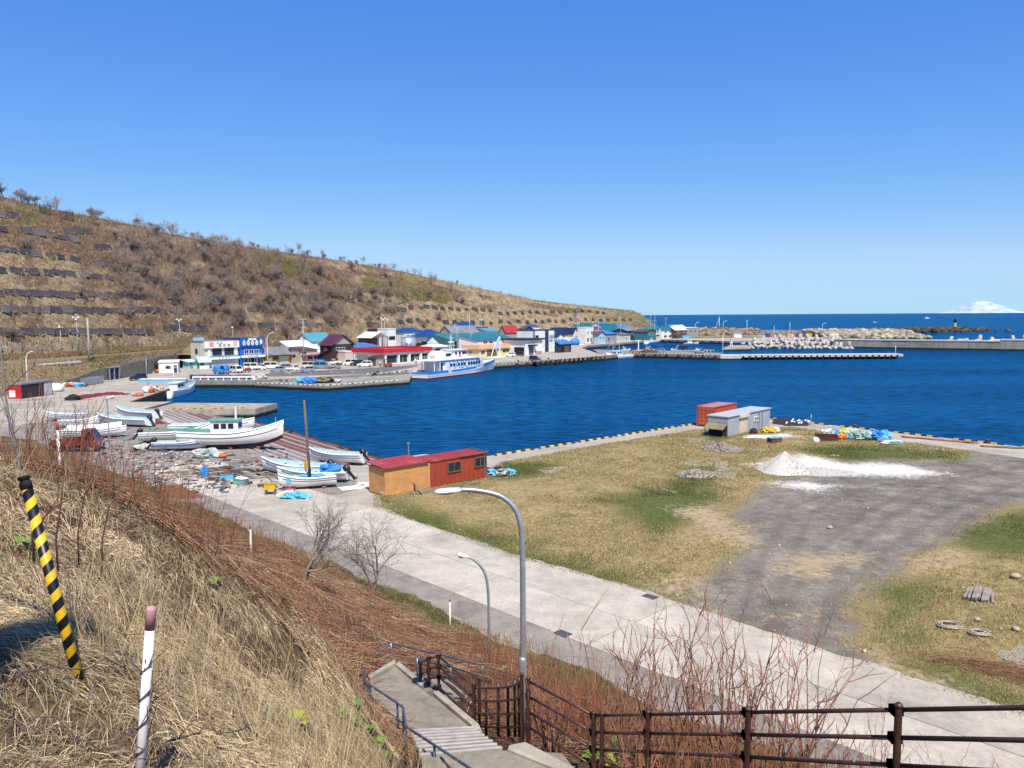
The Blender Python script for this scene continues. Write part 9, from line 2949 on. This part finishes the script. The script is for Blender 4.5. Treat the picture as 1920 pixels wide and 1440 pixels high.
for i,(lb,x_,y_,w_,m_) in enumerate((('stack of grey crates on the jetty',537,716.5,3.2,'grey'),('large stack under bright blue sheeting on the jetty',575,718.5,5.0,'sheet'))):
 q = P(x_,y_,1.2)
 t = thing('crate_stack',lb,'crate stack',q,-0.35)
 if m_ == 'sheet':
  for k in range(3):
   mb = MB(); mb.cs = False; mb.blob((-1.6 + 1.6 * k,0,0.6),(1.2,1.2,0.75 + 0.1 * (k % 2)),95 + k,0.18,10,6,0); mb.build('sheet',(LSHEET,BSHEET,BSHEET)[k],t)
 else:
  for k in range(4):
   mb = MB(); mb.box((-1.2 + 0.8 * k,0,0.35),(0.75,0.9,0.7)); mb.build('crate',WALLS['grey'] if k % 2 else RAILM,t)
blob_thing('net_heap','large brown and olive net heap on the jetty','net',607,718,(2.2,1.5,1.0),[paint('net_olive',(0.22,0.2,0.1),0.95,0.4),NETB,rust],'net',z=1.2,n=5,seed=101,amp=0.4)
blob_thing('net_heap','low olive net heap beside the brown one on the jetty','net',628,717,(2.0,1.4,0.6),[paint('net_olive',(0.22,0.2,0.1),0.95,0.4),NETW],'net',z=1.2,n=4,seed=111,amp=0.4)
# ---- wharf: net heap and yellow derrick
q = P(1197,659.5)
t = thing('derrick','small yellow derrick post on the wharf','derrick',q)
mb = MB(); mb.b2((-0.8,-0.8,0),(0.8,0.8,0.9)); mb.build('base',YEL,t); mb = MB(); mb.tube([(0,0,0.9),(0,0,4.4)],0.22,8); mb.build('column',white_p,t); mb = MB(); mb.tube([(-1.0,0,4.2),(1.0,0,4.4)],0.14,6); mb.build('arm',white_p,t)
blob_thing('net_heap','long rust-brown net heap along the wharf edge','net',1205,661,(6.0,1.4,0.9),[rust,paint('net_tan',(0.45,0.28,0.15),0.95,0.3)],'net',n=5,seed=121,amp=0.35)
blob_thing('net_heap','dark red gear heap on the far quay behind the large boat','net',1205,637.5,(5.0,2.0,1.8),[NETR,BSHEET,NETR],'net',n=4,seed=131,amp=0.35)
# ---- coloured tubs by the sea wall
for i,(x_,m_,nm) in enumerate(((1440,'blue','dark blue'),(1447,'org','orange-red'),(1453,'blue','navy'),(1478,'yel','ochre'),(1487,'org','orange'),(1495,'blue','royal blue'),(1501,'yel','amber'),(1507,'blue','plain blue'),(1516,'amb','broad yellow-orange'),(1528,'blue','wide blue'))):
 w_ = 3.4 if i in (8,9) else 2.2
 m = {'blue': paint('tub_blue',(0.02,0.08,0.36),0.5,0.15),'org': paint('tub_orange',(0.55,0.16,0.03),0.5,0.15),'yel': paint('tub_ochre',(0.55,0.36,0.12),0.5),'amb': paint('tub_amber',(0.62,0.34,0.02),0.5)}[m_]
 q = PD(x_,630,478)
 t = thing('storage_tub','%s storage tub in the row before the sea wall' % nm,'tub',(q.x,q.y,G),0.05,'tubs before the sea wall')
 mb = MB(); mb.box((0,0,1.1),(w_,2.0,2.2),taper=1.04); mb.build('tub',m,t)
 mb = MB(); mb.box((0,0,2.25),(w_ * 1.08,2.2,0.12)); mb.build('rim',m,t)
t = box_thing('white_crate_block','white and pale blue box at the turf edge by the far quay','box',1382,628,(5.0,2.4,2.0),WSHEET,0.1,LSHEET,G,None,470)
t = box_thing('white_crate_block','pale blue box in front of the brown house','box',1285,634,(4.0,2.4,1.8),LSHEET,0.1,None,G,None,462)
# ---- field: gravel heap
def heap(name,label,cat,px_,py_,R,H,tone,seed,stones=0,ssz=0.05,cone=1.0,el=1.0):
 q = P(px_,py_)
 rs_ = np.random.default_rng(seed); V = []; Fc = []
 nr,na = 26,60
 for i in range(nr + 1):
  f = i / nr
  for k in range(na):
   a = 2 * math.pi * k / na
   wob = 1 + 0.22 * (float(fbm(math.cos(a) * 1.5 + 5,math.sin(a) * 1.5 + 5,seed,2)) - 0.5) * 2
   r = R * f * wob
   h = H * max(0,(1 - f)) ** cone * (1 - math.exp(-9 * (1 - f)))
   h = H * (1 - f) if cone == 1.0 and f > 0.12 else (H * (0.88 + 0.12 * (1 - (f / 0.12) ** 2)) - 0.0 if f <= 0.12 and cone == 1.0 else h)
   x,y = r * math.cos(a) * el,r * math.sin(a)
   h += 0.04 * H * (float(fbm(x * 2.2 + 7,y * 2.2,seed + 1,3)) - 0.5) * (1 - f) ** 0.5
   V.append((x,y,h - 0.03 * f))
 for i in range(nr):
  for k in range(na):
   l = (k + 1) % na; Fc.append((i * na + k,(i + 1) * na + k,(i + 1) * na + l,i * na + l))
 t = thing(name,label,cat,q + Vector((0,0,0.1)))
 m,nt,b = _new(name + '_grit%d' % seed)
 n1 = _noise(nt,9,5,0.75); n2 = _noise(nt,40,3,0.7)
 r_ = _ramp(nt,n1.outputs[0],[(0.3,tuple(c * 0.62 for c in tone)),(0.6,tone)]); r2 = _ramp(nt,n2.outputs[0],[(0.3,0.7),(0.7,1.15)])
 c = _mix(nt,1.0,r_.outputs[0],r2.outputs[0],'MULTIPLY'); nt.links.new(c,b.inputs['Base Color']); b.inputs['Roughness'].default_value = 1.0
 _bump(nt,b,n2.outputs[0],0.9,0.08)
 npmesh('mound',V,Fc,m,smooth=True,parent=t)
 if stones:
  W_ = []; Q_ = []; C_ = []
  cube = np.array([(x,y,z) for z in (-1,1) for y in (-1,1) for x in (-1,1)],float); cf = np.array([(0,2,3,1),(4,5,7,6),(0,1,5,4),(2,6,7,3),(0,4,6,2),(1,3,7,5)])
  for i in range(stones):
   f = rs_.uniform(0,1.05) ** 0.6; a = rs_.uniform(0,6.28); s = ssz * rs_.uniform(0.5,1.5)
   h = H * max(0,1 - f) ** cone
   c = np.array([R * f * math.cos(a) * el,R * f * math.sin(a),h + s * 0.2])
   A = np.array(Matrix.Rotation(rs_.uniform(0,6.28),3,'Z') @ Matrix.Rotation(rs_.uniform(-1,1),3,'X'))
   W_.extend((cube * s * rs_.uniform(0.6,1,(8,3))) @ A.T + c); Q_.extend(cf + 8 * i); C_.extend([np.array(tone) * rs_.uniform(0.5,1.2)] * 8)
  o = npmesh('stone_cover',W_,Q_,attr_mat('stone_colour',0.95,0.1,var=0.3,vscale=8),np.array(C_),parent=t); o['kind'] = 'stuff'
 return t
heap('gravel_heap','white crushed shell gravel heap in a cone on the lot','gravel heap',1471,884,2.4,1.75,(0.72,0.69,0.63),7,500,0.03)
heap('gravel_tail','low white gravel spread beside the cone','gravel heap',1528,886,2.0,0.15,(0.68,0.65,0.59),8,300,0.035,1.4,1.6)
heap('stone_heap','low grey stone heap near the storage box','stone heap',1353,845,1.75,0.7,(0.34,0.29,0.25),9,420,0.11,1.3,1.2)
heap('stone_heap','low pale stone heap on the grass edge of the gravel','stone heap',1305,893,1.45,0.5,(0.36,0.32,0.27),10,320,0.09,1.4,1.2)
rs_ = np.random.default_rng(15); pts = []
while len(pts) < 800:
 a,b_ = rs_.uniform(1150,1940),rs_.uniform(845,1300)
 q = P(a,b_)
 if seg_sd(np.array([q.x]),np.array([q.y]),FIELD)[0] > 0.5 and rs_.random() < (1.0 if seg_sd(np.array([q.x]),np.array([q.y]),LOT)[0] > 0 else 0.18):
  pts.append((q.x,q.y))
cube = np.array([(x,y,z) for z in (-1,1) for y in (-1,1) for x in (-1,1)],float); cf = np.array([(0,2,3,1),(4,5,7,6),(0,1,5,4),(2,6,7,3),(0,4,6,2),(1,3,7,5)])
W_ = []; Q_ = []; C_ = []
for i,(x,y) in enumerate(pts):
 s = 0.018 * rs_.pareto(2.8) + 0.014; s = min(s,0.085)
 A = np.array(Matrix.Rotation(rs_.uniform(0,6.28),3,'Z') @ Matrix.Rotation(rs_.uniform(-0.5,0.5),3,'X'))
 W_.extend((cube * s * rs_.uniform(0.55,1,(8,3))) @ A.T + [x,y,G + 0.1]); Q_.extend(cf + 8 * i); C_.extend([np.array([0.40,0.36,0.30]) * rs_.uniform(0.5,1.4)] * 8)
tag(npmesh('loose_stones',W_,Q_,attr_mat('stone_colour',0.95,0.1,var=0.3,vscale=8),np.array(C_)),kind='stuff')
for i,(a,b_,s) in enumerate(((1904,1088,0.22),(1556,994,0.16),(1905,1186,0.14),(1832,1168,0.12))):
 q = P(a,b_)
 mb = MB(); mb.cs = True; mb.blob((0,0,s * 0.6),(s * 1.2,s,s * 0.75),140 + i,0.14,12,7,-0.05)
 tag(mb.build('boulder',paint('boulder_tan',(0.42,0.34,0.25),0.95,0.25,4.0),None,(q.x,q.y,G + 0.1)),('smooth pale boulder on the grass above the log stack','small boulder out on the gravel','pale stone right of the rope coils','small dark-edged stone above the rope coils')[i],'boulder')
blob_thing('black_bucket','black tub in front of the storage box doorway','tub',1413,814,(0.5,0.45,0.45),NETB,'tub',seed=150,amp=0.12)
t = blob_thing('yellow_bags','yellow and white bags heaped at the storage box end','bag heap',1444,812,(1.0,0.8,0.6),[YEL,WSHEET,YEL,YEL],'bag',n=5,seed=152,amp=0.25)
box_thing('rusty_box','rusty box under a pale blue cover on the grass','box',1452,831,(1.3,0.9,0.6),rust,0.3,LSHEET)
blob_thing('white_bags','white scraps and bags lying along the pale gravel patch','bag heap',1425,822,(1.8,0.6,0.25),WSHEET,'bag',n=4,seed=155,amp=0.4)
box_thing('rusty_box','long rusty steel trough at the left end of the net row','box',1549,827,(2.3,1.1,0.75),paint('dark_rust',(0.09,0.03,0.02),0.9,0.4),-0.25)
blob_thing('white_drum','white and dark drum lying left of the rusty trough','drum',1530,830,(0.4,0.35,0.4),WSHEET,'drum',seed=160,amp=0.1)
for i,(lb,a,b_,r,ms) in enumerate((('white and blue net bundle behind the rusty trough',1562,819,(1.1,0.8,0.7),[WSHEET,BSHEET,NETW]),('orange and yellow buoys beside the rusty trough',1573,824,(0.9,0.6,0.5),[NETO,YEL,YEL]),
     ('yellow-green net heap in the net row',1598,821,(1.7,1.0,0.9),[NETY,NETY,NETW]),('blue net under the yellow-green heap',1590,824,(1.2,0.7,0.4),[BSHEET]),('grey-green drooping net heap right of the yellow-green one',1622,825,(1.6,1.0,0.85),[NETY,NETT,NETW]),
     ('bright blue sheet-wrapped bundle at the right end of the net row',1648,826,(1.3,1.0,0.95),[BSHEET,LSHEET]),('white and green bundle on the grass apart from the net row',1674,834,(1.1,0.6,0.4),[WSHEET,NETT,WSHEET]),('small purple-blue float cluster right of the blue bundle',1658,830,(0.6,0.5,0.4),[PAINTS['steel'],BSHEET]))):
 blob_thing('net_bundle',lb,'net',a,b_,r,ms,'bundle',n=len(ms) * 2,seed=170 + 9 * i,amp=0.35)
flat_net('spread_net','black net with white floats heaped along the quay corner',((1446,786),(1480,787),(1518,794),(1520,799),(1480,799),(1447,795)),NETB,0.4,12)
mb = MB()
for i in range(22):
 q = P(CR.uniform(1470,1520),CR.uniform(791,799)); mb.blob((q.x,q.y,G + 0.35),(0.13,0.13,0.13),i,0.1,6,4,None)
tag(mb.build('net_floats',WSHEET),kind='stuff')
pole('thin pole at the end of the black net',1520.5,777,None,797,G,0.035,name='marker_pole',cat='pole',mat=steel_p)
for i,(a0,a1,lb,m_) in enumerate((((1692,820),(1832,832),'long bundle of reddish rope laid along the quay',paint('rope_red',(0.36,0.13,0.09),0.9,0.3)),((1840,838),(1922,842),'bundle of brown timber and rope at the quay edge',paint('rope_brown',(0.22,0.13,0.06),0.9,0.3)))):
 p0,p1 = P(*a0),P(*a1)
 t = thing('rope_bundle',lb,'rope',p0,0)
 for k in range(5):
  pts = []
  for j in range(14):
   f = j / 13; c = p0.lerp(p1,f) - p0; pts.append((c.x + CR.uniform(-0.1,0.1),c.y + CR.uniform(-0.15,0.15) + 0.12 * k - 0.2,0.08 + CR.uniform(0,0.06)))
  mb = MB(); mb.cs = True; mb.tube(pts,0.06,6); mb.build('strand',m_,t)
ROPE = paint('old_rope_grey',(0.40,0.36,0.31),0.95,0.3,8.0,bump=0.5,bscale=60)
for i,(a,b_,R) in enumerate(((1781,1178,0.42),(1836,1192,0.34))):
 q = P(a,b_)
 t = thing('rope_coil',('larger grey rope coil on the grass','smaller grey rope coil half sunk in the grass')[i],'rope coil',q + Vector((0,0,0.12)))
 for k in range(4):
  mb = MB(); mb.cs = True
  pts = [((R - 0.05 * k) * math.cos(A) * 1.35 + CR.uniform(-0.02,0.02),(R - 0.05 * k) * math.sin(A) + CR.uniform(-0.02,0.02),0.04 + 0.045 * (k % 2) + 0.02 * math.sin(2 * A + k)) for A in [2 * math.pi * j / 22 for j in range(21)]]
  mb.tube(pts,0.03,6); mb.build('turn',ROPE,t)
q = P(1840,1124)
t = thing('log_stack','short stack of grey split timbers on the grass','log stack',q + Vector((0,0,0.08)),0.9)
for k in range(9):
 y = -0.45 + 0.13 * k; zz = 0.06 + 0.14 * math.sin(k / 8 * math.pi) + CR.uniform(0,0.05)
 plank('split_timber',(-0.65 + CR.uniform(-0.15,0.1),y + CR.uniform(-0.1,0.1),zz * 0.6),(0.65 + CR.uniform(-0.1,0.15),y + CR.uniform(-0.12,0.12),zz + 0.12),CR.uniform(0.1,0.16),CR.uniform(0.08,0.14),paint('grey_split_wood',(0.27,0.23,0.20),0.95,0.4,6.0),t)
n = 420
c0 = P(1872,1262)
A0 = VR.normal(0,1,(n,2)) * [1.3,0.5]
ang = VR.normal(-0.55,0.35,n); Ls = VR.uniform(0.5,1.5,n)
B = np.stack([c0.x + A0[:,0],c0.y + A0[:,1] - 0.5 * A0[:,0],G + 0.1 + VR.uniform(0,0.25,n)],1)
T = B + np.stack([np.cos(ang) * Ls,np.sin(ang) * Ls,VR.normal(0.02,0.1,n)],1); T[:,2] = np.maximum(T[:,2],G + 0.08)
V,F_,C = stalk_tubes(B,T,np.full(n,0.009),np.array([0.26,0.14,0.085]) * VR.uniform(0.6,1.5,(n,1)),None,1)
tag(npmesh('brush_heap',V,F_,BLADE,C),kind='stuff')
for i,(a,b_) in enumerate(((1056,1189),(1219,1120))):
 q = P(a,b_)
 t = thing('drain_grating',('dark drain grating on the hill side of the road','dark drain grating on the field side of the road')[i],'drain grating',(q.x,q.y,G + 0.036),math.atan2(RD.y,RD.x))
 mb = MB(); mb.box((0,0,0.004),(0.75,0.5,0.008)); mb.build('frame',paint('grating_iron',(0.10,0.10,0.10),0.7,0.3),t)
 for k in range(6):
  mb = MB(); mb.box((-0.3 + 0.12 * k,0,0.012),(0.05,0.42,0.008)); mb.build('bar',paint('grating_dark',(0.05,0.05,0.05),0.7),t)
q = PD(1641,605,300)
t = thing('seagull','white seagull flying over the outer harbour','seagull',q,0.4)
mb = MB(); mb.cs = True
mb.loft([[(x,r * math.cos(a),r * 0.8 * math.sin(a)) for a in [2 * math.pi * k / 8 for k in range(8)]] for x,r in ((-0.5,0.03),(-0.3,0.11),(0,0.17),(0.3,0.13),(0.45,0.1),(0.58,0.08),(0.68,0.02))])
for sy in (-1,1):
 mb.add([(0.2,sy * 0.1,0.05),(-0.15,sy * 0.1,0.05),(-0.1,sy * 0.6,0.35),(0.2,sy * 0.6,0.38),(-0.1,sy * 1.2,0.3),(0.02,sy * 1.2,0.32)],[(0,1,2,3),(3,2,4,5)])
mb.build('body',WSHEET,t)
rs_ = np.random.default_rng(61); W_ = []; Q_ = []; C_ = []
tones_ = np.array([(0.5,0.48,0.44),(0.18,0.14,0.11),(0.30,0.26,0.21),(0.12,0.09,0.07),(0.62,0.6,0.56),(0.30,0.10,0.06),(0.08,0.25,0.42)])
for i in range(620):
 a,b_ = (rs_.uniform(240,540),rs_.uniform(845,925)) if i % 3 else (rs_.uniform(60,330),rs_.uniform(790,870))
 q = P(a,b_); s = np.array([rs_.uniform(0.04,0.45),rs_.uniform(0.03,0.14),rs_.uniform(0.01,0.08)])
 A = np.array(Matrix.Rotation(rs_.uniform(0,6.28),3,'Z'))
 W_.extend((cube * s) @ A.T + [q.x,q.y,G + 0.03 + s[2]]); Q_.extend(cf + 8 * i); C_.extend([tones_[rs_.choice(7,p=[0.14,0.22,0.26,0.18,0.1,0.06,0.04])] * rs_.uniform(0.7,1.2)] * 8)
tag(npmesh('yard_scraps',W_,Q_,attr_mat('stone_colour',0.95,0.1,var=0.3,vscale=8),np.array(C_)),kind='stuff')
